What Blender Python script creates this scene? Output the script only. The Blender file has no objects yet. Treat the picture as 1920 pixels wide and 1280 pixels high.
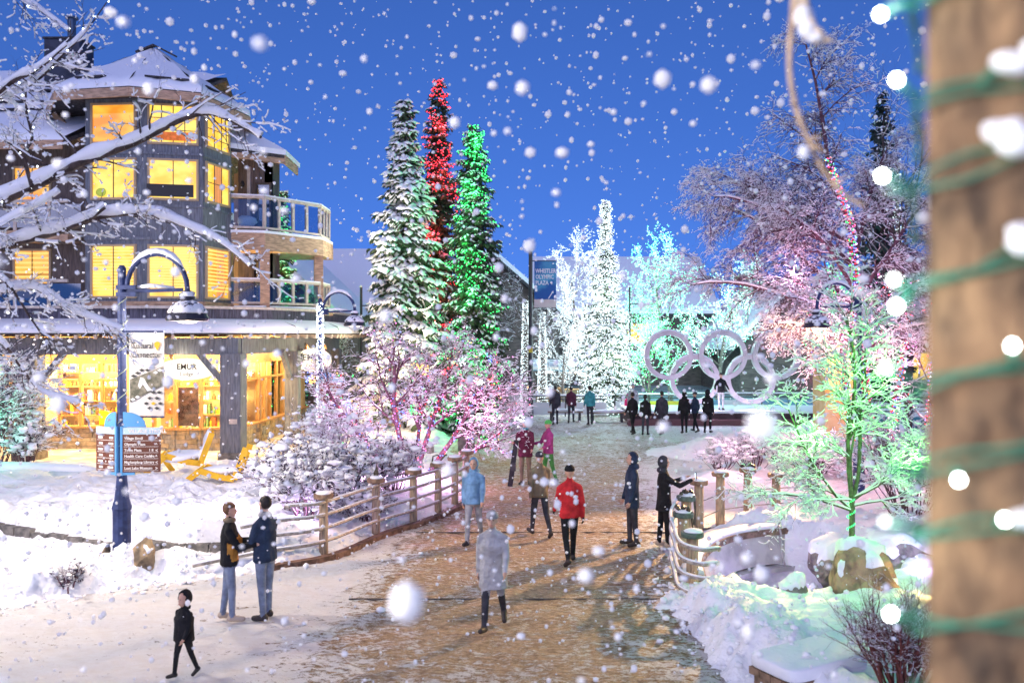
import bpy, bmesh, math, random
import numpy as np
from mathutils import Vector, Matrix
R = math.radians
S = bpy.context.scene
COL = S.collection
# ---------------------------------------------------------------- camera
CAMZ, FPX, HOR = 4.2, 1600.0, 628.0
cam = bpy.data.cameras.new('camera'); camo = bpy.data.objects.new('camera', cam); COL.objects.link(camo)
camo.location = (0, 0, CAMZ); camo.rotation_euler = (R(90), 0, 0)
cam.sensor_width = 36; cam.lens = 30; cam.shift_y = -12/1920
cam.clip_start = 0.05; cam.clip_end = 3000
cam.dof.use_dof = True; cam.dof.focus_distance = 21; cam.dof.aperture_fstop = 1.25
S.camera = camo
# ---------------------------------------------------------------- world + sun (blue hour)
w = bpy.data.worlds.new('World'); S.world = w; w.use_nodes = True
nt = w.node_tree; nt.nodes.clear()
sky = nt.nodes.new('ShaderNodeTexSky'); sky.sky_type = 'NISHITA'; sky.sun_disc = False
sky.sun_elevation = R(14); sky.sun_rotation = R(180); sky.air_density = 1.0; sky.dust_density = 0.0; sky.ozone_density = 6
tint = nt.nodes.new('ShaderNodeMix'); tint.data_type = 'RGBA'; tint.blend_type = 'MULTIPLY'; tint.inputs[0].default_value = 1
tint.inputs[7].default_value = (0.40, 0.43, 0.66, 1)
bg = nt.nodes.new('ShaderNodeBackground'); bg.inputs[1].default_value = 0.15
wo = nt.nodes.new('ShaderNodeOutputWorld')
gc = nt.nodes.new('ShaderNodeTexCoord'); va = nt.nodes.new('ShaderNodeVectorMath'); va.operation = 'ADD'; va.inputs[1].default_value = (0, 0, 0.34)   # snow-cloud dusk: the sky is nearly even from zenith to horizon
vn = nt.nodes.new('ShaderNodeVectorMath'); vn.operation = 'NORMALIZE'; nt.links.new(gc.outputs['Generated'], va.inputs[0]); nt.links.new(va.outputs[0], vn.inputs[0]); nt.links.new(vn.outputs[0], sky.inputs[0])
nt.links.new(sky.outputs[0], tint.inputs[6]); nt.links.new(tint.outputs[2], bg.inputs[0]); nt.links.new(bg.outputs[0], wo.inputs[0])
sun = bpy.data.lights.new('afterglow_sun', 'SUN'); sun.energy = 0.62; sun.angle = R(70); sun.color = (0.90, 0.82, 1.0)
suno = bpy.data.objects.new('afterglow_sun', sun); COL.objects.link(suno); suno.rotation_euler = (R(55), 0, R(-12))
vs = S.view_settings; vs.view_transform = 'Standard'; vs.look = 'None'; vs.exposure = 1.0; vs.gamma = 1; vs.use_curve_mapping = False
cy = S.cycles; cy.use_denoising = True; cy.max_bounces = 5; cy.diffuse_bounces = 3; cy.glossy_bounces = 2; cy.transmission_bounces = 4
cy.transparent_max_bounces = 8; cy.sample_clamp_indirect = 2.5; cy.sample_clamp_direct = 0; cy.caustics_reflective = False; cy.caustics_refractive = False
try: cy.use_light_tree = True
except Exception: pass
LK, EK = 0.62, 0.66   # lamp and glow levels for this exposure
def lamp(name, loc, power, color, radius=0.08, parent=None, spot=None):
    l = bpy.data.lights.new(name, 'SPOT' if spot else 'POINT'); l.energy = power*LK; l.color = color; l.shadow_soft_size = radius
    o = bpy.data.objects.new(name, l); COL.objects.link(o); o.location = loc
    if spot:
        l.spot_size = R(spot[1]); l.spot_blend = 0.6
        o.rotation_euler = (Vector(spot[0]) - Vector(loc)).to_track_quat('-Z', 'Y').to_euler()
    if parent is not None:
        o.parent = parent; o.matrix_parent_inverse = Matrix.Translation(-WL[parent.name])
    return o
# ---------------------------------------------------------------- pixel <-> place helpers (for measuring only)
def Wp(px, py, d): return Vector(((px-960)*d/FPX, d, CAMZ+(HOR-py)*d/FPX))
def Gp(px, py, z=0.0):
    d = (CAMZ-z)*FPX/(py-HOR); return Vector(((px-960)*d/FPX, d, z))
# ---------------------------------------------------------------- materials
MATS = {}
def nodes(m): return m.node_tree.nodes, m.node_tree.links
def mat(name, col, rough=0.7, spec=0.3, metal=0.0, var=0.0, vscale=4.0, col2=None, bump=0.0, bscale=20.0, stretch=None, emit=None, estr=0.0, sss=0.0, alpha=None, detail=4.0, lo=0.4, hi=0.62):
    if name in MATS: return MATS[name]
    m = bpy.data.materials.new(name); m.use_nodes = True; N, L = nodes(m); b = N['Principled BSDF']
    b.inputs['Base Color'].default_value = (*col, 1); b.inputs['Roughness'].default_value = rough
    b.inputs['Specular IOR Level'].default_value = spec; b.inputs['Metallic'].default_value = metal
    tc = mp = None
    if var or col2 or bump:
        tc = N.new('ShaderNodeTexCoord'); mp = N.new('ShaderNodeMapping'); L.new(tc.outputs['Object'], mp.inputs[0])
        if stretch: mp.inputs['Scale'].default_value = stretch
    if var or col2:
        n = N.new('ShaderNodeTexNoise'); n.inputs['Scale'].default_value = vscale; n.inputs['Detail'].default_value = detail; L.new(mp.outputs[0], n.inputs['Vector'])
        cr = N.new('ShaderNodeValToRGB'); e = cr.color_ramp.elements
        c2 = col2 if col2 else tuple(c*(1-var) for c in col); c1 = col if col2 else tuple(min(1, c*(1+var*0.6)) for c in col)
        e[0].position = lo; e[0].color = (*c1, 1); e[1].position = hi; e[1].color = (*c2, 1)
        L.new(n.outputs[0], cr.inputs[0]); L.new(cr.outputs[0], b.inputs['Base Color'])
    if bump:
        n2 = N.new('ShaderNodeTexNoise'); n2.inputs['Scale'].default_value = bscale; n2.inputs['Detail'].default_value = 5; L.new(mp.outputs[0], n2.inputs['Vector'])
        bp = N.new('ShaderNodeBump'); bp.inputs['Strength'].default_value = bump; bp.inputs['Distance'].default_value = 0.05
        L.new(n2.outputs[0], bp.inputs['Height']); L.new(bp.outputs[0], b.inputs['Normal'])
    if emit: b.inputs['Emission Color'].default_value = (*emit, 1); b.inputs['Emission Strength'].default_value = estr*EK
    MATS[name] = m; return m
def emis(name, col, s, sample=False):
    if name in MATS: return MATS[name]
    m = bpy.data.materials.new(name); m.use_nodes = True; N, L = nodes(m); N.clear()
    e = N.new('ShaderNodeEmission'); e.inputs[0].default_value = (*col, 1); e.inputs[1].default_value = s*EK
    o = N.new('ShaderNodeOutputMaterial'); L.new(e.outputs[0], o.inputs[0])
    if not sample: m.cycles.emission_sampling = 'NONE'
    MATS[name] = m; return m
def boards(name, col, freq, axis='X', depth=0.5, var=0.25, rough=0.75):
    """painted boards: narrow joints far too fine to build one by one at this distance"""
    if name in MATS: return MATS[name]
    m = mat(name, col, rough=rough, var=var, vscale=3.0, stretch=(6, 6, 0.8) if axis != 'Z' else (0.8, 0.8, 6)); N, L = nodes(m)
    tc = N.new('ShaderNodeTexCoord'); sep = N.new('ShaderNodeSeparateXYZ'); L.new(tc.outputs['Object'], sep.inputs[0])
    add = N.new('ShaderNodeMath'); add.operation = 'ADD'
    if axis == 'Z': L.new(sep.outputs[2], add.inputs[0]); add.inputs[1].default_value = 0
    else: L.new(sep.outputs[0], add.inputs[0]); L.new(sep.outputs[1], add.inputs[1])
    mul = N.new('ShaderNodeMath'); mul.operation = 'MULTIPLY'; mul.inputs[1].default_value = freq; L.new(add.outputs[0], mul.inputs[0])
    fr = N.new('ShaderNodeMath'); fr.operation = 'FRACT'; L.new(mul.outputs[0], fr.inputs[0])
    pp = N.new('ShaderNodeMath'); pp.operation = 'PINGPONG'; pp.inputs[1].default_value = 0.5; L.new(fr.outputs[0], pp.inputs[0])
    cl = N.new('ShaderNodeMapRange'); cl.inputs[1].default_value = 0; cl.inputs[2].default_value = 0.1; L.new(pp.outputs[0], cl.inputs[0])
    bp = N.new('ShaderNodeBump'); bp.inputs['Strength'].default_value = depth; bp.inputs['Distance'].default_value = 0.03; L.new(cl.outputs[0], bp.inputs['Height'])
    L.new(bp.outputs[0], N['Principled BSDF'].inputs['Normal']); return m
def glass(name, tintc=(0.8, 0.9, 0.95), gl=0.12):
    if name in MATS: return MATS[name]
    m = bpy.data.materials.new(name); m.use_nodes = True; N, L = nodes(m); N.clear()
    t = N.new('ShaderNodeBsdfTransparent'); t.inputs[0].default_value = (*tintc, 1); g = N.new('ShaderNodeBsdfGlossy'); g.inputs['Roughness'].default_value = 0.03
    mx = N.new('ShaderNodeMixShader'); mx.inputs[0].default_value = gl; o = N.new('ShaderNodeOutputMaterial')
    L.new(t.outputs[0], mx.inputs[1]); L.new(g.outputs[0], mx.inputs[2]); L.new(mx.outputs[0], o.inputs[0]); MATS[name] = m; return m
SNOW = mat('snow', (0.84, 0.85, 0.88), rough=0.65, spec=0.25, bump=0.35, bscale=9)
SNOWG = mat('snow_ground', (0.86, 0.86, 0.88), rough=0.6, spec=0.25, bump=1.0, bscale=7.5, var=0.05, vscale=2)
SNOWT = mat('snow_twig', (0.86, 0.86, 0.88), rough=0.7, spec=0.2)
# ---------------------------------------------------------------- mesh building
ICO = None
def _ico(sub):
    bm = bmesh.new(); bmesh.ops.create_icosphere(bm, subdivisions=sub, radius=1)
    v = np.array([x.co[:] for x in bm.verts]); f = [tuple(y.index for y in x.verts) for x in bm.faces]; bm.free(); return v, f
ICOS = {k: _ico(k) for k in (1, 2, 3, 4)}
class MB:
    def __init__(s): s.v = []; s.f = []; s.m = []
    def add(s, vs, fs, mi=0):
        o = len(s.v); s.v.extend([tuple(map(float, q)) for q in vs]); s.f.extend([tuple(i+o for i in q) for q in fs]); s.m.extend([mi]*len(fs)); return s
    def box(s, c, d, rz=0.0, mi=0, rot=None):
        M = rot if rot is not None else Matrix.Rotation(rz, 3, 'Z'); c = Vector(c)
        vs = [c + M @ Vector((x*d[0]/2, y*d[1]/2, z*d[2]/2)) for z in (-1, 1) for x, y in ((-1, -1), (1, -1), (1, 1), (-1, 1))]
        return s.add(vs, [(3, 2, 1, 0), (4, 5, 6, 7), (0, 1, 5, 4), (1, 2, 6, 5), (2, 3, 7, 6), (3, 0, 4, 7)], mi)
    def box2(s, a, b, mi=0):
        return s.box([(a[i]+b[i])/2 for i in range(3)], [abs(b[i]-a[i]) for i in range(3)], mi=mi)
    def bar(s, p0, p1, wd, ht, mi=0):
        p0, p1 = Vector(p0), Vector(p1); d = p1-p0; l = d.length; d.normalize()
        up = Vector((0, 0, 1)) if abs(d.z) < 0.95 else Vector((0, 1, 0)); x = d.cross(up).normalized(); u = x.cross(d)
        M = Matrix((x, d, u)).transposed(); return s.box((p0+p1)/2, (wd, l, ht), mi=mi, rot=M)
    def tube(s, pts, rad, n=8, mi=0, cap=True, flat=1.0):
        pts = [Vector(p) for p in pts]; k = len(pts); rad = [rad]*k if not hasattr(rad, '__len__') else rad; vs = []; ref = None
        for i, p in enumerate(pts):
            d = (pts[min(i+1, k-1)]-pts[max(i-1, 0)]).normalized()
            if ref is None: ref = Vector((0, 0, 1)) if abs(d.z) < 0.9 else Vector((1, 0, 0))
            x = d.cross(ref).normalized(); u = x.cross(d).normalized(); ref = u
            for j in range(n):
                a = 2*math.pi*j/n; vs.append(p + x*math.cos(a)*rad[i] + u*math.sin(a)*rad[i]*flat)
        fs = [(i*n+j, i*n+(j+1) % n, (i+1)*n+(j+1) % n, (i+1)*n+j) for i in range(k-1) for j in range(n)]
        if cap: fs += [tuple(range(n))[::-1], tuple((k-1)*n+j for j in range(n))]
        return s.add(vs, fs, mi)
    def lathe(s, c, prof, n=16, mi=0, M=None):
        vs = []; c = Vector(c)
        for r, z in prof:
            for j in range(n):
                a = 2*math.pi*j/n; q = Vector((r*math.cos(a), r*math.sin(a), z)); vs.append(c + (M @ q if M is not None else q))
        k = len(prof); fs = [(i*n+j, i*n+(j+1) % n, (i+1)*n+(j+1) % n, (i+1)*n+j) for i in range(k-1) for j in range(n)]
        fs += [tuple(range(n))[::-1], tuple((k-1)*n+j for j in range(n))]; return s.add(vs, fs, mi)
    def prism(s, poly, z0, z1, mi=0):
        n = len(poly); z0 = [z0]*n if not hasattr(z0, '__len__') else z0; z1 = [z1]*n if not hasattr(z1, '__len__') else z1
        vs = [(x, y, z0[i]) for i, (x, y) in enumerate(poly)] + [(x, y, z1[i]) for i, (x, y) in enumerate(poly)]
        return s.add(vs, [tuple(range(n))[::-1], tuple(range(n, 2*n))] + [(i, (i+1) % n, n+(i+1) % n, n+i) for i in range(n)], mi)
    def slab(s, quad, th, mi=0):
        """quad of 3-D points given a thickness straight down"""
        n = len(quad); vs = [tuple(q) for q in quad] + [(q[0], q[1], q[2]-th) for q in quad]
        return s.add(vs, [tuple(range(n)), tuple(range(n, 2*n))[::-1]] + [(i, n+i, n+(i+1) % n, (i+1) % n) for i in range(n)], mi)
    def blob(s, c, r, seed=0, sub=2, rough=0.15, mi=0, freq=1.7):
        V, F = ICOS[sub]; rs = np.random.RandomState(seed % 99991); k = rs.normal(size=(5, 3))*freq; ph = rs.rand(5)*6.28
        amp = 1 + rough*np.sum(np.sin(V @ k.T + ph), axis=1)/2.0
        P = V*amp[:, None]*np.array(r if hasattr(r, '__len__') else (r, r, r)) + np.array(c); return s.add(P, F, mi)
    def build(s, name, mats, parent=None, smooth=False, loc=None):
        me = bpy.data.meshes.new(name); me.from_pydata(s.v, [], s.f)
        for m in (mats if isinstance(mats, (list, tuple)) else [mats]): me.materials.append(m)
        if len(me.materials) > 1: me.polygons.foreach_set('material_index', s.m)
        if smooth: me.polygons.foreach_set('use_smooth', [True]*len(me.polygons))
        me.update(); return link(name, me, parent, loc)
def link(name, me, parent=None, loc=None):
    o = bpy.data.objects.new(name, me); COL.objects.link(o)
    if parent is not None:
        o.parent = parent
        if me is not None: o.location = (-WL[parent.name]) if loc is None else loc
        WL[o.name] = Vector((0, 0, 0)) if loc is None else WL[parent.name]+Vector(loc)
    else:
        if loc is not None: o.location = loc
        WL[o.name] = Vector(loc) if loc is not None else Vector((0, 0, 0))
    return o
WL = {}   # world origin of every object that may be a parent (no rotation on these)
def tag(o, label=None, cat=None, group=None, kind=None):
    if label: o['label'] = label
    if cat: o['category'] = cat
    if group: o['group'] = group
    if kind: o['kind'] = kind
    return o
def thing(name, loc, label, cat, group=None):
    o = bpy.data.objects.new(name, None); COL.objects.link(o); o.location = loc; o.empty_display_size = 0.2
    WL[o.name] = Vector(loc); return tag(o, label, cat, group)
def np_mesh(name, V, F, mats, parent=None, smooth=False, mi=None):
    """V (n,3) and F (m,k) arrays in world coordinates -> object"""
    V = np.asarray(V, dtype=np.float32); F = np.asarray(F, dtype=np.int32); m, k = F.shape
    if parent is not None: pass
    me = bpy.data.meshes.new(name); me.vertices.add(len(V)); me.vertices.foreach_set('co', V.ravel())
    me.loops.add(m*k); me.loops.foreach_set('vertex_index', F.ravel()); me.polygons.add(m)
    me.polygons.foreach_set('loop_start', np.arange(m, dtype=np.int32)*k)
    try: me.polygons.foreach_set('loop_total', np.full(m, k, dtype=np.int32))
    except Exception: pass
    for q in (mats if isinstance(mats, (list, tuple)) else [mats]): me.materials.append(q)
    if mi is not None: me.polygons.foreach_set('material_index', np.asarray(mi, dtype=np.int32))
    if smooth: me.polygons.foreach_set('use_smooth', np.ones(m, dtype=bool))
    me.update(calc_edges=True); me.validate(); return link(name, me, parent)
OCT_V = np.array([(1, 0, 0), (-1, 0, 0), (0, 1, 0), (0, -1, 0), (0, 0, 1), (0, 0, -1)], float)
OCT_F = np.array([(0, 2, 4), (2, 1, 4), (1, 3, 4), (3, 0, 4), (2, 0, 5), (1, 2, 5), (3, 1, 5), (0, 3, 5)])
def scatter(TV, TF, P, M):
    """template (k,3) copied n times: M (n,3,3) P (n,3)"""
    n, k = len(P), len(TV); V = np.einsum('nij,kj->nki', M, TV)+P[:, None, :]
    F = (TF[None]+(np.arange(n)*k)[:, None, None]).reshape(-1, TF.shape[1]); return V.reshape(-1, 3), F
def diag(sx): 
    sx = np.asarray(sx, float)
    if sx.ndim == 1: sx = np.stack([sx]*3, 1)
    M = np.zeros((len(sx), 3, 3)); M[:, [0, 1, 2], [0, 1, 2]] = sx; return M
def frames(D):
    D = D/np.maximum(np.linalg.norm(D, axis=1, keepdims=True), 1e-9); up = np.tile([0, 0, 1.0], (len(D), 1)); st = np.abs(D[:, 2]) > 0.98; up[st] = (0, 1, 0)
    X = np.cross(D, up); X /= np.linalg.norm(X, axis=1, keepdims=True); U = np.cross(X, D); return D, X, U
def seg_tubes(seg, n=4, off=None, ex=None):
    """seg (m,8): p0 p1 r0 r1 -> prisms; off lifts the axis along up, ex flattens"""
    p0, p1, r0, r1 = seg[:, 0:3], seg[:, 3:6], seg[:, 6], seg[:, 7]; D, X, U = frames(p1-p0); m = len(seg)
    if off is not None: p0 = p0+np.array([0, 0, 1.0])*off[:, None]; p1 = p1+np.array([0, 0, 1.0])*off[:, None]
    a = np.arange(n)*2*np.pi/n; ca, sa = np.cos(a), np.sin(a); e = 1.0 if ex is None else ex
    ring = lambda p, r: p[:, None, :]+X[:, None, :]*(ca[None, :, None]*r[:, None, None])+U[:, None, :]*(sa[None, :, None]*r[:, None, None]*e)
    V = np.concatenate([ring(p0, r0), ring(p1, r1)], 1).reshape(-1, 3)
    q = np.array([(j, (j+1) % n, n+(j+1) % n, n+j) for j in range(n)]); F = (q[None]+(np.arange(m)*2*n)[:, None, None]).reshape(-1, 4); return V, F
def bulbs(name, P, cols, rad, label, cat='string lights', wire=None, rs=None, group=None):
    """light string: octahedron bulbs, one emissive colour per bulb; P (n,3), cols list of materials"""
    rs = rs or np.random.RandomState(5); n = len(P); V, F = scatter(OCT_V, OCT_F, np.asarray(P), diag(rad*(0.75+0.5*rs.rand(n))))
    mi = np.repeat(rs.randint(0, len(cols), n), 8); c0 = Vector(np.asarray(P).mean(0)); t = thing(name, c0, label, cat, group); tag(np_mesh('bulbs', V, F, cols, t, mi=mi), kind='stuff'); return t
def text_mesh(body, size, mtl, M, parent, name='lettering', ax='LEFT', extrude=0.003, bold=0.0):
    c = bpy.data.curves.new('t', 'FONT'); c.body = body; c.size = size; c.align_x = ax; c.extrude = extrude; c.offset = bold; c.resolution_u = 2
    t = bpy.data.objects.new('t', c); COL.objects.link(t); dg = bpy.context.evaluated_depsgraph_get(); dg.update()
    me = bpy.data.meshes.new_from_object(t.evaluated_get(dg)); bpy.data.objects.remove(t); bpy.data.curves.remove(c)
    me.transform(M); me.materials.clear(); me.materials.append(mtl); return link(name, me, parent)
def facing(loc, rz=0.0): return Matrix.Translation(loc) @ Matrix.Rotation(rz, 4, 'Z') @ Matrix.Rotation(R(90), 4, 'X')
def sstep(a, b, x): t = np.clip((x-a)/(b-a), 0, 1); return t*t*(3-2*t)
def vnoise(x, y, seed=0, oct=4):
    """smooth value noise by hashing, numpy"""
    out = np.zeros_like(x, dtype=float); amp = 1.0; tot = 0
    for o in range(oct):
        xi, yi = np.floor(x).astype(int), np.floor(y).astype(int); fx, fy = x-xi, y-yi; fx = fx*fx*(3-2*fx); fy = fy*fy*(3-2*fy)
        h = lambda a, b: (np.sin(a*127.1+b*311.7+seed*74.7+o*19.3)*43758.5453) % 1.0
        out += amp*((h(xi, yi)*(1-fx)+h(xi+1, yi)*fx)*(1-fy)+(h(xi, yi+1)*(1-fx)+h(xi+1, yi+1)*fx)*fy); tot += amp; amp *= 0.5; x = x*2.03+5.2; y = y*2.03+1.3
    return out/tot
# ================================================================ terrain
XL = (np.array([0, 12, 13.1, 14.4, 15.4, 16.3, 18.06, 19.2, 20.2, 21.2, 23, 26, 30, 35, 45, 90]), np.array([-20, -14, -7.9, -5.9, -4.05, -3.75, -3.05, -2.4, -1.9, -1.55, -1.4, -1.7, -2.2, -2.4, -8, -20]))
XR = (np.array([0, 8, 10.3, 13.4, 14.1, 18, 19.0, 19.7, 20.3, 24, 30, 45, 90]), np.array([3.6, 3.3, 2.9, 2.5, 2.9, 3.95, 4.7, 6.4, 10, 11, 9, 16, 30]))
KERB = (np.array([-30, -10.8, -9.0, -7.4, -6.3, -5.2, -4.4]), np.array([19.0, 17.7, 16.9, 16.3, 15.95, 15.95, 15.8]))   # x -> y of the terrace kerb
def ground_h(X, Y):
    wob = (vnoise(X*0.9, Y*0.9, 3)-0.5)*0.7+(vnoise(X*4, Y*4, 9, 2)-0.5)*0.5
    dl = np.interp(Y, *XL)-X+wob; dr = X-np.interp(Y, *XR)+wob       # >0 : off the path
    d = np.maximum(dl, dr); left = dl > dr
    n = vnoise(X*1.3, Y*1.3, 1); n2 = vnoise(X*4, Y*4, 2, 3); n3 = vnoise(X*0.35, Y*0.35, 8, 2); n4 = np.abs(vnoise(X*2.4, Y*2.4, 5, 3)-0.5)*2; n5 = vnoise(X*6.5, Y*6.5, 6, 2)
    lump = sstep(-0.35, 0.7, d)
    z = -0.10+lump*(0.12+0.14*n+0.12*n2+0.12*n3+0.16*(1-n4)*n+0.07*n5)
    # ploughed ridge at the edge of the left path
    ridge = np.exp(-((d-0.55)/0.45)**2)*sstep(15.8, 14.4, Y)*np.where(left, 1, 0.8); z += ridge*(0.06+0.20*n2+0.16*n5)
    # terrace behind the kerb
    ky = np.interp(X, *KERB); ter = sstep(-0.02, 0.10, Y-ky)*sstep(-3.6, -4.6, X)*lump
    z += ter*(0.20+0.16*(1-n4)*n5+0.10*n2*sstep(0.4, 0.7, n))*sstep(26.5, 23, Y)
    dip = np.exp(-((Y-ky+0.45)/0.45)**2)*sstep(-4.0, -5.0, X); z -= dip*0.20*(0.5+n5)*lump
    # shop walkway stays level and thin
    walk = sstep(25.2, 26.2, Y)*sstep(-7.2, -8.2, X)*sstep(45, 42, Y); z = z*(1-walk)+0.02*walk
    # creek pit beside the bridge
    near = sstep(2.6, 3.2, X)*sstep(6.4, 5.6, X)*sstep(13.2, 14.0, Y)*sstep(16.5, 15.5, Y); z -= (0.16+0.5*sstep(13.4, 14.6, Y))*near
    e = np.sqrt(((X-5.15)/2.0)**2+((Y-16.1)/2.4)**2); pit = sstep(1.0, 0.78, e); z = z*(1-pit)+(-1.45+0.12*n)*pit
    # right bank rises to the back right
    z += sstep(6.5, 9, X)*sstep(22, 17, Y)*sstep(8, 12, Y)*0.25*lump
    # heaps of shovelled snow on the plaza
    for cx, cy, r, h in ((7.9, 30.5, 2.6, 0.75), (9.6, 28, 2.4, 0.6), (6.2, 25.2, 1.1, 0.35), (-4.2, 24.3, 1.6, 0.3)):
        q = np.exp(-(((X-cx)/r)**2+((Y-cy)/(r*0.7))**2)*1.4); z += q*h*(0.75+0.5*n2)
    return z
def axis(parts):
    out = []
    for a, b, s in parts: out.append(np.arange(a, b, s))
    out.append([parts[-1][1]]); return np.concatenate(out)
gx = axis([(-800, -120, 85), (-120, -30, 7.5), (-30, -11, 0.4), (-11, 9, 0.085), (9, 24, 0.3), (24, 120, 8), (120, 800, 85)])
gy = axis([(-60, 6, 3), (6, 9.6, 0.3), (9.6, 21.5, 0.085), (21.5, 46, 0.22), (46, 120, 3), (120, 1500, 90)])
GX, GY = np.meshgrid(gx, gy); GZ = ground_h(GX, GY); nx, ny = len(gx), len(gy)
idx = np.arange(nx*ny).reshape(ny, nx); F = np.stack([idx[:-1, :-1], idx[:-1, 1:], idx[1:, 1:], idx[1:, :-1]], -1).reshape(-1, 4)
tag(np_mesh('ground', np.stack([GX, GY, GZ], -1).reshape(-1, 3), F, SNOWG, smooth=True), kind='structure')
def gz(x, y): return float(ground_h(np.array([float(x)]), np.array([float(y)]))[0])
# ---- trodden path: brown grit and pavers showing through packed snow
pm = bpy.data.materials.new('trodden_snow_path'); pm.use_nodes = True; N, L = nodes(pm); b = N['Principled BSDF']; b.inputs['Roughness'].default_value = 0.55; b.inputs['Specular IOR Level'].default_value = 0.3
tc = N.new('ShaderNodeTexCoord')
def nz(scale, st=(1, 1, 1), det=5, rough=0.6):
    mp = N.new('ShaderNodeMapping'); mp.inputs['Scale'].default_value = st; L.new(tc.outputs['Object'], mp.inputs[0]); n = N.new('ShaderNodeTexNoise'); n.inputs['Scale'].default_value = scale; n.inputs['Detail'].default_value = det; n.inputs['Roughness'].default_value = rough; L.new(mp.outputs[0], n.inputs['Vector']); return n
def mth(op, a, bb=None, cl=False):
    m = N.new('ShaderNodeMath'); m.operation = op; m.use_clamp = cl
    for i, q in enumerate((a, bb)):
        if q is None: continue
        if isinstance(q, (int, float)): m.inputs[i].default_value = q
        else: L.new(q, m.inputs[i])
    return m.outputs[0]
def mrange(v, a, bb, c=0.0, d=1.0):
    m = N.new('ShaderNodeMapRange'); m.interpolation_type = 'SMOOTHSTEP'; L.new(v, m.inputs[0]); m.inputs[1].default_value = a; m.inputs[2].default_value = bb; m.inputs[3].default_value = c; m.inputs[4].default_value = d; return m.outputs[0]
sep = N.new('ShaderNodeSeparateXYZ'); L.new(tc.outputs['Object'], sep.inputs[0]); X_, Y_ = sep.outputs[0], sep.outputs[1]
n1 = nz(0.8, (1, 0.7, 1)); n2 = nz(3.0, (0.9, 1.7, 1), 8, 0.8); n3 = nz(9.5, (0.8, 1.6, 1), 6, 0.85)
# wear: how far the traffic has worn through to grit. strongest in the middle of the bridge, little on the left apron and the plaza
mid = mth('ABSOLUTE', mth('SUBTRACT', X_, mth('MULTIPLY', mth('SUBTRACT', Y_, 10.0), 0.06))); mid = mth('ABSOLUTE', mth('ADD', mid, -0.3))
wx = mrange(mth('MULTIPLY', mid, mrange(Y_, 34, 20, 0.45, 1.0)), 3.5, 1.2); wy = mth('MULTIPLY', mrange(Y_, 36, 20, 0.55, 1.0), mrange(Y_, 9, 13, 0.75, 1.0)); wear = mth('MULTIPLY', wx, wy)
v = mth('ADD', mth('MULTIPLY', n1.outputs[0], 0.45), mth('ADD', mth('MULTIPLY', n2.outputs[0], 1.2), mth('MULTIPLY', n3.outputs[0], 1.3)))
v = mth('ADD', mth('MULTIPLY', wear, 0.33), mth('SUBTRACT', v, 1.63)); msk = mrange(v, 0.03, 0.11)
grit = N.new('ShaderNodeValToRGB'); e = grit.color_ramp.elements; e[0].position = 0.38; e[0].color = (0.70, 0.48, 0.28, 1); e[1].position = 0.62; e[1].color = (0.15, 0.08, 0.035, 1); L.new(n3.outputs[0], grit.inputs[0])
sn = N.new('ShaderNodeValToRGB'); e = sn.color_ramp.elements; e[0].position = 0.25; e[0].color = (0.72, 0.67, 0.62, 1); e[1].position = 0.6; e[1].color = (0.84, 0.83, 0.83, 1); L.new(n2.outputs[0], sn.inputs[0])
mx = N.new('ShaderNodeMix'); mx.data_type = 'RGBA'; L.new(msk, mx.inputs[0]); L.new(sn.outputs[0], mx.inputs[6]); L.new(grit.outputs[0], mx.inputs[7]); L.new(mx.outputs[2], b.inputs['Base Color'])
bp = N.new('ShaderNodeBump'); bp.inputs['Strength'].default_value = 1.0; bp.inputs['Distance'].default_value = 0.09
L.new(mth('SUBTRACT', mth('ADD', n2.outputs[0], mth('MULTIPLY', n3.outputs[0], 0.5)), mth('MULTIPLY', msk, 0.4)), bp.inputs['Height']); L.new(bp.outputs[0], b.inputs['Normal'])
px_ = axis([(-26, -9, 0.5), (-9, 5, 0.065), (5, 30, 0.5)]); py_ = axis([(-12, 9, 1.5), (9, 22, 0.065), (22, 46, 0.3), (46, 85, 3)])
PX, PY = np.meshgrid(px_, py_); PZ = (vnoise(PX*2.2, PY*2.2, 11, 4)-0.5)*0.06+(vnoise(PX*5.5, PY*5.5, 12, 3)-0.5)*0.055-0.005
pitm = np.sqrt(((PX-5.15)/2.05)**2+((PY-16.35)/2.25)**2) < 1.06; nx2, ny2 = len(px_), len(py_)
ok = ~pitm & (PX > np.interp(PY, *XL)-0.9) & (PX < np.interp(PY, *XR)+0.9)
idx = np.arange(nx2*ny2).reshape(ny2, nx2); q = np.stack([idx[:-1, :-1], idx[:-1, 1:], idx[1:, 1:], idx[1:, :-1]], -1); keep = ok[:-1, :-1] & ok[:-1, 1:] & ok[1:, 1:] & ok[1:, :-1]
q = q[keep]; used = np.unique(q); rem = np.full(nx2*ny2, -1); rem[used] = np.arange(len(used))
tag(np_mesh('path', np.stack([PX, PY, PZ], -1).reshape(-1, 3)[used], rem[q], pm, smooth=True), kind='structure')
# ---- shop walkway, lit pavers
walkm = mat('walkway_paving', (0.42, 0.34, 0.27), rough=0.6, col2=(0.66, 0.62, 0.58), vscale=1.3, bump=0.4, bscale=14)
o = MB(); o.box2((-30, 26.0, -0.2), (-7.4, 44, 0.06)); tag(o.build('pavement', walkm), kind='structure')
# ---- dark joints across the bridge deck: two expansion strips
steel = mat('dark_steel', (0.05, 0.05, 0.055), rough=0.5, spec=0.4); wet = mat('strip_metal', (0.10, 0.085, 0.075), rough=0.6, var=0.4, vscale=9)
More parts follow.
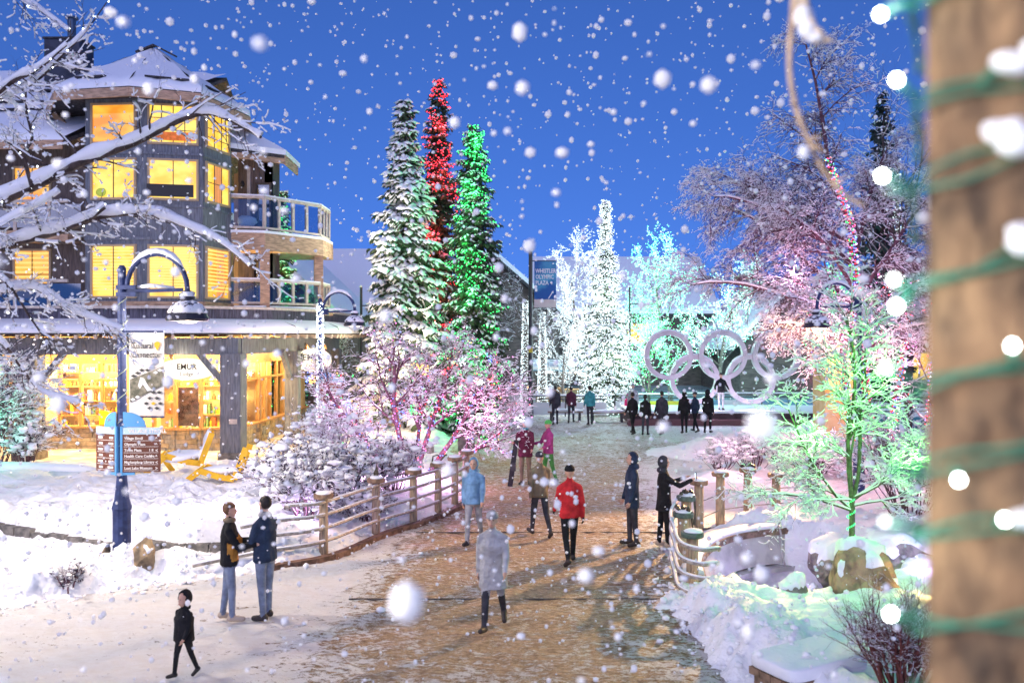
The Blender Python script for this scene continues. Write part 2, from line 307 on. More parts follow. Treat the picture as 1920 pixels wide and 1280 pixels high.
# ---- terrace kerb of dark stone blocks
for yj in (13.6, 18.2):
    o = MB(); o.box((0.1+(yj-13.6)*0.12, yj, -0.008), (5.4, 0.03, 0.03)); tag(o.build('expansion_joint', wet), 'thin dark metal strip across the bridge deck %s' % ('below the walker in the white coat' if yj < 15 else 'just beyond the two dark figures'), 'metal strip')
stone_d = mat('dark_stone', (0.10, 0.095, 0.09), rough=0.85, col2=(0.22, 0.2, 0.18), vscale=6, bump=0.6, bscale=18)
kerb = thing('stone_kerb', (-7, 16.2, 0), 'low dark stone kerb edging the snowy terrace behind the blue lamp post', 'kerb')
kx = np.linspace(-13.5, -4.3, 22)
rng = random.Random(4)
for a, bb in zip(kx[:-1], kx[1:]):
    ya, yb = np.interp(a, *KERB), np.interp(bb, *KERB); o = MB(); zt = 0.30+rng.uniform(-0.06, 0.05)
    o.bar((a+0.012, ya-0.06, zt/2-0.15), (bb-0.012, yb-0.06, zt/2-0.15), 0.2, zt+0.3); o.build('stone', stone_d, kerb)
# ---- low planter wall far left with a thick cap of snow
pw = thing('planter_wall', (-13, 23, 0), 'low dark block planter wall with a thick snow cap beside the green-lit shrubs', 'wall')
for i in range(8):
    for k in range(2):
        o = MB(); x0 = -16.4+i*0.62+(0.3 if k else 0); o.box2((x0, 22.9, 0.0+k*0.28), (x0+0.6, 23.25, 0.27+k*0.28)); o.build('block', stone_d, pw)
o = MB(); o.tube([(-16.6, 23.05, 0.60), (-15, 23.05, 0.64), (-13, 23.05, 0.63), (-11.6, 23.05, 0.60), (-11.2, 23.05, 0.56)], [0.24, 0.27, 0.26, 0.23, 0.1], n=10, flat=0.55); o.build('snow', SNOW, pw, smooth=True)
# ================================================================ concrete creek wall with timber lip, and the creek
conc = mat('pale_concrete', (0.52, 0.51, 0.50), rough=0.8, col2=(0.36, 0.35, 0.35), vscale=2.4, bump=0.25, bscale=25)
rail_brown = mat('brown_lip', (0.22, 0.15, 0.12), rough=0.7, var=0.4, vscale=8)
ctl = [(3.25, 14.6), (3.42, 15.6), (3.85, 16.7), (4.5, 17.55), (5.4, 18.1), (6.3, 18.35), (7.3, 18.45)]
def catmull(P, n=8):
    P = [Vector(p) for p in P]; P = [P[0]*2-P[1]]+P+[P[-1]*2-P[-2]]; out = []
    for i in range(1, len(P)-2):
        for t in range(n):
            t /= n; a, b2, c, d = P[i-1], P[i], P[i+1], P[i+2]
            out.append(0.5*((2*b2)+(-a+c)*t+(2*a-5*b2+4*c-d)*t*t+(-a+3*b2-3*c+d)*t**3))
    return out+[P[-2]]
def band(mb, ctl2, prof, mi=0):
    """sweep a vertical profile [(offset toward the pit, z)] along a plan curve"""
    pts = catmull([(x, y, 0) for x, y in ctl2], 6); k = len(prof); vs = []
    for i, p in enumerate(pts):
        d = (pts[min(i+1, len(pts)-1)]-pts[max(i-1, 0)]).normalized(); nrm = Vector((d.y, -d.x, 0))
        for o_, z in prof: vs.append(p+nrm*o_+Vector((0, 0, z)))
    fs = [(i*k+j, (i+1)*k+j, (i+1)*k+(j+1) % k, i*k+(j+1) % k) for i in range(len(pts)-1) for j in range(k)]
    fs += [tuple(range(k)), tuple((len(pts)-1)*k+j for j in range(k))[::-1]]; mb.add(vs, fs, mi)
cw = thing('creek_wall', (4.5, 17.5, -1), 'curved pale concrete wall with brown timber lip above the creek', 'wall')
o = MB(); band(o, ctl, [(0.0, -0.04), (0.04, -0.04), (0.10, -0.35), (0.14, -0.62), (-0.25, -0.62), (-0.25, -0.04)]); o.build('wall', conc, cw, smooth=False)
o = MB(); band(o, ctl, [(-0.3, 0.09), (0.07, 0.09), (0.07, -0.035), (-0.3, -0.035)]); o.build('lip', rail_brown, cw)
o = MB(); band(o, ctl, [(-0.34, 0.10), (-0.3, 0.17), (-0.1, 0.19), (0.03, 0.15), (0.05, 0.095)]); o.build('snow', SNOW, cw, smooth=True)
o = MB(); band(o, ctl, [(0.02, -0.66), (0.3, -0.66), (0.3, -0.76), (0.02, -0.76)]); o.build('ledge', conc, cw)
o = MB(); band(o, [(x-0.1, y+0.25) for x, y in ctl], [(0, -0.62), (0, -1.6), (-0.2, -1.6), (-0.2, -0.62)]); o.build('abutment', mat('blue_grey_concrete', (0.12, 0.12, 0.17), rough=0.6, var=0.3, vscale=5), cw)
cp = catmull([(p[0], p[1], 0) for p in ctl], 6); i0 = 26; pt = cp[i0]
o = MB(); o.tube([(pt.x-0.05, pt.y-0.15, 0.17), (pt.x, pt.y-0.2, -0.05), (pt.x-0.02, pt.y-0.24, -0.35), (pt.x+0.02, pt.y-0.36, -0.64)], 0.022, n=6); o.build('drain_pipe', conc, cw)
o = MB(); o.add([(3.2, 14.2, -1.22), (7.4, 14.2, -1.22), (7.4, 19.2, -1.22), (3.2, 19.2, -1.22)], [(0, 1, 2, 3)])
tag(o.build('creek', mat('dark_water', (0.03, 0.03, 0.07), rough=0.12, spec=0.6, bump=0.25, bscale=6)), kind='structure')

# ---- loose clods of snow thrown up by shovels and boots
rs = np.random.RandomState(17); n_ = 26000; P = np.stack([rs.uniform(-9.5, 7.5, n_), rs.uniform(9.6, 20, n_)], 1); dl = np.interp(P[:, 1], *XL)-P[:, 0]; dr = P[:, 0]-np.interp(P[:, 1], *XR); dd = np.maximum(dl, dr); pk = np.exp(-((dd-0.15)/0.55)**2)*0.55+0.06*(dd > 0)+0.006
pit_ = np.sqrt(((P[:, 0]-5.15)/2.1)**2+((P[:, 1]-16.1)/2.5)**2) < 1; keep = (rs.rand(n_) < pk*0.8) & ~pit_; P = P[keep]; n_ = len(P); z = np.maximum(ground_h(P[:, 0], P[:, 1]), 0.0); s_ = np.clip(rs.lognormal(math.log(0.022), 0.5, n_), 0.008, 0.085); V0, F0 = ICOS[1]
M = diag(np.stack([s_*rs.uniform(0.8, 1.4, n_), s_*rs.uniform(0.8, 1.4, n_), s_*rs.uniform(0.6, 1.0, n_)], 1)); V, F = scatter(V0, np.array(F0), np.stack([P[:, 0], P[:, 1], z+s_*0.3], 1), M); V += 0.006*np.sin(V*61+0.7)
tag(np_mesh('snow_clods', V, F, SNOWT, smooth=False), 'loose clods of snow along the path edges and banks', 'snow', kind='stuff')
# ================================================================ bridge railings: timber posts with round caps and steel pipe rails
timber = mat('pale_timber', (0.42, 0.31, 0.21), rough=0.75, var=0.35, vscale=5, stretch=(8, 8, 1), bump=0.3, bscale=20)
capm = mat('timber_cap', (0.26, 0.17, 0.11), rough=0.8, var=0.4, vscale=9); capg = mat('bronze_cap', (0.10, 0.14, 0.12), rough=0.5, metal=0.4, var=0.3, vscale=12)
pipe = mat('weathered_pipe', (0.36, 0.32, 0.28), rough=0.5, metal=0.3, var=0.35, vscale=14); bronze = mat('bronze', (0.09, 0.08, 0.06), rough=0.45, metal=0.7, var=0.4, vscale=20)
def rail_post(par, x, y, h, cap=capm, r=0.085, cr=0.19, tilt=0):
    z0 = min(0.0, gz(x, y))-0.1; o = MB(); o.lathe((x, y, z0), [(r, 0), (r*1.02, h*0.4), (r*0.97, h-z0-0.05)], n=12); p = o.build('post', timber, par, smooth=True)
    o = MB(); o.lathe((x, y, h-0.05), [(cr*0.96, 0), (cr, 0.02), (cr, 0.07), (cr*0.95, 0.085)], n=18); o.build('cap', cap, p)
    o = MB(); o.blob((x+0.01, y, h+0.045), (cr*0.8, cr*0.8, 0.045), seed=int(x*100+y*10), sub=2, rough=0.12); o.build('snow', SNOW, p, smooth=True); return p
LP = [(-3.6, 16.3), (-2.88, 18.06), (-2.22, 19.2), (-1.75, 20.2), (-1.42, 21.2), (-1.2, 22.3)]
lf = thing('bridge_railing', (-3, 18, 0), 'bridge railing of timber posts and four pipe rails beside the snow-laden shrubs', 'railing')
for x, y in LP: rail_post(lf, x, y, 1.14)
for k, (z, ext) in enumerate(((1.02, [(-4.35, 16.05)]), (0.78, [(-4.9, 15.4), (-4.3, 15.75)]), (0.53, [(-5.1, 15.1), (-4.4, 15.6)]), (0.28, [(-5.5, 14.7), (-4.5, 15.45)]))):
    pts = [(x, y, z-0.05*(1 if i == 0 and k else 0)) for i, (x, y) in enumerate(ext)]+[(x-0.0, y-0.12, z) for x, y in LP]
    if k == 0: pts = [(-4.15, 15.95, z-0.03), (-4.25, 15.97, z-0.02)]+[(-3.95, 15.98, z)]+pts[1:]
    o = MB(); cpts = catmull(pts, 4); o.tube(cpts, 0.032, n=8); rl = o.build('rail', pipe, lf, smooth=True)
    o = MB(); o.tube([p+Vector((0, 0, 0.03)) for p in cpts], 0.024, n=6, flat=0.7); o.build('snow', SNOW, rl, smooth=True)
# low stone edge under the railing
o = MB(); ep = catmull([(x+0.22, y-0.25, 0.03) for x, y in [(-4.6, 15.5)]+LP], 4)
for a, c in zip(ep[:-1], ep[1:]): o.bar(a+Vector((0, 0, -0.05)), c+Vector((0, 0, -0.05)), 0.16, 0.22)
o.build('edge_beam', mat('rusty_edge', (0.16, 0.09, 0.06), rough=0.8, var=0.5, vscale=7), lf)
# bronze bits on the caps: little birds and twigs
o = MB(); x, y = LP[3]; z = 1.2
o.tube([(x-0.14, y, z), (x-0.12, y, z+0.13), (x-0.02, y, z+0.17), (x+0.05, y, z+0.1)], [0.02, 0.018, 0.016, 0.012], n=6); o.tube([(x+0.04, y, z), (x+0.16, y, z+0.15), (x+0.2, y, z+0.18)], [0.016, 0.02, 0.03], n=6); o.build('bronze_ornament', bronze, lf)
x, y = LP[1]; o = MB(); o.add([(x-0.05, y, z-0.02), (x+0.04, y, z-0.02), (x+0.05, y, z+0.12), (x+0.02, y, z+0.33), (x-0.01, y, z+0.17), (x-0.05, y, z+0.1), (x-0.05, y+0.04, z-0.02), (x+0.04, y+0.04, z-0.02), (x+0.05, y+0.04, z+0.12), (x+0.02, y+0.04, z+0.33), (x-0.01, y+0.04, z+0.17), (x-0.05, y+0.04, z+0.1)], [(0, 1, 2, 3, 4, 5), (11, 10, 9, 8, 7, 6)]+[(i, 6+i, 6+(i+1) % 6, (i+1) % 6) for i in range(6)]); o.build('bronze_ornament', bronze, lf)
# ---- right railing: near run along the bridge, then round the corner
rf = thing('bridge_railing', (3.5, 16, 0), 'bridge railing of capped timber posts curving round above the creek', 'railing')
RP = [(2.98, 14.1, 0.92, capg), (3.05, 15.2, 1.02, capg), (3.35, 16.4, 1.08, capg), (3.92, 17.9, 1.12, capm), (4.6, 18.85, 1.14, capm), (5.32, 19.25, 1.16, capm), (6.05, 19.55, 1.0, capm)]
for x, y, h, c in RP: rail_post(rf, x, y, h, c, r=0.1)
for z, e in ((0.83, 0.30), (0.60, 0.28), (0.37, 0.36), (0.10, 0.6)):
    pts = [(2.98+e, 13.55, z-0.02), (2.85+e*0.4, 13.45, z-0.01), (2.72, 13.75, z+0.02), (2.78, 14.6, z+0.06), (2.9, 15.6, z+0.10), (3.2, 16.6, z+0.12), (3.75, 17.85, z+0.14)]
    cpts = catmull(pts, 5); o = MB(); o.tube(cpts, 0.034, n=8); o.blob(cpts[0], 0.05, sub=1, rough=0); rl = o.build('rail', pipe, rf, smooth=True)
    o = MB(); o.tube([p+Vector((0, 0, 0.032)) for p in cpts], 0.026, n=6, flat=0.7); o.build('snow', SNOW, rl, smooth=True)
for z in (0.35, 0.7):
    o = MB(); o.tube([(x, y-0.02, z) for x, y, h, c in RP[3:]]+[(7.4, 19.9, z)], 0.012, n=5); o.build('rail', pipe, rf)
x, y = RP[5][0], RP[5][1]; o = MB(); o.blob((x, y, 1.25), (0.2, 0.07, 0.05), seed=3, sub=2, rough=0.3); o.add([(x-0.24, y, 1.32), (x-0.16, y-0.03, 1.22), (x-0.1, y+0.03, 1.24)], [(0, 1, 2)]); o.build('bronze_ornament', bronze, rf)
x, y = RP[6][0], RP[6][1]; o = MB(); o.tube([(x-0.08, y, 1.06), (x-0.04, y, 1.2), (x-0.02, y, 1.3)], [0.012, 0.018, 0.04], n=6); o.tube([(x+0.07, y, 1.06), (x+0.02, y, 1.18), (x-0.02, y, 1.3)], [0.012, 0.018, 0.04], n=6); o.blob((x-0.05, y, 1.38), (0.05, 0.05, 0.12), seed=5, sub=2); o.tube([(x-0.05, y, 1.45), (x-0.16, y, 1.32)], [0.03, 0.012], n=5); o.build('bronze_ornament', bronze, rf)
for i in (1, 2):
    x, y, h, c = RP[i]; o = MB(); r2 = random.Random(i)
    for k in range(7): o.blob((x+r2.uniform(-0.13, 0.13), y+r2.uniform(-0.1, 0.1), h+0.07+r2.uniform(0, 0.06)), r2.uniform(0.03, 0.055), seed=k, sub=1, rough=0.2)
    o.tube([(x+0.13, y-0.08, h+0.05), (x+0.15, y-0.1, h-0.25), (x+0.13, y-0.12, h-0.5)], [0.03, 0.018, 0.03], n=6); o.build('bronze_ornament', bronze, rf)
# ================================================================ the corner lodge with shop
grey = boards('grey_blue_boards', (0.155, 0.17, 0.20), 5.5); brown = boards('brown_boards', (0.15, 0.115, 0.10), 5.0); shing = boards('slate_shingle', (0.105, 0.10, 0.135), 7, depth=0.8, var=0.4)
trim = mat('tan_trim', (0.44, 0.29, 0.19), rough=0.7, var=0.3, vscale=4, stretch=(1, 1, 4)); trimw = mat('pale_trim', (0.55, 0.47, 0.40), rough=0.6, var=0.15, vscale=6)
postm = boards('post_boards', (0.16, 0.17, 0.195), 7); roofm = mat('dark_shingle_roof', (0.06, 0.055, 0.06), rough=0.9, var=0.4, vscale=10, bump=0.6, bscale=12)
winframe = mat('window_frame', (0.45, 0.33, 0.2), rough=0.6); muntin = mat('window_muntin', (0.10, 0.07, 0.05), rough=0.6); dark = mat('dark_interior', (0.03, 0.028, 0.03), rough=0.5)
def lit_pane(name, c1, c2, s, sc, st=(1, 1, 1), slats=0):
    if name in MATS: return MATS[name]
    m = bpy.data.materials.new(name); m.use_nodes = True; N, L = nodes(m); N.clear(); tc = N.new('ShaderNodeTexCoord'); mp = N.new('ShaderNodeMapping'); mp.inputs['Scale'].default_value = st; L.new(tc.outputs['Object'], mp.inputs[0])
    n = N.new('ShaderNodeTexNoise'); n.inputs['Scale'].default_value = sc; n.inputs['Detail'].default_value = 2; L.new(mp.outputs[0], n.inputs['Vector'])
    cr = N.new('ShaderNodeValToRGB'); cr.color_ramp.elements[0].position = 0.38; cr.color_ramp.elements[0].color = (*c1, 1); cr.color_ramp.elements[1].position = 0.62; cr.color_ramp.elements[1].color = (*c2, 1); L.new(n.outputs[0], cr.inputs[0])
    e = N.new('ShaderNodeEmission'); e.inputs[1].default_value = s*EK; L.new(cr.outputs[0], e.inputs[0]); g = N.new('ShaderNodeBsdfGlossy'); g.inputs['Roughness'].default_value = 0.05
    a = N.new('ShaderNodeMixShader'); a.inputs[0].default_value = 0.06; L.new(e.outputs[0], a.inputs[1]); L.new(g.outputs[0], a.inputs[2]); o = N.new('ShaderNodeOutputMaterial'); L.new(a.outputs[0], o.inputs[0]); MATS[name] = m; return m
PANE_Y = lit_pane('lit_pane_yellow', (1.0, 0.50, 0.05), (1.0, 0.72, 0.14), 1.15, 1.6, (1, 1, 1.5)); PANE_O = lit_pane('lit_pane_orange', (0.90, 0.30, 0.03), (1.0, 0.55, 0.07), 0.95, 1.1, (1, 1, 2)); PANE_D = glass('dark_pane', (0.25, 0.28, 0.32), 0.25)
BL = thing('corner_lodge', (-13, 31, 0), 'grey-blue three-storey lodge with round corner tower and lit shop below', 'building')
def part(name, mb, m, par=None, smooth=False): return mb.build(name, m, par or BL, smooth)
def wall_between(a, b, z0, z1, th=0.25):
    o = MB(); a, b = Vector((*a, 0)), Vector((*b, 0)); d = (b-a).normalized(); n = Vector((d.y, -d.x, 0)); c = (a+b)/2-n*(th/2)+Vector((0, 0, (z0+z1)/2))
    o.box(c, ((b-a).length, th, z1-z0), rz=math.atan2(d.y, d.x)); return o
def window(a, b, u0, u1, z0, z1, pane, nv=0, nh=0, par=None, fw=0.07, fm=None, proud=0.03, blind=False, curtain=None):
    """window on the wall running a->b (plan, outward normal to the right of travel); u in metres from a"""
    a3, b3 = Vector((*a, 0)), Vector((*b, 0)); d = (b3-a3).normalized(); n = Vector((d.y, -d.x, 0)); rz = math.atan2(d.y, d.x); P = lambda u, z, off: a3+d*u+n*off+Vector((0, 0, z)); wd, ht = u1-u0, z1-z0
    o = MB(); o.box(P((u0+u1)/2, (z0+z1)/2, 0.012), (wd, 0.02, ht), rz=rz); p = part('window', o, pane, par); fr = MB()
    for u in (u0-fw/2, u1+fw/2): fr.box(P(u, (z0+z1)/2, proud), (fw, 0.09, ht+2*fw), rz=rz)
    for z in (z0-fw/2, z1+fw/2): fr.box(P((u0+u1)/2, z, proud), (wd-0.002, 0.088, fw), rz=rz)
    part('frame', fr, fm or winframe, p)
    if nv or nh:
        mu = MB()
        for i in range(1, nv+1): mu.box(P(u0+wd*i/(nv+1), (z0+z1)/2, 0.035), (0.028, 0.02, ht), rz=rz)
        for i in range(1, nh+1): mu.box(P((u0+u1)/2, z0+ht*i/(nh+1), 0.036), (wd, 0.018, 0.022), rz=rz)
        part('muntin', mu, muntin, p)
    if blind:
        for i in range(blind):
            z = z1-ht*0.9*(i+0.5)/blind; o = MB(); o.box(P((u0+u1)/2, z, 0.03), (wd*0.98, 0.012, ht*0.9/blind*0.42), rz=rz); part('blind_slat', o, MATS.get('blind') or mat('blind', (0.75, 0.5, 0.2), rough=0.8, emit=(1.0, 0.62, 0.12), estr=0.75), p)
    if curtain:
        o = MB(); c0, c1 = curtain
        o.box(P(u0+wd*(c0+c1)/2, (z0+z1)/2, 0.028), (wd*(c1-c0), 0.012, ht), rz=rz); part('curtain', o, mat('warm_curtain', (0.6, 0.3, 0.15), rough=0.9, emit=(0.8, 0.25, 0.03), estr=0.5, var=0.3, vscale=5, stretch=(8, 8, 0.3)), p)
    return p
# ---- tower: plan polygon, counter-clockwise seen from above starting at its left front
TA, TB, TC, TD = (-14.5, 29.0), (-12.54, 28.85), (-10.6, 29.25), (-10.2, 31.0)
Z1, Z2 = 5.1, 12.3
for i, (a, bb) in enumerate(((TA, TB), (TB, TC), (TC, TD))): part('wall', wall_between(a, bb, Z1, Z2), grey)
part('wall', wall_between((-15.3, 31.2), TA, Z1, Z2), grey); o = MB(); o.prism([(-15.3, 31.25), (-14.4, 29.35), (-12.5, 29.2), (-10.85, 29.6), (-10.5, 31.0), (-10.9, 33.0), (-15, 33)], 12.15, 12.3); part('ceiling', o, brown)
rows = ((5.52, 7.2), (8.85, 10.12), (10.74, 11.98)); W1, W2, W3 = (0.28, 1.74), (0.28, 1.78), (0.2, 1.55)
for ri, (z0, z1) in enumerate(rows):
    pan = (PANE_Y, PANE_Y, PANE_O)
    window(TA, TB, *W1, z0, z1, (PANE_Y, PANE_Y, PANE_O)[ri], nv=(1, 1, 0)[ri], nh=0, blind=(14, 0, 0)[ri], curtain=((0.0, 0.0), None, (0, 0.0))[ri] if False else None)
    window(TB, TC, *W2, z0, z1, (PANE_Y, PANE_Y, PANE_Y)[ri], nv=(1, 1, 3)[ri], nh=(0, 0, 2)[ri], blind=(16, 0, 0)[ri])
    window(TC, TD, *W3, z0, z1, (PANE_O, PANE_Y, PANE_Y)[ri], nv=(0, 2, 2)[ri], nh=(0, 1, 3)[ri], blind=(12, 0, 0)[ri], curtain=((0.45, 0.8), (0.35, 0.7), None)[ri])
o = MB(); o.box((-11.6, 28.96, 9.1), (1.5, 0.03, 0.42), rz=math.atan2(0.4, 1.94)); part('window_shade', o, dark)
o = MB(); o.blob((-13.9, 28.88, 9.02), (0.19, 0.04, 0.16), seed=4, sub=2, rough=0.1); part('lamp_shade', o, mat('green_shade', (0.25, 0.3, 0.05), emit=(0.5, 0.6, 0.08), estr=0.4), smooth=True)
o = MB(); o.box((-11.5, 29.0, 10.95), (1.4, 0.03, 0.28), rz=math.atan2(0.4, 1.94)); part('valance', o, mat('rust_cloth', (0.45, 0.13, 0.04), emit=(0.7, 0.16, 0.02), estr=0.5, var=0.5, vscale=6))
# trim bands round the tower
def ring_band(name, z0, z1, out, m, polys=((TA, TB), (TB, TC), (TC, TD))):
    for a, bb in polys:
        a3, b3 = Vector((*a, 0)), Vector((*bb, 0)); d = (b3-a3).normalized(); n = Vector((d.y, -d.x, 0)); o = MB()
        o.box((a3+b3)/2+n*out/2+Vector((0, 0, (z0+z1)/2)), ((b3-a3).length+out*0.3, out, z1-z0), rz=math.atan2(d.y, d.x)); part(name, o, m)
ring_band('sill_band', 5.14, 5.34, 0.10, trim); ring_band('sill_band', 7.42, 7.52, 0.045, grey); ring_band('sill_band', 8.55, 8.63, 0.05, grey); ring_band('sill_band', 10.32, 10.4, 0.05, grey)
o = MB()   # small vent on the tower
o.box((-11.75, 29.0, 8.2), (0.42, 0.06, 0.34), rz=math.atan2(0.4, 1.94)); part('vent', o, mat('vent_metal', (0.35, 0.36, 0.4), rough=0.5))
# ---- tower roof: pyramid on the overhanging eave polygon
EV = [(-16.7, 30.4), (-15.1, 28.15), (-12.5, 27.85), (-10.35, 28.4), (-9.5, 30.9), (-10.3, 33.8), (-16.2, 33.8)]; AP = (-13.0, 31.0, 14.45); ZE = [12.05, 12.3, 12.36, 12.3, 12.15, 12.2, 12.2]
o = MB(); n = len(EV); vs = [(x, y, ZE[i]) for i, (x, y) in enumerate(EV)]+[AP]; vs2 = [(x, y, ZE[i]-0.10) for i, (x, y) in enumerate(EV)]
o.add(vs+vs2, [(i, (i+1) % n, n) for i in range(n)]+[(n+1+(i+1) % n, n+1+i, i, (i+1) % n)[::-1] for i in range(n)]+[tuple(n+1+i for i in range(n))[::-1]]); roof = part('roof', o, roofm)
for i in range(5):
    a, bb = Vector((*EV[i], ZE[i]-0.22)), Vector((*EV[(i+1) % n], ZE[(i+1) % n]-0.22)); o = MB(); o.bar(a, bb, 0.06, 0.30); part('fascia', o, trim, roof)
o = MB()   # roof snow: thick quilt, slightly shrunk where shingles show
AV = Vector(AP)
for i in range(n):
    a, bb = Vector((*EV[i], ZE[i])), Vector((*EV[(i+1) % n], ZE[(i+1) % n])); rows_ = 7; cols = 10; r0 = random.Random(i); vs = []
    for r in range(rows_+1):
        t = r/rows_*0.97
        for c in range(cols+1):
            p = a.lerp(bb, c/cols).lerp(AV, t); th = 0.17+0.05*math.sin(c*1.7+r*2.1+i)
            if r == 0: p = p+(a.lerp(bb, c/cols)-Vector((AP[0], AP[1], 0))).normalized()*Vector((0.06, 0.06, 0)).length*0.5; th = 0.10+r0.uniform(-0.02, 0.03)
            vs.append(p+Vector((0, 0, th)))
    b0 = len(vs); vs += [a.lerp(bb, c/cols)+Vector((0, 0, -0.03)) for c in range(cols+1)]
    o.add(vs, [(r*(cols+1)+c, r*(cols+1)+c+1, (r+1)*(cols+1)+c+1, (r+1)*(cols+1)+c) for r in range(rows_) for c in range(cols)]+[(b0+c, b0+c+1, c+1, c) for c in range(cols)])
part('snow', o, SNOW, roof, smooth=True)
for f in ((0.25, 0.75, 0, 0.2), (0.15, 0.6, 1, 0.24), (0.2, 0.9, 2, 0.22), (0.2, 0.5, 3, 0.2)):   # shingle courses bared near the eave
    i = f[2]; a, bb = Vector((*EV[i], ZE[i])), Vector((*EV[(i+1) % n], ZE[(i+1) % n]))
    p0, p1 = a.lerp(bb, f[0]).lerp(AV, 0.11), a.lerp(bb, f[1]).lerp(AV, 0.11); o = MB(); up = Vector((0, 0, f[3]-0.02)); o.bar(p0+up, p1+up, 0.16, 0.05); part('shingle', o, roofm, roof)
o = MB(); o.bar((-13.6, 30.9, 14.42), (-12.95, 30.9, 14.68), 0.2, 0.06); o.bar((-12.95, 30.9, 14.68), (-12.1, 30.7, 14.22), 0.16, 0.06); part('ridge_cap', o, roofm, roof)
o = MB(); o.bar((-16.1, 30.0, 11.95), (-14.9, 29.6, 10.95), 0.16, 0.2); part('roof_brace', o, trim)
# ---- left wing
part('wall', wall_between((-34, 30.0), (-14.7, 30.0), 5.1, 10.9), brown)
LW0, LW1 = (-34.0, 30.0), (-14.7, 30.0)
for z0, z1, pn in ((8.75, 10.05, PANE_O), (5.5, 7.15, PANE_O)):
    for xc in (-16.85, -20.2, -24.5): window(LW0, LW1, xc-0.6+34, xc+0.6+34, z0, z1, pn, nv=1, nh=1, blind=9 if z1 < 8 else 0)
o = MB(); ev0, ev1, rg = (28.9, 10.75), (36.5, 15.3), None
o.slab([(-36, 28.6, 10.75), (-15.0, 28.6, 10.75), (-12.2, 36.5, 15.2), (-36, 36.5, 15.2)], 0.14); o.slab([(-36, 36.5, 15.19), (-12.2, 36.5, 15.19), (-12.2, 43, 11), (-36, 43, 11)], 0.14); lroof = part('roof', o, roofm)
o = MB(); cols, rws = 46, 14; vs = []
for r in range(rws+1):
    for c in range(cols+1):
        t = r/rws; xa, xb = -36, -15.0+2.8*t; x = xa+(xb-xa)*c/cols; y = 28.55+7.95*t; z = 10.75+4.45*t+0.22+0.07*math.sin(c*0.9+r)+0.04*math.sin(c*2.3-r*1.7); vs.append((x, y, z if r else z-0.06))
b0 = len(vs); vs += [(-36+21*c/cols, 28.53, 10.72) for c in range(cols+1)]
o.add(vs, [(r*(cols+1)+c, r*(cols+1)+c+1, (r+1)*(cols+1)+c+1, (r+1)*(cols+1)+c) for r in range(rws) for c in range(cols)]+[(b0+c, b0+c+1, c+1, c) for c in range(cols)]); part('snow', o, SNOW, lroof, smooth=True)
o = MB(); o.box2((-36, 28.52, 10.42), (-15.05, 28.6, 10.72)); part('fascia', o, trim, lroof)
for (x0, x1, t) in ((-19.5, -15.6, 0.30), (-20, -17.4, 0.42), (-19.2, -14.6, 0.62), (-17.5, -13.9, 0.74)):
    o = MB(); y = 28.55+7.95*t; z = 10.75+4.45*t+0.27; o.bar((x0, y, z), (x1, y, z), 0.3, 0.06); part('shingle', o, roofm, lroof)
# chimney with steel flue
o = MB(); o.box2((-18.75, 34.2, 13.2), (-17.35, 35.4, 16.05)); ch = part('chimney', o, mat('chimney_cladding', (0.045, 0.05, 0.07), rough=0.7, var=0.3, vscale=3), lroof)
o = MB(); o.lathe((-17.95, 34.8, 16.05), [(0.26, 0), (0.26, 0.12), (0.16, 0.3), (0.16, 1.0), (0.25, 1.02), (0.25, 1.1), (0.05, 1.16)], n=14); part('flue', o, mat('flue_metal', (0.10, 0.14, 0.2), rough=0.4, metal=0.6), lroof)
o = MB(); o.box((-18.05, 34.8, 16.1), (1.5, 1.3, 0.07)); part('chimney_cap', o, roofm, lroof)
# left balcony in front of the wing
for zf in (7.75, 5.05):
    o = MB(); o.box2((-34, 29.0, zf-0.35), (-15.1, 29.95, zf)); part('balcony_slab', o, trim); o = MB(); o.box2((-34, 28.98, zf+0.95), (-15.1, 29.06, zf+1.05)); part('handrail', o, trimw)
    for x in np.arange(-33, -15, 1.15): o = MB(); o.box2((x-0.05, 28.99, zf), (x+0.05, 29.05, zf+0.95)); part('baluster', o, trimw)
    for x in np.arange(-33, -15.5, 1.15): o = MB(); o.box2((x+0.06, 29.01, zf+0.1), (x+1.09, 29.03, zf+0.9)); part('balcony_panel', o, PANE_D)
# ---- right wing with balconies
RA, RB, RC = (-10.4, 32.4), (-9.15, 32.4), (-9.15, 33.6)
part('wall', wall_between(RA, RB, 5.1, 10.95), brown); part('wall', wall_between(RB, RC, 5.1, 10.95), brown); part('wall', wall_between((-9.15, 33.6), (-11.5, 36.0), 5.1, 10.95), brown)
window(RA, RB, 0.72, 1.2, 8.25, 9.9, PANE_D, nv=0, nh=0, fm=muntin); window(RA, RB, 0.62, 1.15, 5.4, 7.0, PANE_D, fm=muntin)
o = MB(); o.box((-9.95, 32.3, 9.4), (0.12, 0.14, 2.3)); part('post', o, trimw)
o = MB(); o.lathe((-10.2, 32.3, 9.9), [(0.06, -0.1), (0.09, 0), (0.05, 0.12)], n=8); part('wall_lamp', o, dark)
o = MB(); o.slab([(-10.3, 30.9, 10.98), (-8.6, 32.2, 10.98), (-8.7, 34.6, 10.98), (-10.9, 35, 12.3), (-10.9, 32.2, 12.3)], 0.12); rr = part('roof', o, roofm)
o = MB(); o.bar((-10.3, 30.95, 10.82), (-8.6, 32.25, 10.82), 0.06, 0.32); part('fascia', o, trim, rr); o = MB(); o.bar((-8.6, 32.25, 10.82), (-8.7, 34.6, 10.82), 0.06, 0.32); part('fascia', o, trim, rr)
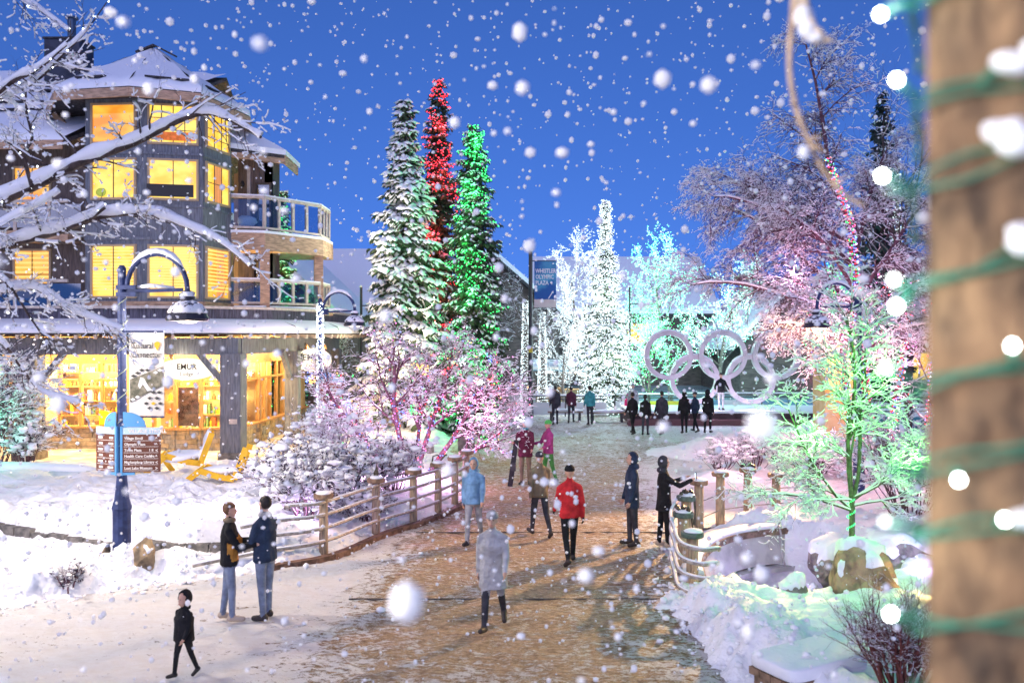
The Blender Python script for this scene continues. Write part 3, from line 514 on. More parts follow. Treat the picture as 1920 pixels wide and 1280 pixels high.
o = MB(); q = [(-10.32, 30.85), (-8.53, 32.18), (-8.62, 34.7), (-10.95, 35.1), (-10.95, 32.2)]; o.prism(q, [10.98, 10.98, 10.98, 12.3, 12.3], [11.16, 11.18, 11.17, 12.5, 12.52]); part('snow', o, SNOW, rr)
BP = [(-10.35, 31.0), (-9.1, 31.35), (-7.55, 33.5), (-7.55, 35.2)]; BPo = [(-10.45, 32.4), (-10.45, 30.95), (-9.05, 31.25), (-7.4, 33.45), (-7.4, 35.3), (-9.2, 35.3)]
for zf, ztop in ((8.05, 9.25), (5.3, 6.2)):
    o = MB(); o.prism(BPo, zf-0.75 if zf > 6 else zf-0.3, zf-0.12); part('balcony_slab', o, trim); o = MB(); o.prism([(x*1.0, y-0.04) for x, y in BPo], zf-0.12, zf-0.02); part('snow', o, SNOW)
    for s in range(3):
        a, bb = Vector((*BP[s], 0)), Vector((*BP[s+1], 0)); d = (bb-a); ln = d.length; d.normalize(); k = 1 if s == 0 else max(2, round(ln/0.62)); rz = math.atan2(d.y, d.x)
        o = MB(); o.box((a+bb)/2+Vector((0, 0, ztop)), (ln+0.05, 0.14, 0.09), rz=rz); hr = part('handrail', o, trimw); o = MB(); o.box((a+bb)/2+Vector((0, 0, ztop+0.07)), (ln, 0.12, 0.05), rz=rz); part('snow', o, SNOW, hr)
        o = MB(); o.box((a+bb)/2+Vector((0, 0, zf+0.08)), (ln, 0.09, 0.08), rz=rz); part('bottom_rail', o, trimw)
        for j in range(k+1): o = MB(); o.box(a.lerp(bb, j/k)+Vector((0, 0, (zf+ztop)/2)), (0.10, 0.10, ztop-zf-0.1), rz=rz); part('baluster', o, trimw)
        for j in range(k):
            o = MB(); o.box(a.lerp(bb, (j+0.5)/k)+Vector((0, 0, (zf+ztop)/2)), (ln/k-0.1, 0.012, ztop-zf-0.2), rz=rz); part('glass_panel', o, glass('balcony_glass', (0.72, 0.80, 0.88), 0.10))
for x, y in ((-9.1, 31.42), (-7.62, 33.6)):
    o = MB(); o.box((x, y, 6.2), (0.34, 0.34, 2.2), rz=0.3); part('post', o, trim)
o = MB(); o.blob((-9.9, 31.8, 8.4), (0.35, 0.25, 0.28), seed=9, rough=0.2); part('snow', o, SNOW, smooth=True)
# ---- shingle skirt and arcade roof
SK = [(-34, 28.75), (-10.5, 28.75), (-8.6, 30.6), (-7.6, 33.2), (-7.6, 41.0)]
for a, bb in zip(SK[:-1], SK[1:]): part('skirt_wall', wall_between(a, bb, 4.55, 5.1, 0.2), shing)
for a, bb in zip(SK[:-1], SK[1:]):
    a3, b3 = Vector((*a, 5.14)), Vector((*bb, 5.14)); o = MB(); o.bar(a3, b3, 0.3, 0.09); part('sill_band', o, trimw)
EO = [(-34, 27.55), (-10.0, 27.55), (-7.6, 29.9), (-6.75, 33.0), (-6.75, 41.2)]
aroof = None
for i in range(4):
    a, bb, c, d = EO[i], EO[i+1], SK[i+1], SK[i]; o = MB(); o.slab([(*a, 4.3), (*bb, 4.3), (*c, 4.62), (*d, 4.62)], 0.08); p = part('arcade_roof', o, roofm)
    o = MB(); k = max(4, int((Vector(a)-Vector(bb)).length/0.45)); vs = []; rr_ = random.Random(i+20)
    for j in range(k+1):
        t = j/k; e0 = Vector((*a, 4.31)).lerp(Vector((*bb, 4.31)), t); s0 = Vector((*d, 4.62)).lerp(Vector((*c, 4.62)), t); q = (e0-s0).normalized()*0.05; wv = rr_.uniform(-0.03, 0.03)
        vs += [e0+q+Vector((0, 0, -0.03)), e0+q*1.5+Vector((0, 0, 0.08+wv)), e0+Vector((0, 0, 0.19+wv)), e0.lerp(s0, 0.5)+Vector((0, 0, 0.22)), s0+Vector((0, 0, 0.14))]
    o.add(vs, [(j*5+m_, (j+1)*5+m_, (j+1)*5+m_+1, j*5+m_+1) for j in range(k) for m_ in range(4)]); part('snow', o, SNOW, p, smooth=True)
    o = MB(); ln = (Vector(a)-Vector(bb)).length; kk = int(ln/0.62)
    for j in range(kk):
        t = (j+0.5)/kk; e0 = Vector((*a, 4.14)).lerp(Vector((*bb, 4.14)), t); s0 = Vector((*d, 4.4)).lerp(Vector((*c, 4.4)), t)
        if e0.x < -19: continue
        o = MB(); o.bar(e0.lerp(s0, 0.06), s0, 0.10, 0.17); part('rafter_tail', o, trimw, p)
# beams, columns and knee braces
COLS = [(-23.0, 28.5), (-16.1, 28.5), (-9.3, 28.5), (-8.5, 33.1), (-8.2, 39.5)]
o = MB(); o.box2((-34, 28.32, 3.55), (-9.1, 28.66, 4.12)); part('beam', o, postm); o = MB(); o.bar((-9.25, 28.7, 3.83), (-8.2, 39.7, 3.83), 0.34, 0.56); part('beam', o, postm)
o = MB(); o.prism([(-34, 28.66), (-9.6, 28.66), (-8.4, 39.8), (-9.8, 39.8), (-10.6, 31.4), (-34, 31.4)], 4.14, 4.22); part('soffit', o, mat('cedar_soffit', (0.42, 0.24, 0.10), rough=0.6, var=0.3, vscale=4, stretch=(8, 1, 1)))
for x, y in COLS:
    wdt = 0.68 if y < 30 else 0.5; o = MB(); o.box((x, y, 1.8), (wdt, wdt, 3.56)); cpt = part('column', o, postm); o = MB(); o.box((x, y, 0.16), (wdt+0.12, wdt+0.12, 0.32)); part('plinth', o, stone_d, cpt)
for (x, y, dx, dy) in ((-16.1, 28.5, 1, 0), (-16.1, 28.5, -1, 0), (-9.3, 28.5, -1, 0), (-8.5, 33.1, 0.1, 1), (-8.5, 33.1, -0.1, -1), (-8.2, 39.5, -0.1, -1)):
    o = MB(); o.bar((x+dx*0.3, y+dy*0.3, 2.6), (x+dx*1.15, y+dy*1.15, 3.6), 0.16, 0.2); part('knee_brace', o, postm)
o = MB(); o.box((-9.2, 28.14, 1.35), (0.26, 0.02, 0.16)); part('notice', o, trimw)
# ---- shop front behind the arcade
shopwood = mat('shop_wood', (0.50, 0.27, 0.10), rough=0.5, var=0.25, vscale=5, stretch=(6, 6, 1)); shopwall = mat('shop_plaster', (0.55, 0.36, 0.16), rough=0.8, var=0.15, vscale=3)
sg = glass('shop_glass', (0.97, 0.97, 0.95), 0.05)
BOW = [(-17.3, 31.2), (-14.2, 31.2), (-13.6, 31.2), (-12.9, 30.75), (-12.0, 30.45), (-11.1, 30.5), (-10.35, 30.9), (-9.95, 31.7), (-9.8, 32.9), (-9.75, 34.3), (-9.7, 36.0), (-9.7, 40.0)]
kinds = 'WPWWWWWWWWP'
stonem = [mat('ledge_stone_%s' % k, c, rough=0.85, var=0.3, vscale=6, bump=0.5, bscale=15) for k, c in (('tan', (0.46, 0.36, 0.24)), ('ochre', (0.52, 0.38, 0.20)), ('grey', (0.36, 0.32, 0.27)))]
rs_ = random.Random(77)
sb = None
for i, (a, bb) in enumerate(zip(BOW[:-1], BOW[1:])):
    a3, b3 = Vector((*a, 0)), Vector((*bb, 0)); d = b3-a3; ln = d.length; d.normalize(); nn = Vector((d.y, -d.x, 0)); rz = math.atan2(d.y, d.x); mid_ = (a3+b3)/2
    o = wall_between(a, bb, 0.0, 0.82, 0.22); base = part('stone_base', o, stonem[2])
    for r in range(5):      # ledge stones laid proud of the base
        u = rs_.uniform(0, 0.1)
        while u < ln-0.03:
            wd = min(rs_.uniform(0.22, 0.55), ln-u); th = rs_.uniform(0.03, 0.08); o = MB(); o.box(a3+d*(u+wd/2)+nn*(th/2)+Vector((0, 0, 0.082+r*0.158)), (wd-0.015, th, 0.146), rz=rz); part('stone', o, rs_.choice(stonem), base); u += wd
    o = MB(); o.box(mid_+nn*0.06+Vector((0, 0, 0.86)), (ln+0.06, 0.28, 0.08), rz=rz); part('sill', o, shopwood)
    o = wall_between(a, bb, 3.25, 4.14, 0.2); part('header', o, shopwood if kinds[i] == 'W' else shopwall)
    if kinds[i] == 'W':
        k = max(1, round(ln/0.85)); fr = MB()
        for j in range(k+1): fr.box(a3+d*(ln*j/k)+Vector((0, 0, 2.08)), (0.1, 0.14, 2.36), rz=rz)
        fr.box(mid_+Vector((0, 0, 2.55)), (ln, 0.11, 0.08), rz=rz); fr.box(mid_+Vector((0, 0, 3.2)), (ln, 0.12, 0.1), rz=rz); wn = part('shop_window', fr, shopwood)
        for j in range(k):
            for z0, z1 in ((0.91, 2.5), (2.6, 3.14)): o = MB(); o.box(a3+d*(ln*(j+0.5)/k)+Vector((0, 0, (z0+z1)/2)), (ln/k-0.1, 0.012, z1-z0), rz=rz); part('pane', o, sg, wn)
    else: part('wall', wall_between(a, bb, 0.82, 3.25, 0.2), shopwall)
o = wall_between((-34, 31.2), (-17.3, 31.2), 0, 4.14, 0.2); part('wall', o, shopwall)
for xc in (-19.5, -22.5, -26): window((-34, 31.2), (-17.3, 31.2), xc+34-0.9, xc+34+0.9, 0.9, 3.2, PANE_Y, nv=1, nh=1)
# shop interior: back wall, floor, shelves with goods (lit by its own lamps)
o = MB(); o.box2((-17.5, 34.6, 0), (-9.9, 34.75, 4.2)); o.box2((-17.6, 31.3, 0), (-17.45, 34.7, 4.2)); o.box2((-17.5, 31.4, 0.0), (-10.2, 34.6, 0.1)); o.box2((-13.8, 31.6, 0.1), (-13.65, 33.2, 3.4)); part('inner_wall', o, mat('cream_wall', (0.75, 0.60, 0.36), rough=0.8))
goods = [mat('goods_%d' % i, c, rough=0.5) for i, c in enumerate(((0.7, 0.12, 0.05), (0.85, 0.8, 0.7), (0.12, 0.25, 0.12), (0.8, 0.55, 0.05), (0.18, 0.1, 0.06), (0.55, 0.6, 0.65)))]
for x0, x1, y in ((-17.2, -14.0, 32.6), (-13.4, -10.6, 33.0), (-10.9, -10.1, 32.2)):
    for r in range(5):
        z = 0.6+r*0.55; o = MB(); o.box2((x0, y, z-0.04), (x1, y+0.35, z)); sh = part('shelf', o, shopwood); x = x0+0.05
        while x < x1-0.1:
            wd, ht = rs_.uniform(0.07, 0.2), rs_.uniform(0.15, 0.42); o = MB()
            if rs_.random() < 0.6: o.lathe((x+wd/2, y+0.14, z), [(wd*0.45, 0), (wd*0.45, ht*0.65), (wd*0.18, ht*0.8), (wd*0.18, ht)], n=8)
            else: o.box2((x, y+0.03, z), (x+wd*0.9, y+0.26, z+ht))
            part('goods', o, rs_.choice(goods), sh); x += wd+rs_.uniform(0.005, 0.06)
o = MB(); o.box2((-14.98, 30.95, 0.95), (-14.55, 31.0, 1.45)); part('poster', o, mat('yellow_poster', (0.9, 0.62, 0.02), rough=0.5, emit=(1, 0.7, 0.02), estr=0.25))
o = MB(); o.box2((-12.3, 31.0, 0.9), (-11.4, 31.04, 2.3)); pz = part('poster', o, mat('dark_poster', (0.13, 0.08, 0.07), rough=0.5, var=0.5, vscale=6))
for k_, (x, z) in enumerate(((-16.3, 3.4), (-14.9, 3.4), (-12.3, 3.4), (-10.9, 3.3))): lamp('shop_lamp', (x, 31.9, z), 900, (1.0, 0.66, 0.25), 0.12, BL)
for x, y in ((-16.9, 29.8), (-14.4, 29.8), (-11.9, 29.6), (-9.9, 30.0), (-9.1, 32.4), (-9.0, 35.6), (-20.5, 29.8)):
    o = MB(); o.lathe((x, y, 4.02), [(0.09, 0), (0.11, 0.1), (0.06, 0.118)], n=10); dl = part('downlight', o, dark); o = MB(); o.lathe((x, y, 4.008), [(0.075, 0), (0.075, 0.01)], n=10); part('lens', o, emis('warm_lens', (1, 0.7, 0.3), 8), dl)
    lamp('downlight_lamp', (x, y, 3.95), 480, (1.0, 0.70, 0.33), 0.1, BL)
# ---- oval hanging signs
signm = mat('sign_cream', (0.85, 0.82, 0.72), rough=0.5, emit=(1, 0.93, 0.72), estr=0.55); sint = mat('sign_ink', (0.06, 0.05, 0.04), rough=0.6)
def oval_sign(name, c, wd, ht, rz, t1, t2, label):
    o = MB(); M = Matrix.Rotation(rz, 3, 'Z'); nn = 32; vs = []
    for y in (-0.03, 0.03):
        for j in range(nn): a = 2*math.pi*j/nn; vs.append(Vector(c)+M @ Vector((wd/2*math.cos(a), y, ht/2*math.sin(a))))
    o.add(vs, [tuple(range(nn)), tuple(range(nn, 2*nn))[::-1]]+[(j, nn+j, nn+(j+1) % nn, (j+1) % nn) for j in range(nn)])
    t = thing(name, c, label, 'sign', 'oval shop signs'); o.build('panel', signm, t); f = lambda dz: Vector(c)+M @ Vector((0, -0.036, dz))
    text_mesh(t1, ht*0.36, sint, facing(f(0.0), rz), t, ax='CENTER', bold=0.006); text_mesh(t2, ht*0.26, sint, facing(f(-ht*0.3), rz), t, ax='CENTER')
    for s in (-0.25, 0.25):
        o = MB(); p = Vector(c)+M @ Vector((wd*s, 0, ht*0.4)); o.tube([p, p+Vector((0, 0, 0.2)), p+Vector((0.05, -0.1, 0.32)), p+Vector((0.1, -0.2, 0.25))], 0.018, n=6); o.build('bracket', bronze, t)
        o = MB(); o.lathe(p+M @ Vector((0.06, -0.22, 0.06)), [(0.10, 0), (0.07, 0.12), (0.02, 0.2)], n=10); o.build('lamp_shade', mat('copper_shade', (0.5, 0.26, 0.12), rough=0.4, metal=0.5), t)
    return t
sg1 = oval_sign('hanging_sign', (-10.95, 28.75, 3.05), 2.0, 0.72, 0.0, 'EMUR', 'Lodge', 'large oval cream shop sign hanging in front of the bow window'); lamp('sign_lamp', (-10.95, 28.0, 3.5), 12, (1, 0.85, 0.55), 0.05, sg1)
sg2 = oval_sign('hanging_sign', (-7.95, 34.2, 3.2), 1.4, 0.95, 0.35, 'EMUR', 'Lodge', 'smaller oval cream shop sign behind the light-wrapped lamp post'); lamp('sign_lamp', (-7.7, 33.6, 3.9), 24, (1, 0.85, 0.55), 0.05, sg2)
# ================================================================ street lamps with arched arm and bell shade
blue_steel = mat('blue_painted_steel', (0.035, 0.05, 0.13), rough=0.6, spec=0.2, var=0.25, vscale=8); cream = mat('banner_cream', (0.66, 0.62, 0.56), rough=0.8, var=0.06, vscale=3)
glowm = emis('lamp_glow', (1.0, 0.86, 0.62), 7); glowo = emis('lamp_glow_orange', (1.0, 0.66, 0.34), 7)
def street_lamp(x, y, side, label, power, color, head_z=4.5, reach=1.05, col=None, r=0.075, glow=None, group='arched street lamps'):
    z0 = gz(x, y)-0.1; t = thing('street_lamp', (x, y, z0), label, 'street lamp', group); m = col or blue_steel
    o = MB(); o.lathe((x, y, z0), [(0.2, 0), (0.2, 0.15), (0.15, 0.25), (0.15, 0.95), (0.165, 1.0), (0.12, 1.15), (r*1.15, 1.5), (r, 3.0), (r*0.9, 5.35-z0), (r*0.5, 5.4-z0)], n=12); o.build('pole', m, t, smooth=False)
    a = [(x+side*(0.08+reach/2-math.cos(k/12*math.pi)*reach/2), y, 4.98+0.62*math.sin(k/12*math.pi)) for k in range(13)]; o = MB(); o.tube(a+[(x+side*(0.08+reach), y, 4.8)], 0.045, n=8); arm = o.build('arm', m, t, smooth=True)
    o = MB(); o.tube([Vector(p)+Vector((0, 0, 0.05)) for p in a[2:11]], [0.02, 0.05, 0.07, 0.075, 0.07, 0.075, 0.07, 0.05, 0.02], n=7, flat=0.8); o.build('snow', SNOW, arm, smooth=True)
    o = MB(); o.bar((x, y, 4.95), (x+side*reach, y, 4.98), 0.04, 0.06); o.build('tie_bar', m, t); o = MB(); o.tube([(x+side*0.2, y, 5.02), (x+side*0.5, y, 5.05), (x+side*0.9, y, 5.02)], [0.03, 0.06, 0.03], n=6, flat=0.7); o.build('snow', SNOW, t, smooth=True)
    o = MB()
    for k in (0, 1): o.box((x+side*0.1, y, 4.9+0.12*k), (0.34, 0.16, 0.07))
    o.build('clamp', m, t)
    hx = x+side*(0.08+reach); h = head_z
    o = MB(); o.lathe((hx, y, h), [(0.34, -0.06), (0.365, -0.02), (0.35, 0.0), (0.31, 0.08), (0.22, 0.19), (0.11, 0.26), (0.10, 0.30), (0.13, 0.31), (0.13, 0.36), (0.09, 0.38), (0.07, 0.46), (0.02, 0.47)], n=20); sh = o.build('shade', mat('shade_dark', (0.03, 0.03, 0.045), rough=0.45), t, smooth=False)
    o = MB(); o.lathe((hx, y, h), [(0.325, 0.075), (0.335, 0.10), (0.24, 0.23), (0.14, 0.28), (0.12, 0.29)], n=20); o.blob((hx, y, h+0.40), (0.14, 0.14, 0.07), seed=2, sub=2); o.build('snow', mat('snow_patchy', (0.82, 0.82, 0.86), rough=0.7, col2=(0.06, 0.06, 0.08), vscale=11, lo=0.52, hi=0.60), sh, smooth=True)
    o = MB(); o.lathe((hx, y, h-0.075), [(0.10, -0.02), (0.15, 0.0), (0.15, 0.014)], n=16); o.build('lens', glow or glowm, t)
    lamp('lamp_light', (hx, y, h-0.22), power, color, 0.14, t); return t
lampA = street_lamp(-6.72, 14.7, 1, 'blue street lamp carrying the Cultural Connector banner and brown finger signs', 420, (1.0, 0.82, 0.60), group='arched street lamps')
lampB = street_lamp(-6.25, 27.8, 1, 'street lamp with pole wound in white lights beside the arcade corner', 350, (1.0, 0.80, 0.60), head_z=4.55)
lampC = street_lamp(9.35, 23.0, -1, 'street lamp with snowy shade beside the weeping tree', 380, (1.0, 0.62, 0.32), head_z=4.45, glow=glowo)
lamp('flood_light', (8.15, 22.9, 4.2), 7000, (1.0, 0.60, 0.27), 0.12, lampC, spot=((1.6, 15.6, 0.0), 52))
lampD = street_lamp(-10.6, 12.6, 1, 'street lamp lighting the trodden snow apron beside the bare snowy tree', 1250, (1.0, 0.90, 0.80), head_z=4.9)
fill_lampE = street_lamp(-4.2, -0.4, 1, 'added fill lamp at the path edge across from the light-wrapped timber post', 1500, (1.0, 0.94, 0.90), head_z=5.2)  # invented lamp, added out of view to brighten the near snowflakes
# light string on lamp B's pole
th = np.linspace(0, 2*math.pi*34, 420); zz = np.linspace(0.7, 5.2, 420)
WB = emis('bulb_white', (0.82, 0.93, 1.0), 9); bulbs('string_lights', np.stack([-6.25+0.10*np.cos(th), 27.8+0.10*np.sin(th), zz+np.random.RandomState(1).normal(size=420)*0.05], 1), [WB], 0.022, 'white string lights wound up the lamp post by the arcade')
th = np.linspace(0, 2*math.pi*8, 60); o = MB(); o.tube([(-6.72+0.085*math.cos(a), 14.7+0.085*math.sin(a), 1.6+i*0.055) for i, a in enumerate(th)], 0.008, n=4); tag(o.build('string_lights', mat('wire', (0.25, 0.3, 0.25), rough=0.6)), 'unlit thin light string wound round the blue lamp post', 'string lights')
# ---- Cultural Connector banner on lamp A
bx, by, bz0, bz1 = -6.56, 14.62, 2.82, 4.24; bw = 0.60
bn = thing('banner', (bx+0.3, by, bz0), 'cream banner reading Cultural Connector with a diamond pattern, hanging from the blue lamp post', 'banner')
o = MB(); k = 10; vs = [(bx+bw*i/k, by+0.004*math.sin(i*0.9)+yy, z) for yy in (0, 0.008) for z in (bz0, bz1) for i in range(k+1)]; n1_ = k+1
o.add(vs, [(i, i+1, n1_+i+1, n1_+i) for i in range(k)]+[(2*n1_+i+1, 2*n1_+i, 3*n1_+i, 3*n1_+i+1) for i in range(k)]); o.build('cloth', cream, bn)
for z in (bz0-0.02, bz1+0.02): o = MB(); o.tube([(bx-0.16, by, z), (bx+bw, by, z)], 0.018, n=6); o.build('bracket_rod', blue_steel, bn)
ink = mat('print_dark', (0.06, 0.06, 0.055), rough=0.8); inkg = mat('print_gold', (0.75, 0.42, 0.03), rough=0.7); inkm = mat('print_photo', (0.10, 0.10, 0.07), rough=0.8, col2=(0.3, 0.27, 0.2), vscale=9); inkw = mat('print_white', (0.75, 0.75, 0.73), rough=0.8)
yF = by-0.012
text_mesh('Cultural\nConnector', 0.115, ink, facing((bx+0.035, yF, bz1-0.27)) @ Matrix.Diagonal((1, 1.35, 1, 1)), bn, bold=0.0, extrude=0.002)
def flatpoly(pts, m, name, par, y=None, th=0.003):
    o = MB(); nn = len(pts); yy = yF if y is None else y; o.add([(x, yy, z) for x, z in pts]+[(x, yy+th, z) for x, z in pts], [tuple(range(nn)), tuple(range(nn, 2*nn))[::-1]]+[(i, (i+1) % nn, nn+(i+1) % nn, nn+i) for i in range(nn)]); return o.build(name, m, par)
pin = [(bx+0.485+0.05*math.cos(a), bz1-0.20+0.05*math.sin(a)) for a in np.linspace(-0.6, math.pi+0.6, 14)]+[(bx+0.485, bz1-0.31)]; flatpoly(pin, inkg, 'pin_mark', bn)
flatpoly([(bx+0.02, bz0+0.23), (bx+0.58, bz0+0.52), (bx+0.58, bz0+0.84), (bx+0.02, bz0+0.62)], inkm, 'photo_print', bn)
flatpoly([(bx+0.16, bz0+0.52), (bx+0.2, bz0+0.66), (bx+0.26, bz0+0.64), (bx+0.34, bz0+0.5), (bx+0.4, bz0+0.44), (bx+0.32, bz0+0.42), (bx+0.24, bz0+0.54), (bx+0.19, bz0+0.46)], inkw, 'figure_print', bn, y=yF-0.003)
def dia(cx, cz, s, m): flatpoly([(cx-s, cz), (cx, cz-s*0.62), (cx+s, cz), (cx, cz+s*0.62)], m, 'diamond_print', bn, y=yF-0.003)
for i, (cx, cz, m) in enumerate(((0.42, 0.40, ink), (0.52, 0.40, ink), (0.36, 0.30, ink), (0.48, 0.30, ink), (0.30, 0.21, ink), (0.42, 0.21, inkg), (0.54, 0.21, ink), (0.36, 0.13, ink), (0.48, 0.13, ink), (0.08, 0.68, ink), (0.15, 0.73, ink), (0.22, 0.78, ink), (0.32, 0.78, ink), (0.40, 0.83, ink), (0.46, 0.74, inkw), (0.53, 0.78, inkw), (0.07, 0.28, inkw), (0.15, 0.32, inkw))): dia(bx+cx, bz0+cz, 0.045, m)
# ---- finger sign on lamp A
fs = thing('direction_sign', (-6.72, 14.5, 1.9), 'two-winged brown direction sign headed VILLAGE STROLL on the blue lamp post', 'sign')
sbr = mat('sign_brown', (0.13, 0.045, 0.028), rough=0.6); sbl = mat('sign_blue', (0.10, 0.30, 0.55), rough=0.5); slb = mat('sign_pale_blue', (0.42, 0.58, 0.68), rough=0.5); stx = mat('sign_white', (0.8, 0.75, 0.7), rough=0.6)
lines_r = [('Village Stroll', '7'), ('Olympic Plaza', ''), ('Town Plaza', '1 8'), ('Health Care Centre', '10'), ('Marketplace Library', ''), ('Lost Lake Museum', '')]
for s, rz in ((1, 0.05), (-1, math.pi-0.30)):
    c = Vector((-6.72, 14.58, 0)); M = Matrix.Rotation(rz if s == 1 else 0.0, 3, 'Z') if s == 1 else Matrix.Rotation(-0.42, 3, 'Z')
    f = lambda u, y, z: c+M @ Vector((u*s, y, 0))+Vector((0, 0, z)); u0, u1 = 0.07, 0.70 if s == 1 else 0.52; rzz = 0.05 if s == 1 else -0.42
    def pb(u0, u1, z0, z1, y, th, m, name, par=fs): o = MB(); o.box(f((u0+u1)/2, y, (z0+z1)/2), (u1-u0, th, z1-z0), rz=rzz); return o.build(name, m, par)
    bd = pb(u0, u1, 1.86, 2.50, 0, 0.03, sbr, 'sign_board'); pb(u0, u1, 2.505, 2.62, 0, 0.032, slb, 'header')
    o = MB(); nn = 12; pts = [f(u0+(u1-u0)*0.62*t, 0, 2.625+0.26*math.sqrt(max(0, 1-t**2.2))) for t in np.linspace(0, 1, nn)]+[f(u0, 0, 2.625)]; n_ = len(pts); off = M @ Vector((0, 0.02, 0)); o.add(list(pts)+[p+off for p in pts], [tuple(range(n_)), tuple(range(n_, 2*n_))[::-1]]+[(i, (i+1) % n_, n_+(i+1) % n_, n_+i) for i in range(n_)]); o.build('crest', sbl, fs)
    pb(u0-0.04, u0, 1.80, 2.64, -0.0, 0.045, sbl, 'side_strip'); pb(u0, u0+0.2, 1.81, 1.855, 0, 0.03, sbl, 'bottom_strip')
    if s == 1: text_mesh('VILLAGE STROLL', 0.085, stx, facing(f(u0+0.1, -0.019, 2.53), rzz), fs, bold=0.002)
    for i, (a, bt) in enumerate(lines_r):
        z = 2.42-i*0.102
        if s == 1:
            text_mesh(a, 0.062, stx, facing(f(u0+0.03, -0.019, z), rzz), fs, bold=0.0015)
            if bt: text_mesh(bt, 0.062, stx, facing(f(u0+0.44, -0.019, z), rzz), fs, bold=0.0015)
            text_mesh(('^', '^', '<', '^', '<', '>')[i], 0.075, stx, facing(f(u0+0.55, -0.019, z-0.01), rzz), fs, bold=0.002)
        else:
            pb(u0+0.04, u0+0.13+0.02*(i % 3), z+0.004, z+0.040, -0.017, 0.004, stx, 'worn_print'); pb(u1-0.16, u1-0.05-0.02*(i % 2), z+0.004, z+0.040, -0.017, 0.004, stx, 'worn_print')
        pb(u0+0.02, u1-0.03, z-0.026, z-0.020, -0.017, 0.004, stx, 'rule')
# second, smaller sign on lamp B
fs2 = thing('direction_sign', (-6.1, 27.6, 2.2), 'rusty brown direction sign with pale blue crest on the light-wrapped post', 'sign')
o = MB(); o.box((-5.85, 27.66, 2.35), (0.78, 0.03, 0.62)); o.build('sign_board', mat('sign_rust', (0.30, 0.09, 0.05), rough=0.6), fs2); o = MB(); o.box((-5.85, 27.66, 2.73), (0.86, 0.034, 0.12)); o.build('header', slb, fs2)
o = MB(); o.lathe((-6.0, 27.66, 2.8), [(0.3, 0), (0.22, 0.14), (0.05, 0.2)], n=12, M=Matrix.Diagonal((1, 0.06, 1))); o.build('crest', sbl, fs2)
for i in range(5): o = MB(); o.box((-5.85, 27.64, 2.56-i*0.1), (0.62, 0.004, 0.03)); o.build('printed_line', stx, fs2)
# stone bollards at the foot of lamp A
rockm = mat('granite', (0.30, 0.27, 0.23), rough=0.9, col2=(0.12, 0.11, 0.10), vscale=5, bump=0.8, bscale=10); rockb = mat('brown_granite', (0.42, 0.30, 0.17), rough=0.9, col2=(0.13, 0.10, 0.07), vscale=4, bump=0.8, bscale=9)
def rock(name, c, r, seed, label, m=rockm, snow=0.55, rough=0.32, sub=4, group=None, cat='rock', rz=0.0):
    """angular boulder: a ball cut by random planes, with drifts of snow lying on its upward faces"""
    t = thing(name, c, label, cat, group); V, F = ICOS[4]; V = V.copy(); rs = np.random.RandomState(seed*7+1)
    for k in range(15):
        n = rs.normal(size=3); n /= np.linalg.norm(n); dd = rs.uniform(0.62, 0.9); e = V @ n-dd; V = V-np.outer(np.maximum(e, 0)*0.92, n)
    V = V*(1+0.05*np.sum(np.sin(V @ (rs.normal(size=(4, 3))*5).T+rs.rand(4)*6), axis=1)/2)[:, None]+0.025*np.sin(V @ (rs.normal(size=(3, 3))*14).T)
    Mz = np.array(Matrix.Rotation(rz, 3, 'Z')); V = (V*np.array(r)*1.18) @ Mz.T; o = MB(); o.add(V+np.array(c), F); st_ = o.build('stone', m, t, smooth=False)
    if snow:
        nv = np.zeros((len(V), 3)); Fa = np.array(F); fn = np.cross(V[Fa[:, 1]]-V[Fa[:, 0]], V[Fa[:, 2]]-V[Fa[:, 0]])
        for j in range(3): np.add.at(nv, Fa[:, j], fn)
        nv /= np.maximum(np.linalg.norm(nv, axis=1, keepdims=True), 1e-9); nzz = nv[:, 2]+0.28*np.sin(V @ np.array([9.0, 5, 4])+seed)*np.sin(V @ np.array([-4.0, 11, 3]))+0.15*V[:, 2]/r[2]; k = sstep(0.78-snow*0.6, 1.0-snow*0.45, nzz); th = min(0.10, r[2]*0.22)
        U = V+nv*(k*0.02-0.03*(k < 0.03))[:, None]+np.array([0, 0, 1.0])*(k*th*(0.8+0.4*np.sin(V[:, 0]*8+seed)))[:, None]; s = MB(); s.add(U+np.array(c), F); s.build('snow', SNOW, st_, smooth=True)
    return t
rock('boulder', (-6.32, 14.55, 0.32), (0.20, 0.16, 0.42), 3, 'small upright snow-capped stone at the foot of the blue lamp post', rockb, 0.4)
rock('boulder', (-6.98, 14.62, 0.22), (0.13, 0.13, 0.33), 5, 'narrow stone half hidden behind the blue lamp post', rockb, 0.3)
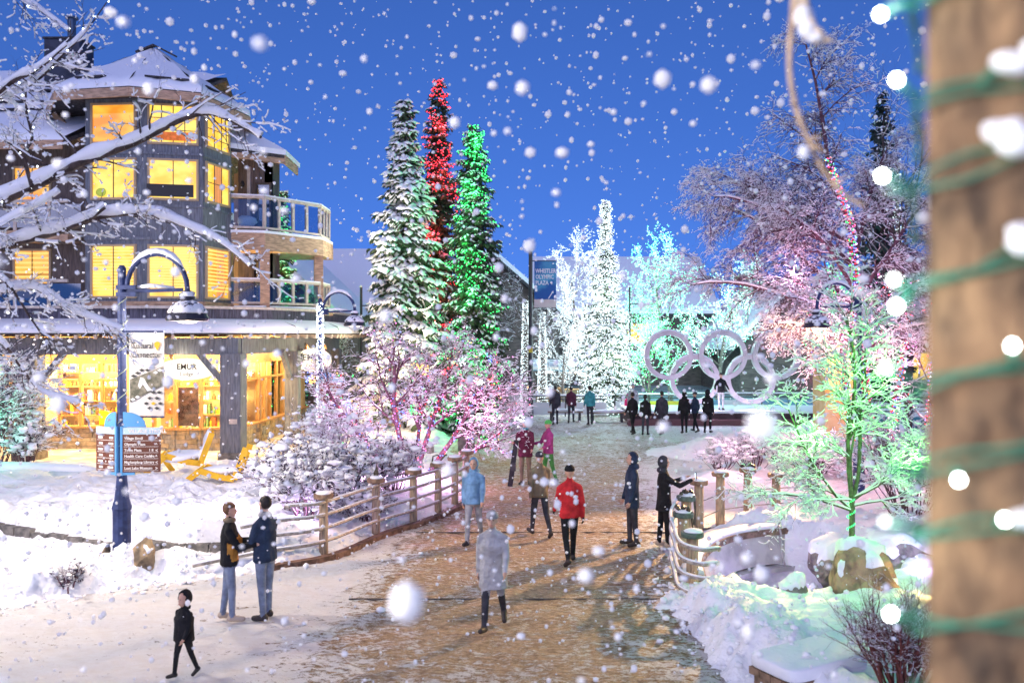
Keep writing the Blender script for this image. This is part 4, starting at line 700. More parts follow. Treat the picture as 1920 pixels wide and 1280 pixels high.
# ---- yellow lounge chairs half buried in the terrace snow
yel = mat('yellow_paint', (0.75, 0.42, 0.02), rough=0.45, var=0.12, vscale=6)
def lounge(x, y, rz, label, bury=0.0, back=True):
    z = gz(x, y)-bury; t = thing('lounge_chair', (x, y, z), label, 'chair', 'yellow lounge chairs'); M = Matrix.Rotation(rz, 3, 'Z'); P = lambda a, b, c: Vector((x, y, z))+M @ Vector((a, b, c))
    for s in (-0.36, 0.36):   # side rails, a zigzag from foot rest to back
        o = MB(); pr = [(-0.95, 0.10), (-0.55, 0.42), (-0.1, 0.26), (0.25, 0.2), (0.52, 0.95)]
        for (a, c), (a2, c2) in zip(pr[:-1], pr[1:]): o.bar(P(a, s, c), P(a2, s, c2), 0.05, 0.14)
        o.build('side_rail', yel, t)
    for i in range(12):
        u = i/11; (a, c) = (0.25+0.27*u, 0.22+0.75*u); o = MB(); o.bar(P(a-0.03, -0.33, c), P(a-0.03, 0.33, c), 0.06, 0.05)
        if back: o.build('slat', yel, t)
    for i in range(9):
        u = i/8; a = -0.55+0.8*u; c = 0.42-0.22*u; o = MB(); o.bar(P(a, -0.33, c+0.02), P(a, 0.33, c+0.02), 0.06, 0.025); o.build('slat', yel, t)
    o = MB(); vs = []; rr_ = random.Random(int(x*50))
    for u in np.linspace(0, 1, 9):
        for v in np.linspace(-0.36, 0.36, 7): vs.append(P(0.25+0.27*u-0.08-0.03*math.sin(u*9+v*5), v, 0.26+0.75*u+0.02*math.sin(v*11+u*4)))
    for u in np.linspace(0, 1, 9):
        for v in np.linspace(-0.36, 0.36, 7): vs.append(P(0.25+0.27*u-0.01, v, 0.26+0.72*u))
    g = lambda b0: [(b0+i*7+j, b0+i*7+j+1, b0+(i+1)*7+j+1, b0+(i+1)*7+j) for i in range(8) for j in range(6)]
    o.add(vs, g(0)+[f_[::-1] for f_ in g(63)]+[(j, 63+j, 64+j, j+1) for j in range(6)]+[(56+j+1, 119+j+1, 119+j, 56+j) for j in range(6)]+[(i*7, (i+1)*7, 63+(i+1)*7, 63+i*7) for i in range(8)]+[((i+1)*7+6, i*7+6, 69+i*7, 69+(i+1)*7) for i in range(8)])
    if back: o.build('snow', SNOW, t, smooth=True)
    o = MB(); o.blob(P(-0.15, 0, 0.36), (0.45, 0.34, 0.16), seed=int(x*10), sub=3, rough=0.2); o.build('snow', SNOW, t, smooth=True)
lounge(-8.15, 21.6, 0.35, 'yellow lounge chair with tall snow-plastered back on the terrace', -0.12)
lounge(-9.9, 22.6, 2.6, 'yellow lounge chair seen behind the direction sign', 0.0)
lounge(-7.0, 20.9, 0.15, 'yellow lounge chair almost buried in snow beside the shrubs', 0.02, back=False)
# ================================================================ plaza: five rings, stage, rink, boards
ringm = mat('ring_paint', (0.58, 0.49, 0.54), rough=0.5, var=0.12, vscale=2.5, bump=0.1, bscale=10)
rg = thing('ring_sculpture', (10.3, 42, 0.5), 'large white five-ring sculpture of interlocking rings on the plaza', 'sculpture')
s42 = 42/FPX
for i, (px, py) in enumerate(((1253, 666), (1354.5, 666), (1455, 666), (1302, 711), (1406.5, 711))):
    c = Wp(px, py, 42.0+(0.06 if i > 2 else 0)); ro, ri, dp = 46*s42, 37.5*s42, 0.38; nn = 56; vs = []
    for j in range(nn):
        a = 2*math.pi*j/nn; tl = (0.07 if i < 3 else -0.07)*math.cos(a*1+0.3)
        for r_, y_ in ((ro, -dp/2), (ro, dp/2), (ri, dp/2), (ri, -dp/2)): vs.append((c.x+r_*math.cos(a), c.y+y_+tl, c.z+r_*math.sin(a)))
    o = MB(); o.add(vs, [(j*4+k, j*4+(k+1) % 4, ((j+1) % nn)*4+(k+1) % 4, ((j+1) % nn)*4+k) for j in range(nn) for k in range(4)]); rgo = o.build('ring', ringm, rg)
    o = MB(); aa = np.linspace(R(40), R(140), 14); o.tube([(c.x+(ro+0.02)*math.cos(a), c.y, c.z+(ro+0.02)*math.sin(a)) for a in aa], [0.03]+[0.14]*12+[0.03], n=7, flat=0.5); o.build('snow', SNOW, rgo, smooth=True)
lamp('ring_light', (9.2, 40.3, 0.85), 80, (0.85, 0.7, 1.0), 0.15, rg); lamp('ring_light', (11.6, 40.3, 0.85), 80, (0.85, 0.75, 1.0), 0.15, rg)
st = thing('stage', (10.5, 41.8, 0), 'low snow-covered stage carrying the five rings', 'stage'); o = MB(); o.box2((5.6, 40.2, -0.1), (16.5, 43.6, 0.52)); o.build('deck', mat('stage_dark', (0.09, 0.05, 0.06), rough=0.8, var=0.3, vscale=3), st); o = MB(); o.box2((5.55, 40.1, 0.522), (16.6, 43.7, 0.62)); o.build('snow', SNOW, st)
o = MB(); o.box2((5.4, 39.6, -0.1), (16.5, 40.15, 0.26)); o.build('step', mat('step_maroon', (0.16, 0.07, 0.08), rough=0.7), st)
# rink with boards beyond
o = MB(); o.box2((2, 46, 0.0), (24, 70, 0.08)); tag(o.build('ice_rink', mat('teal_ice', (0.40, 0.62, 0.68), rough=0.15, spec=0.6, var=0.2, vscale=0.6)), kind='structure')
def barrier(x0, x1, y, label, colr, h=1.05):
    t = thing('rink_barrier', ((x0+x1)/2, y, 0), label, 'barrier', 'barriers round the ice rink'); n_ = max(2, int((x1-x0)/1.9)); 
    for i in range(n_):
        a, bb = x0+(x1-x0)*i/n_, x0+(x1-x0)*(i+1)/n_; o = MB(); o.box2((a+0.03, y, 0.08), (bb-0.03, y+0.06, h*0.7)); o.build('panel', colr[i % len(colr)], t)
        o = MB(); o.box2((a-0.03, y-0.02, 0), (a+0.03, y+0.09, h)); o.build('post', steel, t)
    for z in (h, h*0.86): o = MB(); o.tube([(x0, y+0.03, z), (x1, y+0.03, z)], 0.03, n=6); o.build('rail', steel, t)
    o = MB(); o.tube([(x0, y+0.03, h+0.05), ((x0+x1)/2, y+0.03, h+0.06), (x1, y+0.03, h+0.05)], 0.05, n=6); o.build('snow', SNOW, t)
bwh = mat('board_white', (0.72, 0.74, 0.76), rough=0.5); bbl = mat('board_blue', (0.18, 0.38, 0.52), rough=0.5); byl = mat('board_yellow', (0.75, 0.62, 0.08), rough=0.5)
barrier(5.4, 9.0, 44.8, 'white and yellow rink barrier behind the dark group of people', [bwh, byl, bwh]); barrier(9.2, 17.5, 45.6, 'pale blue rink barrier behind the five rings', [bbl, bwh, bbl]); barrier(0.6, 4.9, 44.0, 'white rink barrier behind the walkers in the plaza', [bwh])
barrier(14.5, 21, 34.0, 'teal barrier behind the green-lit tree', [mat('board_teal', (0.06, 0.24, 0.28), rough=0.5)], h=1.35)
lamp('rink_light', (9, 54, 6.5), 1500, (0.55, 0.95, 1.0), 0.3, rg); lamp('rink_light', (15, 50, 6.5), 900, (0.55, 0.95, 1.0), 0.3, rg)
# tall black banner pole with WHISTLER OLYMPIC PLAZA
d_ = 44; bp_ = thing('banner_pole', (0.96, d_, 0), 'tall black pole carrying the blue WHISTLER OLYMPIC PLAZA banner', 'pole')
o = MB(); o.lathe((0.96, d_, 0), [(0.16, 0), (0.14, 0.5), (0.11, 5), (0.10, 8.45), (0.04, 8.6)], n=10); o.build('pole', steel, bp_); o = MB(); o.blob((0.96, d_, 8.62), (0.13, 0.13, 0.1), 3); o.build('snow', SNOW, bp_, smooth=True)
o = MB(); o.box2((0.86, d_-0.16, 3.3), (1.06, d_-0.12, 3.6)); o.build('notice', byl, bp_)
bo = thing('banner', (1.7, d_, 5.6), 'blue banner reading WHISTLER OLYMPIC PLAZA on the tall black pole', 'banner')
bmm = mat('banner_blue', (0.02, 0.11, 0.36), rough=0.6, col2=(0.10, 0.42, 0.60), vscale=0.9, stretch=(1, 1, 1.6), lo=0.48, hi=0.75); x0, x1, z0, z1 = 1.15, 2.28, 5.62, 8.02
o = MB(); o.box2((x0, d_-0.02, z0), (x1, d_+0.02, z1)); o.build('cloth', bmm, bo); o = MB(); o.box2((x0+0.0, d_-0.03, z0), (x1, d_-0.022, z0+0.42)); o.build('print_base', cream, bo)
text_mesh('WHISTLER\nOLYMPIC\nPLAZA', 0.225, mat('banner_white', (0.85, 0.85, 0.88), rough=0.6), facing((x0+0.06, d_-0.026, z1-0.62)) @ Matrix.Diagonal((1, 1.35, 1, 1)), bo, bold=0.004, extrude=0.004)
for z in (z0, z1): o = MB(); o.tube([(0.96, d_, z), (x1, d_, z)], 0.03, n=6); o.build('bracket_rod', steel, bo)
o = MB(); vs = [(x0+0.7, d_-0.028, z0+0.45), (x0+0.95, d_-0.028, z0+0.85), (x0+1.0, d_-0.028, z0+0.85), (x0+0.75, d_-0.028, z0+0.45)]; o.add(vs, [(0, 1, 2, 3)]); o.build('print_stroke', MATS['banner_white'], bo)
# more poles
def pole(x, y, h, label, r=0.09):
    t = thing('lamp_pole', (x, y, 0), label, 'pole'); o = MB(); o.lathe((x, y, 0), [(r*1.5, 0), (r, 0.6), (r*0.8, h)], n=8); o.build('pole', steel, t); o = MB(); o.box((x+0.4, y, h*0.86), (0.9, 0.05, 0.05)); o.build('arm', steel, t); o = MB(); o.blob((x, y, h+0.05), (r*1.2, r*1.2, 0.08), 2, 1); o.build('snow', SNOW, t)
pole(-7.6, 43, 6.6, 'plain black pole between the lodge and the frosted spruce', 0.08); pole(6.9, 50, 7.0, 'slim dark pole beside the white-lit trees', 0.07)
# planter tub on the plaza and litter bin
pb_ = thing('planter_box', (-1.58, 31, 0), 'dark square planter box with a snowy evergreen at the pink tree', 'planter'); o = MB(); o.box2((-1.95, 30.8, 0), (-1.35, 31.4, 0.72)); o.build('tub', stone_d, pb_)
o = MB(); r_ = random.Random(3)
for i in range(14): o.blob((-1.65+r_.uniform(-0.28, 0.28), 31.1+r_.uniform(-0.25, 0.25), 0.8+r_.uniform(0, 0.16)), r_.uniform(0.08, 0.16), i, 1, 0.3)
o.build('foliage', mat('evergreen_dull', (0.03, 0.07, 0.035), rough=0.8, var=0.5, vscale=12), pb_); o = MB()
for i in range(6): o.blob((-1.65+r_.uniform(-0.22, 0.22), 31.0+r_.uniform(-0.25, 0.15), 1.0+r_.uniform(0, 0.05)), (0.12, 0.12, 0.06), i, 1, 0.2)
o.build('snow', SNOW, pb_, smooth=True)
# low stone walls beyond the pink tree, stones built one by one
def stone_wall(x0, x1, y, h, label, seed):
    t = thing('stone_wall', ((x0+x1)/2, y, 0), label, 'wall'); r_ = random.Random(seed); rows_ = max(2, int(h/0.2))
    o = MB(); o.box2((x0+0.02, y+0.08, 0), (x1-0.02, y+0.45, h-0.02)); o.build('core', stonem[2], t)
    for r in range(rows_):
        x = x0
        while x < x1-0.05:
            wd = min(r_.uniform(0.3, 0.7), x1-x); o = MB(); o.box2((x, y+r_.uniform(-0.03, 0.03), r*h/rows_+0.01), (x+wd-0.02, y+0.1, (r+1)*h/rows_-0.01)); o.build('stone', r_.choice(stonem), t); x += wd
    o = MB(); o.tube([(x0, y+0.22, h+0.02), (x0+0.3, y+0.22, h+0.06), ((x0+x1)/2, y+0.22, h+0.08), (x1-0.3, y+0.22, h+0.06), (x1, y+0.22, h)], [0.2, 0.28, 0.3, 0.28, 0.15], n=9, flat=0.5); o.build('snow', SNOW, t, smooth=True)
stone_wall(-5.2, -2.6, 28.2, 0.55, 'low ochre stone wall with a snow cap behind the pink tree', 1); stone_wall(-7.2, -4.6, 35.5, 1.0, 'stone wall beyond the arcade end', 2)
lamp('wall_light', (-5.6, 33.2, 2.2), 160, (1.0, 0.72, 0.34), 0.1, lampB)
# tan notice board / lit kiosk behind the green tree
kk = thing('lit_kiosk', (12.3, 30, 0), 'warm-lit yellow kiosk panel behind the green-lit tree', 'kiosk'); o = MB(); o.box2((11.0, 30.0, 0), (12.3, 31.2, 3.95)); o.build('panel', mat('kiosk_tan', (0.60, 0.40, 0.16), rough=0.6, col2=(0.75, 0.62, 0.35), vscale=1.4), kk); o = MB(); o.box2((10.8, 29.8, 3.96), (12.5, 31.4, 4.1)); o.build('roof', roofm, kk); o = MB(); o.box2((10.8, 29.8, 4.105), (12.5, 31.4, 4.28)); o.build('snow', SNOW, kk)
lamp('kiosk_light', (11.5, 29.3, 3.4), 120, (1.0, 0.66, 0.26), 0.1, kk)
# ================================================================ trees
bark = mat('dark_bark', (0.07, 0.05, 0.045), rough=0.9, var=0.4, vscale=12); barkl = mat('grey_bark', (0.16, 0.13, 0.12), rough=0.9, var=0.4, vscale=10); barkp = mat('plum_bark', (0.13, 0.06, 0.08), rough=0.85, var=0.4, vscale=12)
needle = mat('spruce_needles', (0.035, 0.06, 0.035), rough=0.85, col2=(0.075, 0.10, 0.045), vscale=2.5); needle_d = mat('dark_needles', (0.018, 0.04, 0.035), rough=0.85, var=0.4, vscale=3)
SPR_V = np.array([(0, 0, 0), (-0.5, 0.45, -0.10), (0, 0.5, 0.06), (0.5, 0.45, -0.10), (0, 1.0, -0.22)]); SPR_F = np.array([(0, 2, 1), (0, 3, 2), (1, 2, 4), (2, 3, 4)])
def spruce(name, label, x, y, H, Rm, seed, snow=0.6, nm=None, group=None, dens=1.0, spray=0.42, prof=0.75, droop=0.35, z0=0.0, base=0.04, bulb=None, sk=1.0):
    rs = np.random.RandomState(seed); t = thing(name, (x, y, z0), label, 'tree', group); o = MB(); o.tube([(x, y, z0-0.3), (x+0.03, y, z0+H*0.4), (x, y, z0+H*0.98)], [H*0.013+0.03, H*0.009+0.02, 0.015], n=8); tr = o.build('trunk', bark, t, smooth=True)
    PP, DD, LL, br = [], [], [], []; z = base*H; dz = H/46/dens**0.5*1.15
    while z < H*0.995:
        u = z/H; Rz = Rm*((1-u)**prof)*(0.90+0.1*math.sin(u*31+seed))+0.10; nb = int(round((5.2+3*(1-u))*dens**0.5))
        if u < 0.12: Rz *= 0.8+u*1.6
        a0 = rs.rand()*6.28
        for k in range(nb):
            a = a0+6.283*k/nb+rs.normal()*0.25; Lb = Rz*rs.uniform(0.55, 1.22); dirh = np.array([math.cos(a), math.sin(a), 0]); zz = z+rs.uniform(-dz, dz)*0.5; p0 = np.array([x, y, z0+zz]); up = 0.35*(u**1.3)-0.12; ns = max(3, int(Lb/(spray*0.27))); pts = []
            for i in range(ns+1):
                s = i/ns; pts.append(p0+dirh*Lb*s+np.array([0, 0, Lb*(up*s-droop*s*s+0.16*s**4)]))
            br.append((*pts[0], *pts[ns//2], 0.014+Lb*0.008, 0.010)); br.append((*pts[ns//2], *pts[-1], 0.010, 0.004))
            for i in range(1, ns+1):
                s = i/ns; fwd = pts[i]-pts[i-1]; fwd /= np.linalg.norm(fwd); sd = np.array([-fwd[1], fwd[0], 0]); l = spray*(0.55+0.6*(1-s))*rs.uniform(0.7, 1.2)*(0.6+0.4*min(1, Lb/1.2))
                for sg in (-1, 1, 0, 0):
                    if sg == 0 and rs.rand() < 0.35: continue
                    d = fwd*rs.uniform(0.35, 0.8)+sd*sg*rs.uniform(0.5, 0.9)+np.array([0, 0, -rs.uniform(0.1, 0.5) if sg else -rs.uniform(0.3, 1.0)]); PP.append(pts[i]+rs.normal(size=3)*0.03); DD.append(d); LL.append(l)
        z += dz*(0.75+0.35*(1-u))
    PP, DD, LL = np.array(PP), np.array(DD), np.array(LL); D, X, U = frames(DD); W_ = LL*0.62
    M = np.stack([X*W_[:, None], D*LL[:, None], U*LL[:, None]], 2); V, F = scatter(SPR_V, SPR_F, PP, M); cr = tag(np_mesh('crown', V, F, nm or needle, t), kind='stuff')
    V, F = seg_tubes(np.array(br), 4); tag(np_mesh('branches', V, F, bark, t), kind='stuff')
    if snow:
        rad = np.hypot(PP[:, 0]-x, PP[:, 1]-y); outer = rad/np.maximum(Rm*np.clip(1-(PP[:, 2]-z0)/H, 0.03, 1)**prof, 0.1); clump = vnoise(PP[:, 0]*1.6+PP[:, 2]*0.9, PP[:, 1]*1.6+PP[:, 2]*1.1, seed, 2)
        keep = (rs.rand(len(PP)) < snow*(0.35+0.8*np.clip(outer, 0, 1.1))*np.where(clump > 0.47, 1.35, 0.45)); p, d, x_, u_, l = PP[keep], D[keep], X[keep], U[keep], LL[keep]; k = rs.uniform(0.7, 1.3, len(p))*sk
        M = np.stack([x_*(l*0.30*k)[:, None], d*(l*0.52*k)[:, None], u_*(l*0.15*k)[:, None]], 2); V, F = scatter(OCT_V*0.9, OCT_F, p+d*(l*0.45)[:, None]+np.array([0, 0, 0.04]), M); tag(np_mesh('snow', V, F, SNOWT, t, smooth=True), kind='stuff')
    return t, PP+D*LL[:, None]*0.6
def grow(rng, p, d, L, r, lvl, cfg, out):
    c = cfg[lvl]; n = c['n']; step = L/n; p = Vector(p); d = Vector(d).normalized(); rr = r
    for i in range(n):
        d = (d+Vector((rng.gauss(0, 1), rng.gauss(0, 1), rng.gauss(0, 1)))*c['w']+Vector((0, 0, c['t']*(1 if not c.get('acc') else (i/n)*2)))).normalized(); q = p+d*step; r2 = r*(1-(i+1)/n*(1-c['tap'])); out.append((p.x, p.y, p.z, q.x, q.y, q.z, rr, r2, lvl)); p = q; rr = r2
        if lvl+1 < len(cfg) and (i+1)/n >= c['s0']:
            for _ in range(c['k'] if isinstance(c['k'], int) else (1 if rng.random() < c['k'] else 0)):
                ax = d.orthogonal().normalized(); ax.rotate(Matrix.Rotation(rng.uniform(0, 6.283), 3, d)); nd = d.copy(); nd.rotate(Matrix.Rotation(R(rng.gauss(c['a'], c['a']*0.22)), 3, ax)); grow(rng, q, nd, L*c['lr']*rng.uniform(0.7, 1.2)*(1-0.45*(i/n)), rr*c['rr'], lvl+1, cfg, out)
def snow_on(seg, rs, keep=0.8, add=0.010, add0=None, k=0.9, steep=0.82, ex=0.75, n=5):
    D = seg[:, 3:6]-seg[:, 0:3]; D /= np.maximum(np.linalg.norm(D, axis=1, keepdims=True), 1e-9); m = (np.abs(D[:, 2]) < steep) & ((rs.rand(len(seg)) < keep) | (seg[:, 8] < 1)); s = seg[m].copy()
    f = np.clip(1-np.abs(D[m][:, 2])**2*0.8, 0.25, 1); nz_ = lambda p: 0.55+0.9*vnoise(p[:, 0]*5+p[:, 1]*3.1, p[:, 2]*5-p[:, 1]*2.3, 7, 2)
    rr = (s[:, 6]+s[:, 7])/2; add = np.where(s[:, 8] < 1, add if add0 is None else add0, add); s[:, 6] = (s[:, 6]*k+add)*f*nz_(s[:, 0:3]); s[:, 7] = (s[:, 7]*k+add)*f*nz_(s[:, 3:6]); return seg_tubes(s[:, :8], n, off=rr*0.8+add*0.4, ex=ex)
def tree_from(name, label, segs, bk, loc, snow=dict(), group=None, split=2, sides=(7, 5, 4, 3, 3), cat='tree', seed=1):
    seg = np.array(segs); t = thing(name, loc, label, cat, group); rs = np.random.RandomState(seed); lv = seg[:, 8]
    A, B = seg[lv < split], seg[lv >= split]
    if len(A): V, F = seg_tubes(A[:, :8], 7); np_mesh('trunk', V, F, bk, t, smooth=True)
    if len(B): V, F = seg_tubes(B[:, :8], 4); tag(np_mesh('crown', V, F, bk, t), kind='stuff')
    if snow is not None: V, F = snow_on(seg, rs, **snow); tag(np_mesh('snow', V, F, SNOWT, t, smooth=True), kind='stuff')
    return t, seg
BR, BG, BB, BY, BP_, BC = emis('bulb_red', (1.0, 0.03, 0.05), 5), emis('bulb_green', (0.04, 1.0, 0.16), 4.5), emis('bulb_blue', (0.12, 0.2, 1.0), 6), emis('bulb_amber', (1.0, 0.5, 0.06), 6), emis('bulb_pink', (1.0, 0.25, 0.8), 5), emis('bulb_cool', (0.62, 0.98, 1.0), 4.5)
BM = emis('bulb_mint', (0.15, 1.0, 0.55), 4.0)
# ---- the three big spruces
c = Wp(762, 700, 37); tA, tipsA = spruce('spruce_tree', 'tall frosted spruce thick with snow, beside the red-lit spruce', c.x, 36.5, 14.4, 2.75, 11, snow=1.0, dens=1.0, spray=0.66, prof=0.85, sk=1.35, group='big spruces on the plaza edge')
c = Wp(822, 700, 39); tR, tipsR = spruce('spruce_tree', 'tallest slim spruce wound in red lights between the frosted and green spruces', c.x, 39.0, 15.9, 1.35, 12, snow=0.35, dens=1.5, spray=0.45, prof=0.5, group='big spruces on the plaza edge')
c = Wp(888, 700, 36); tG, tipsG = spruce('spruce_tree', 'spruce covered in green lights beside the red-lit spruce', c.x, 36.2, 13.2, 1.62, 13, snow=0.42, dens=1.6, spray=0.46, prof=0.5, group='big spruces on the plaza edge')
rs = np.random.RandomState(3)
def pick(tips, n, cx, cy, front=True, zlo=-1, zhi=99, clump=None):
    p = tips[(tips[:, 2] > zlo) & (tips[:, 2] < zhi)]
    if front: p = p[p[:, 1] < cy+0.4]
    if clump: p = p[vnoise(p[:, 0]*clump+p[:, 2]*1.3, p[:, 2]*clump, 4, 2) > 0.5]
    return p[rs.choice(len(p), min(n, len(p)), replace=False)]
bulbs('string_lights', pick(tipsR, 1500, 0, 39, clump=0.9), [BR], 0.034, 'red string lights on the tallest slim spruce'); bulbs('string_lights', pick(tipsG, 1900, 0, 36.2, clump=1.1), [BG], 0.034, 'green string lights on the dense green spruce')
zz = np.linspace(2.0, 6.2, 220); aa = np.linspace(0, 6.28*3.4, 220); rr_ = 1.7*(1-zz/14.4)**0.62; bulbs('string_lights', np.stack([tA.location.x+rr_*np.cos(aa), 36.5+rr_*np.sin(aa), zz+0.3*np.sin(aa*2)], 1), [emis('bulb_warm', (1.0, 0.88, 0.6), 8)], 0.03, 'loose rounds of warm white lights low on the frosted spruce')
for z, r_ in ((13.6, 0.55), (11.4, 0.95), (8.8, 1.2), (6.0, 1.3), (3.6, 1.4)): lamp('red_glow', (tR.location.x+rs.uniform(-0.2, 0.3), 39-r_*1.05, z), 80, (1.0, 0.06, 0.07), 0.25, tR)
for z, r_ in ((12.2, 0.6), (10.2, 1.05), (8.0, 1.35), (5.8, 1.5), (3.6, 1.6), (1.8, 1.5)): lamp('green_glow', (tG.location.x+rs.uniform(-0.5, 0.5), 36.2-r_*1.1, z), 85, (0.05, 1.0, 0.22), 0.25, tG)
lamp('warm_glow', (tA.location.x-0.5, 34.2, 3.6), 190, (1.0, 0.86, 0.62), 0.25, tA); lamp('warm_glow', (tA.location.x-1.2, 34.0, 8.0), 200, (0.95, 0.9, 0.8), 0.25, tA)
# green-lit conifer seen past the balcony
t2, tp = spruce('spruce_tree', 'green-lit conifer seen between the balcony posts', -11.6, 43.0, 11.6, 1.3, 21, snow=0.5, spray=0.5, dens=0.9); bulbs('string_lights', pick(tp, 420, 0, 43), [BG], 0.036, 'green string lights on the conifer behind the balcony'); lamp('green_glow', (-11.2, 41.2, 9), 160, (0.05, 1.0, 0.3), 0.25, t2); lamp('green_glow', (-11.0, 41.2, 5.8), 160, (0.05, 1.0, 0.3), 0.25, t2)
# dark conifers further off
c = Wp(1655, 0, 50); spruce('fir_tree', 'tall dark unlit fir rising behind the weeping tree', c.x, 50, 18.4, 2.3, 31, snow=0.05, nm=needle_d, spray=0.7, dens=0.75, prof=0.7)
# a distant stand that closes the horizon
for i, (px, top, d, lb) in enumerate(((1180, 478, 78, 'dark fir rising behind the spire-topped white spruce'), (1222, 505, 84, 'dark fir behind the small green-lit tree'), (1450, 555, 70, 'dark fir beside the lodge behind the third ring'), (1545, 520, 82, 'dark fir behind the warm-lit kiosk'), (640, 560, 80, 'dark fir beyond the arcade end'), (905, 545, 85, 'dark fir behind the green spruce'), (955, 520, 88, 'dark fir behind the steep gabled lodge'), (1275, 520, 86, 'dark fir behind the tall mint-lit tree'), (1330, 540, 90, 'dark fir behind the pale mint spreading tree'), (1395, 560, 80, 'dark fir between the second and third ring'), (1720, 470, 75, 'dark fir beside the old timber post'), (1500, 545, 88, 'dark fir behind the street lamp by the weeping tree'))):
    c = Wp(px, top, d); spruce('fir_tree', lb, c.x, d, c.z, 2.4+0.3*(i % 3), 40+i, snow=0.18, nm=needle_d, spray=0.95, dens=0.35, group='firs far beyond the plaza')
# ---- white- and green-lit plaza trees
CF_up = [dict(n=8, w=0.05, t=0.05, tap=0.25, s0=0.15, k=3, a=38, lr=0.5, rr=0.5), dict(n=5, w=0.14, t=0.10, tap=0.3, s0=0.3, k=2, a=40, lr=0.5, rr=0.5), dict(n=4, w=0.2, t=0.03, tap=0.3, s0=0.3, k=2, a=45, lr=0.55, rr=0.5), dict(n=2, w=0.25, t=0, tap=0.3, s0=1, k=0, a=0, lr=0, rr=0)]
def lit_tree(px, d, H, label, blabel, mats_, seed, nb, rad=0.03, spread=1.0, cfg=None, glow=None, pw=70, snow=dict(keep=0.5, add=0.012)):
    x = (px-960)*d/FPX; out = []; rng = random.Random(seed); cf = cfg or CF_up; grow(rng, (x, d, -0.2), (0, 0, 1), H*0.9, H*0.016+0.03, 0, cf, out); t, seg = tree_from('bare_tree', label, out, barkl, (x, d, 0), snow=snow, seed=seed)
    rs = np.random.RandomState(seed); w_ = np.linalg.norm(seg[:, 3:6]-seg[:, :3], axis=1)*np.where(seg[:, 8] < 2, 2.2, 1.0); ii = rs.choice(len(seg), nb, p=w_/w_.sum()); u = rs.rand(nb, 1); P = seg[ii, 0:3]*(1-u)+seg[ii, 3:6]*u+rs.normal(size=(nb, 3))*0.02
    bulbs('string_lights', P, mats_, rad, blabel)
    if glow:
        for k in range(2): lamp('tree_glow', (x+rs.uniform(-1, 1), d-1.8, H*(0.3+0.35*k)), pw, glow, 0.3, t)
    return t, seg
W2 = emis('bulb_plaza_white', (0.78, 0.96, 1.0), 1.7)
lit_tree(1094, 49, 8.3, 'broad bare tree blazing with white lights beside the slim white spire', 'white string lights over the broad bare plaza tree', [W2], 61, 8000, 0.024, glow=(0.8, 0.97, 1.0), pw=147)
tS, tpS = spruce('spruce_tree', 'slim spire-topped spruce blazing with white lights', 5.0, 45.6, 11.4, 1.9, 62, snow=0.7, spray=0.45, prof=1.15, dens=0.9); bulbs('string_lights', np.repeat(pick(tpS, 14000, 0, 46.8), 3, 0)+np.random.RandomState(2).normal(size=(3*len(pick(tpS, 14000, 0, 46.8)), 3))*0.09, [W2], 0.030, 'white string lights all over the spire-topped spruce'); lamp('tree_glow', (5.0, 43.8, 3), 300, (0.8, 0.97, 1.0), 0.3, tS); lamp('tree_glow', (5.0, 44, 6.5), 240, (0.8, 0.97, 1.0), 0.3, tS)
lit_tree(1132, 50, 6.6, 'bare tree with white lights half hidden behind the spire-topped spruce', 'white string lights on the tree half hidden by the spire-topped spruce', [W2], 69, 4200, 0.024, glow=(0.8, 0.97, 1.0), pw=60)
lit_tree(1165, 48, 5.4, 'small bare tree with white lights right of the spire-topped spruce', 'white string lights on the small bare tree by the slim dark pole', [W2], 63, 2400, 0.024, glow=(0.8, 0.97, 1.0), pw=42)
lit_tree(1058, 47.5, 4.6, 'low bare tree with white lights near the black banner pole', 'white string lights on the low bare tree near the black banner pole', [W2], 64, 2400, 0.024, glow=(0.8, 0.97, 1.0), pw=42)
lit_tree(1258, 52, 9.0, 'tall bare tree lit white at the top and mint below behind the first ring', 'mint and white string lights on the tall tree behind the rings', [W2, BM, BM], 65, 6000, 0.026, glow=(0.35, 1.0, 0.7), pw=147)
lit_tree(1345, 50, 7.6, 'spreading bare tree with pale mint lights behind the middle ring', 'pale mint string lights on the spreading tree behind the rings', [W2, BC, BM], 66, 5600, 0.024, glow=(0.6, 1.0, 0.9), pw=125)
lit_tree(1215, 46.5, 5.2, 'small bare tree lit green left of the rings', 'green string lights on the small tree left of the rings', [BG, BM, W2], 67, 3000, 0.024, glow=(0.1, 1.0, 0.45), pw=91)
lit_tree(1600, 36, 6.0, 'bare tree lit green behind the weeping tree trunk', 'green string lights on the bare tree behind the weeping trunk', [BG, BM], 68, 1500, 0.028, glow=(0.2, 1.0, 0.3), pw=56)
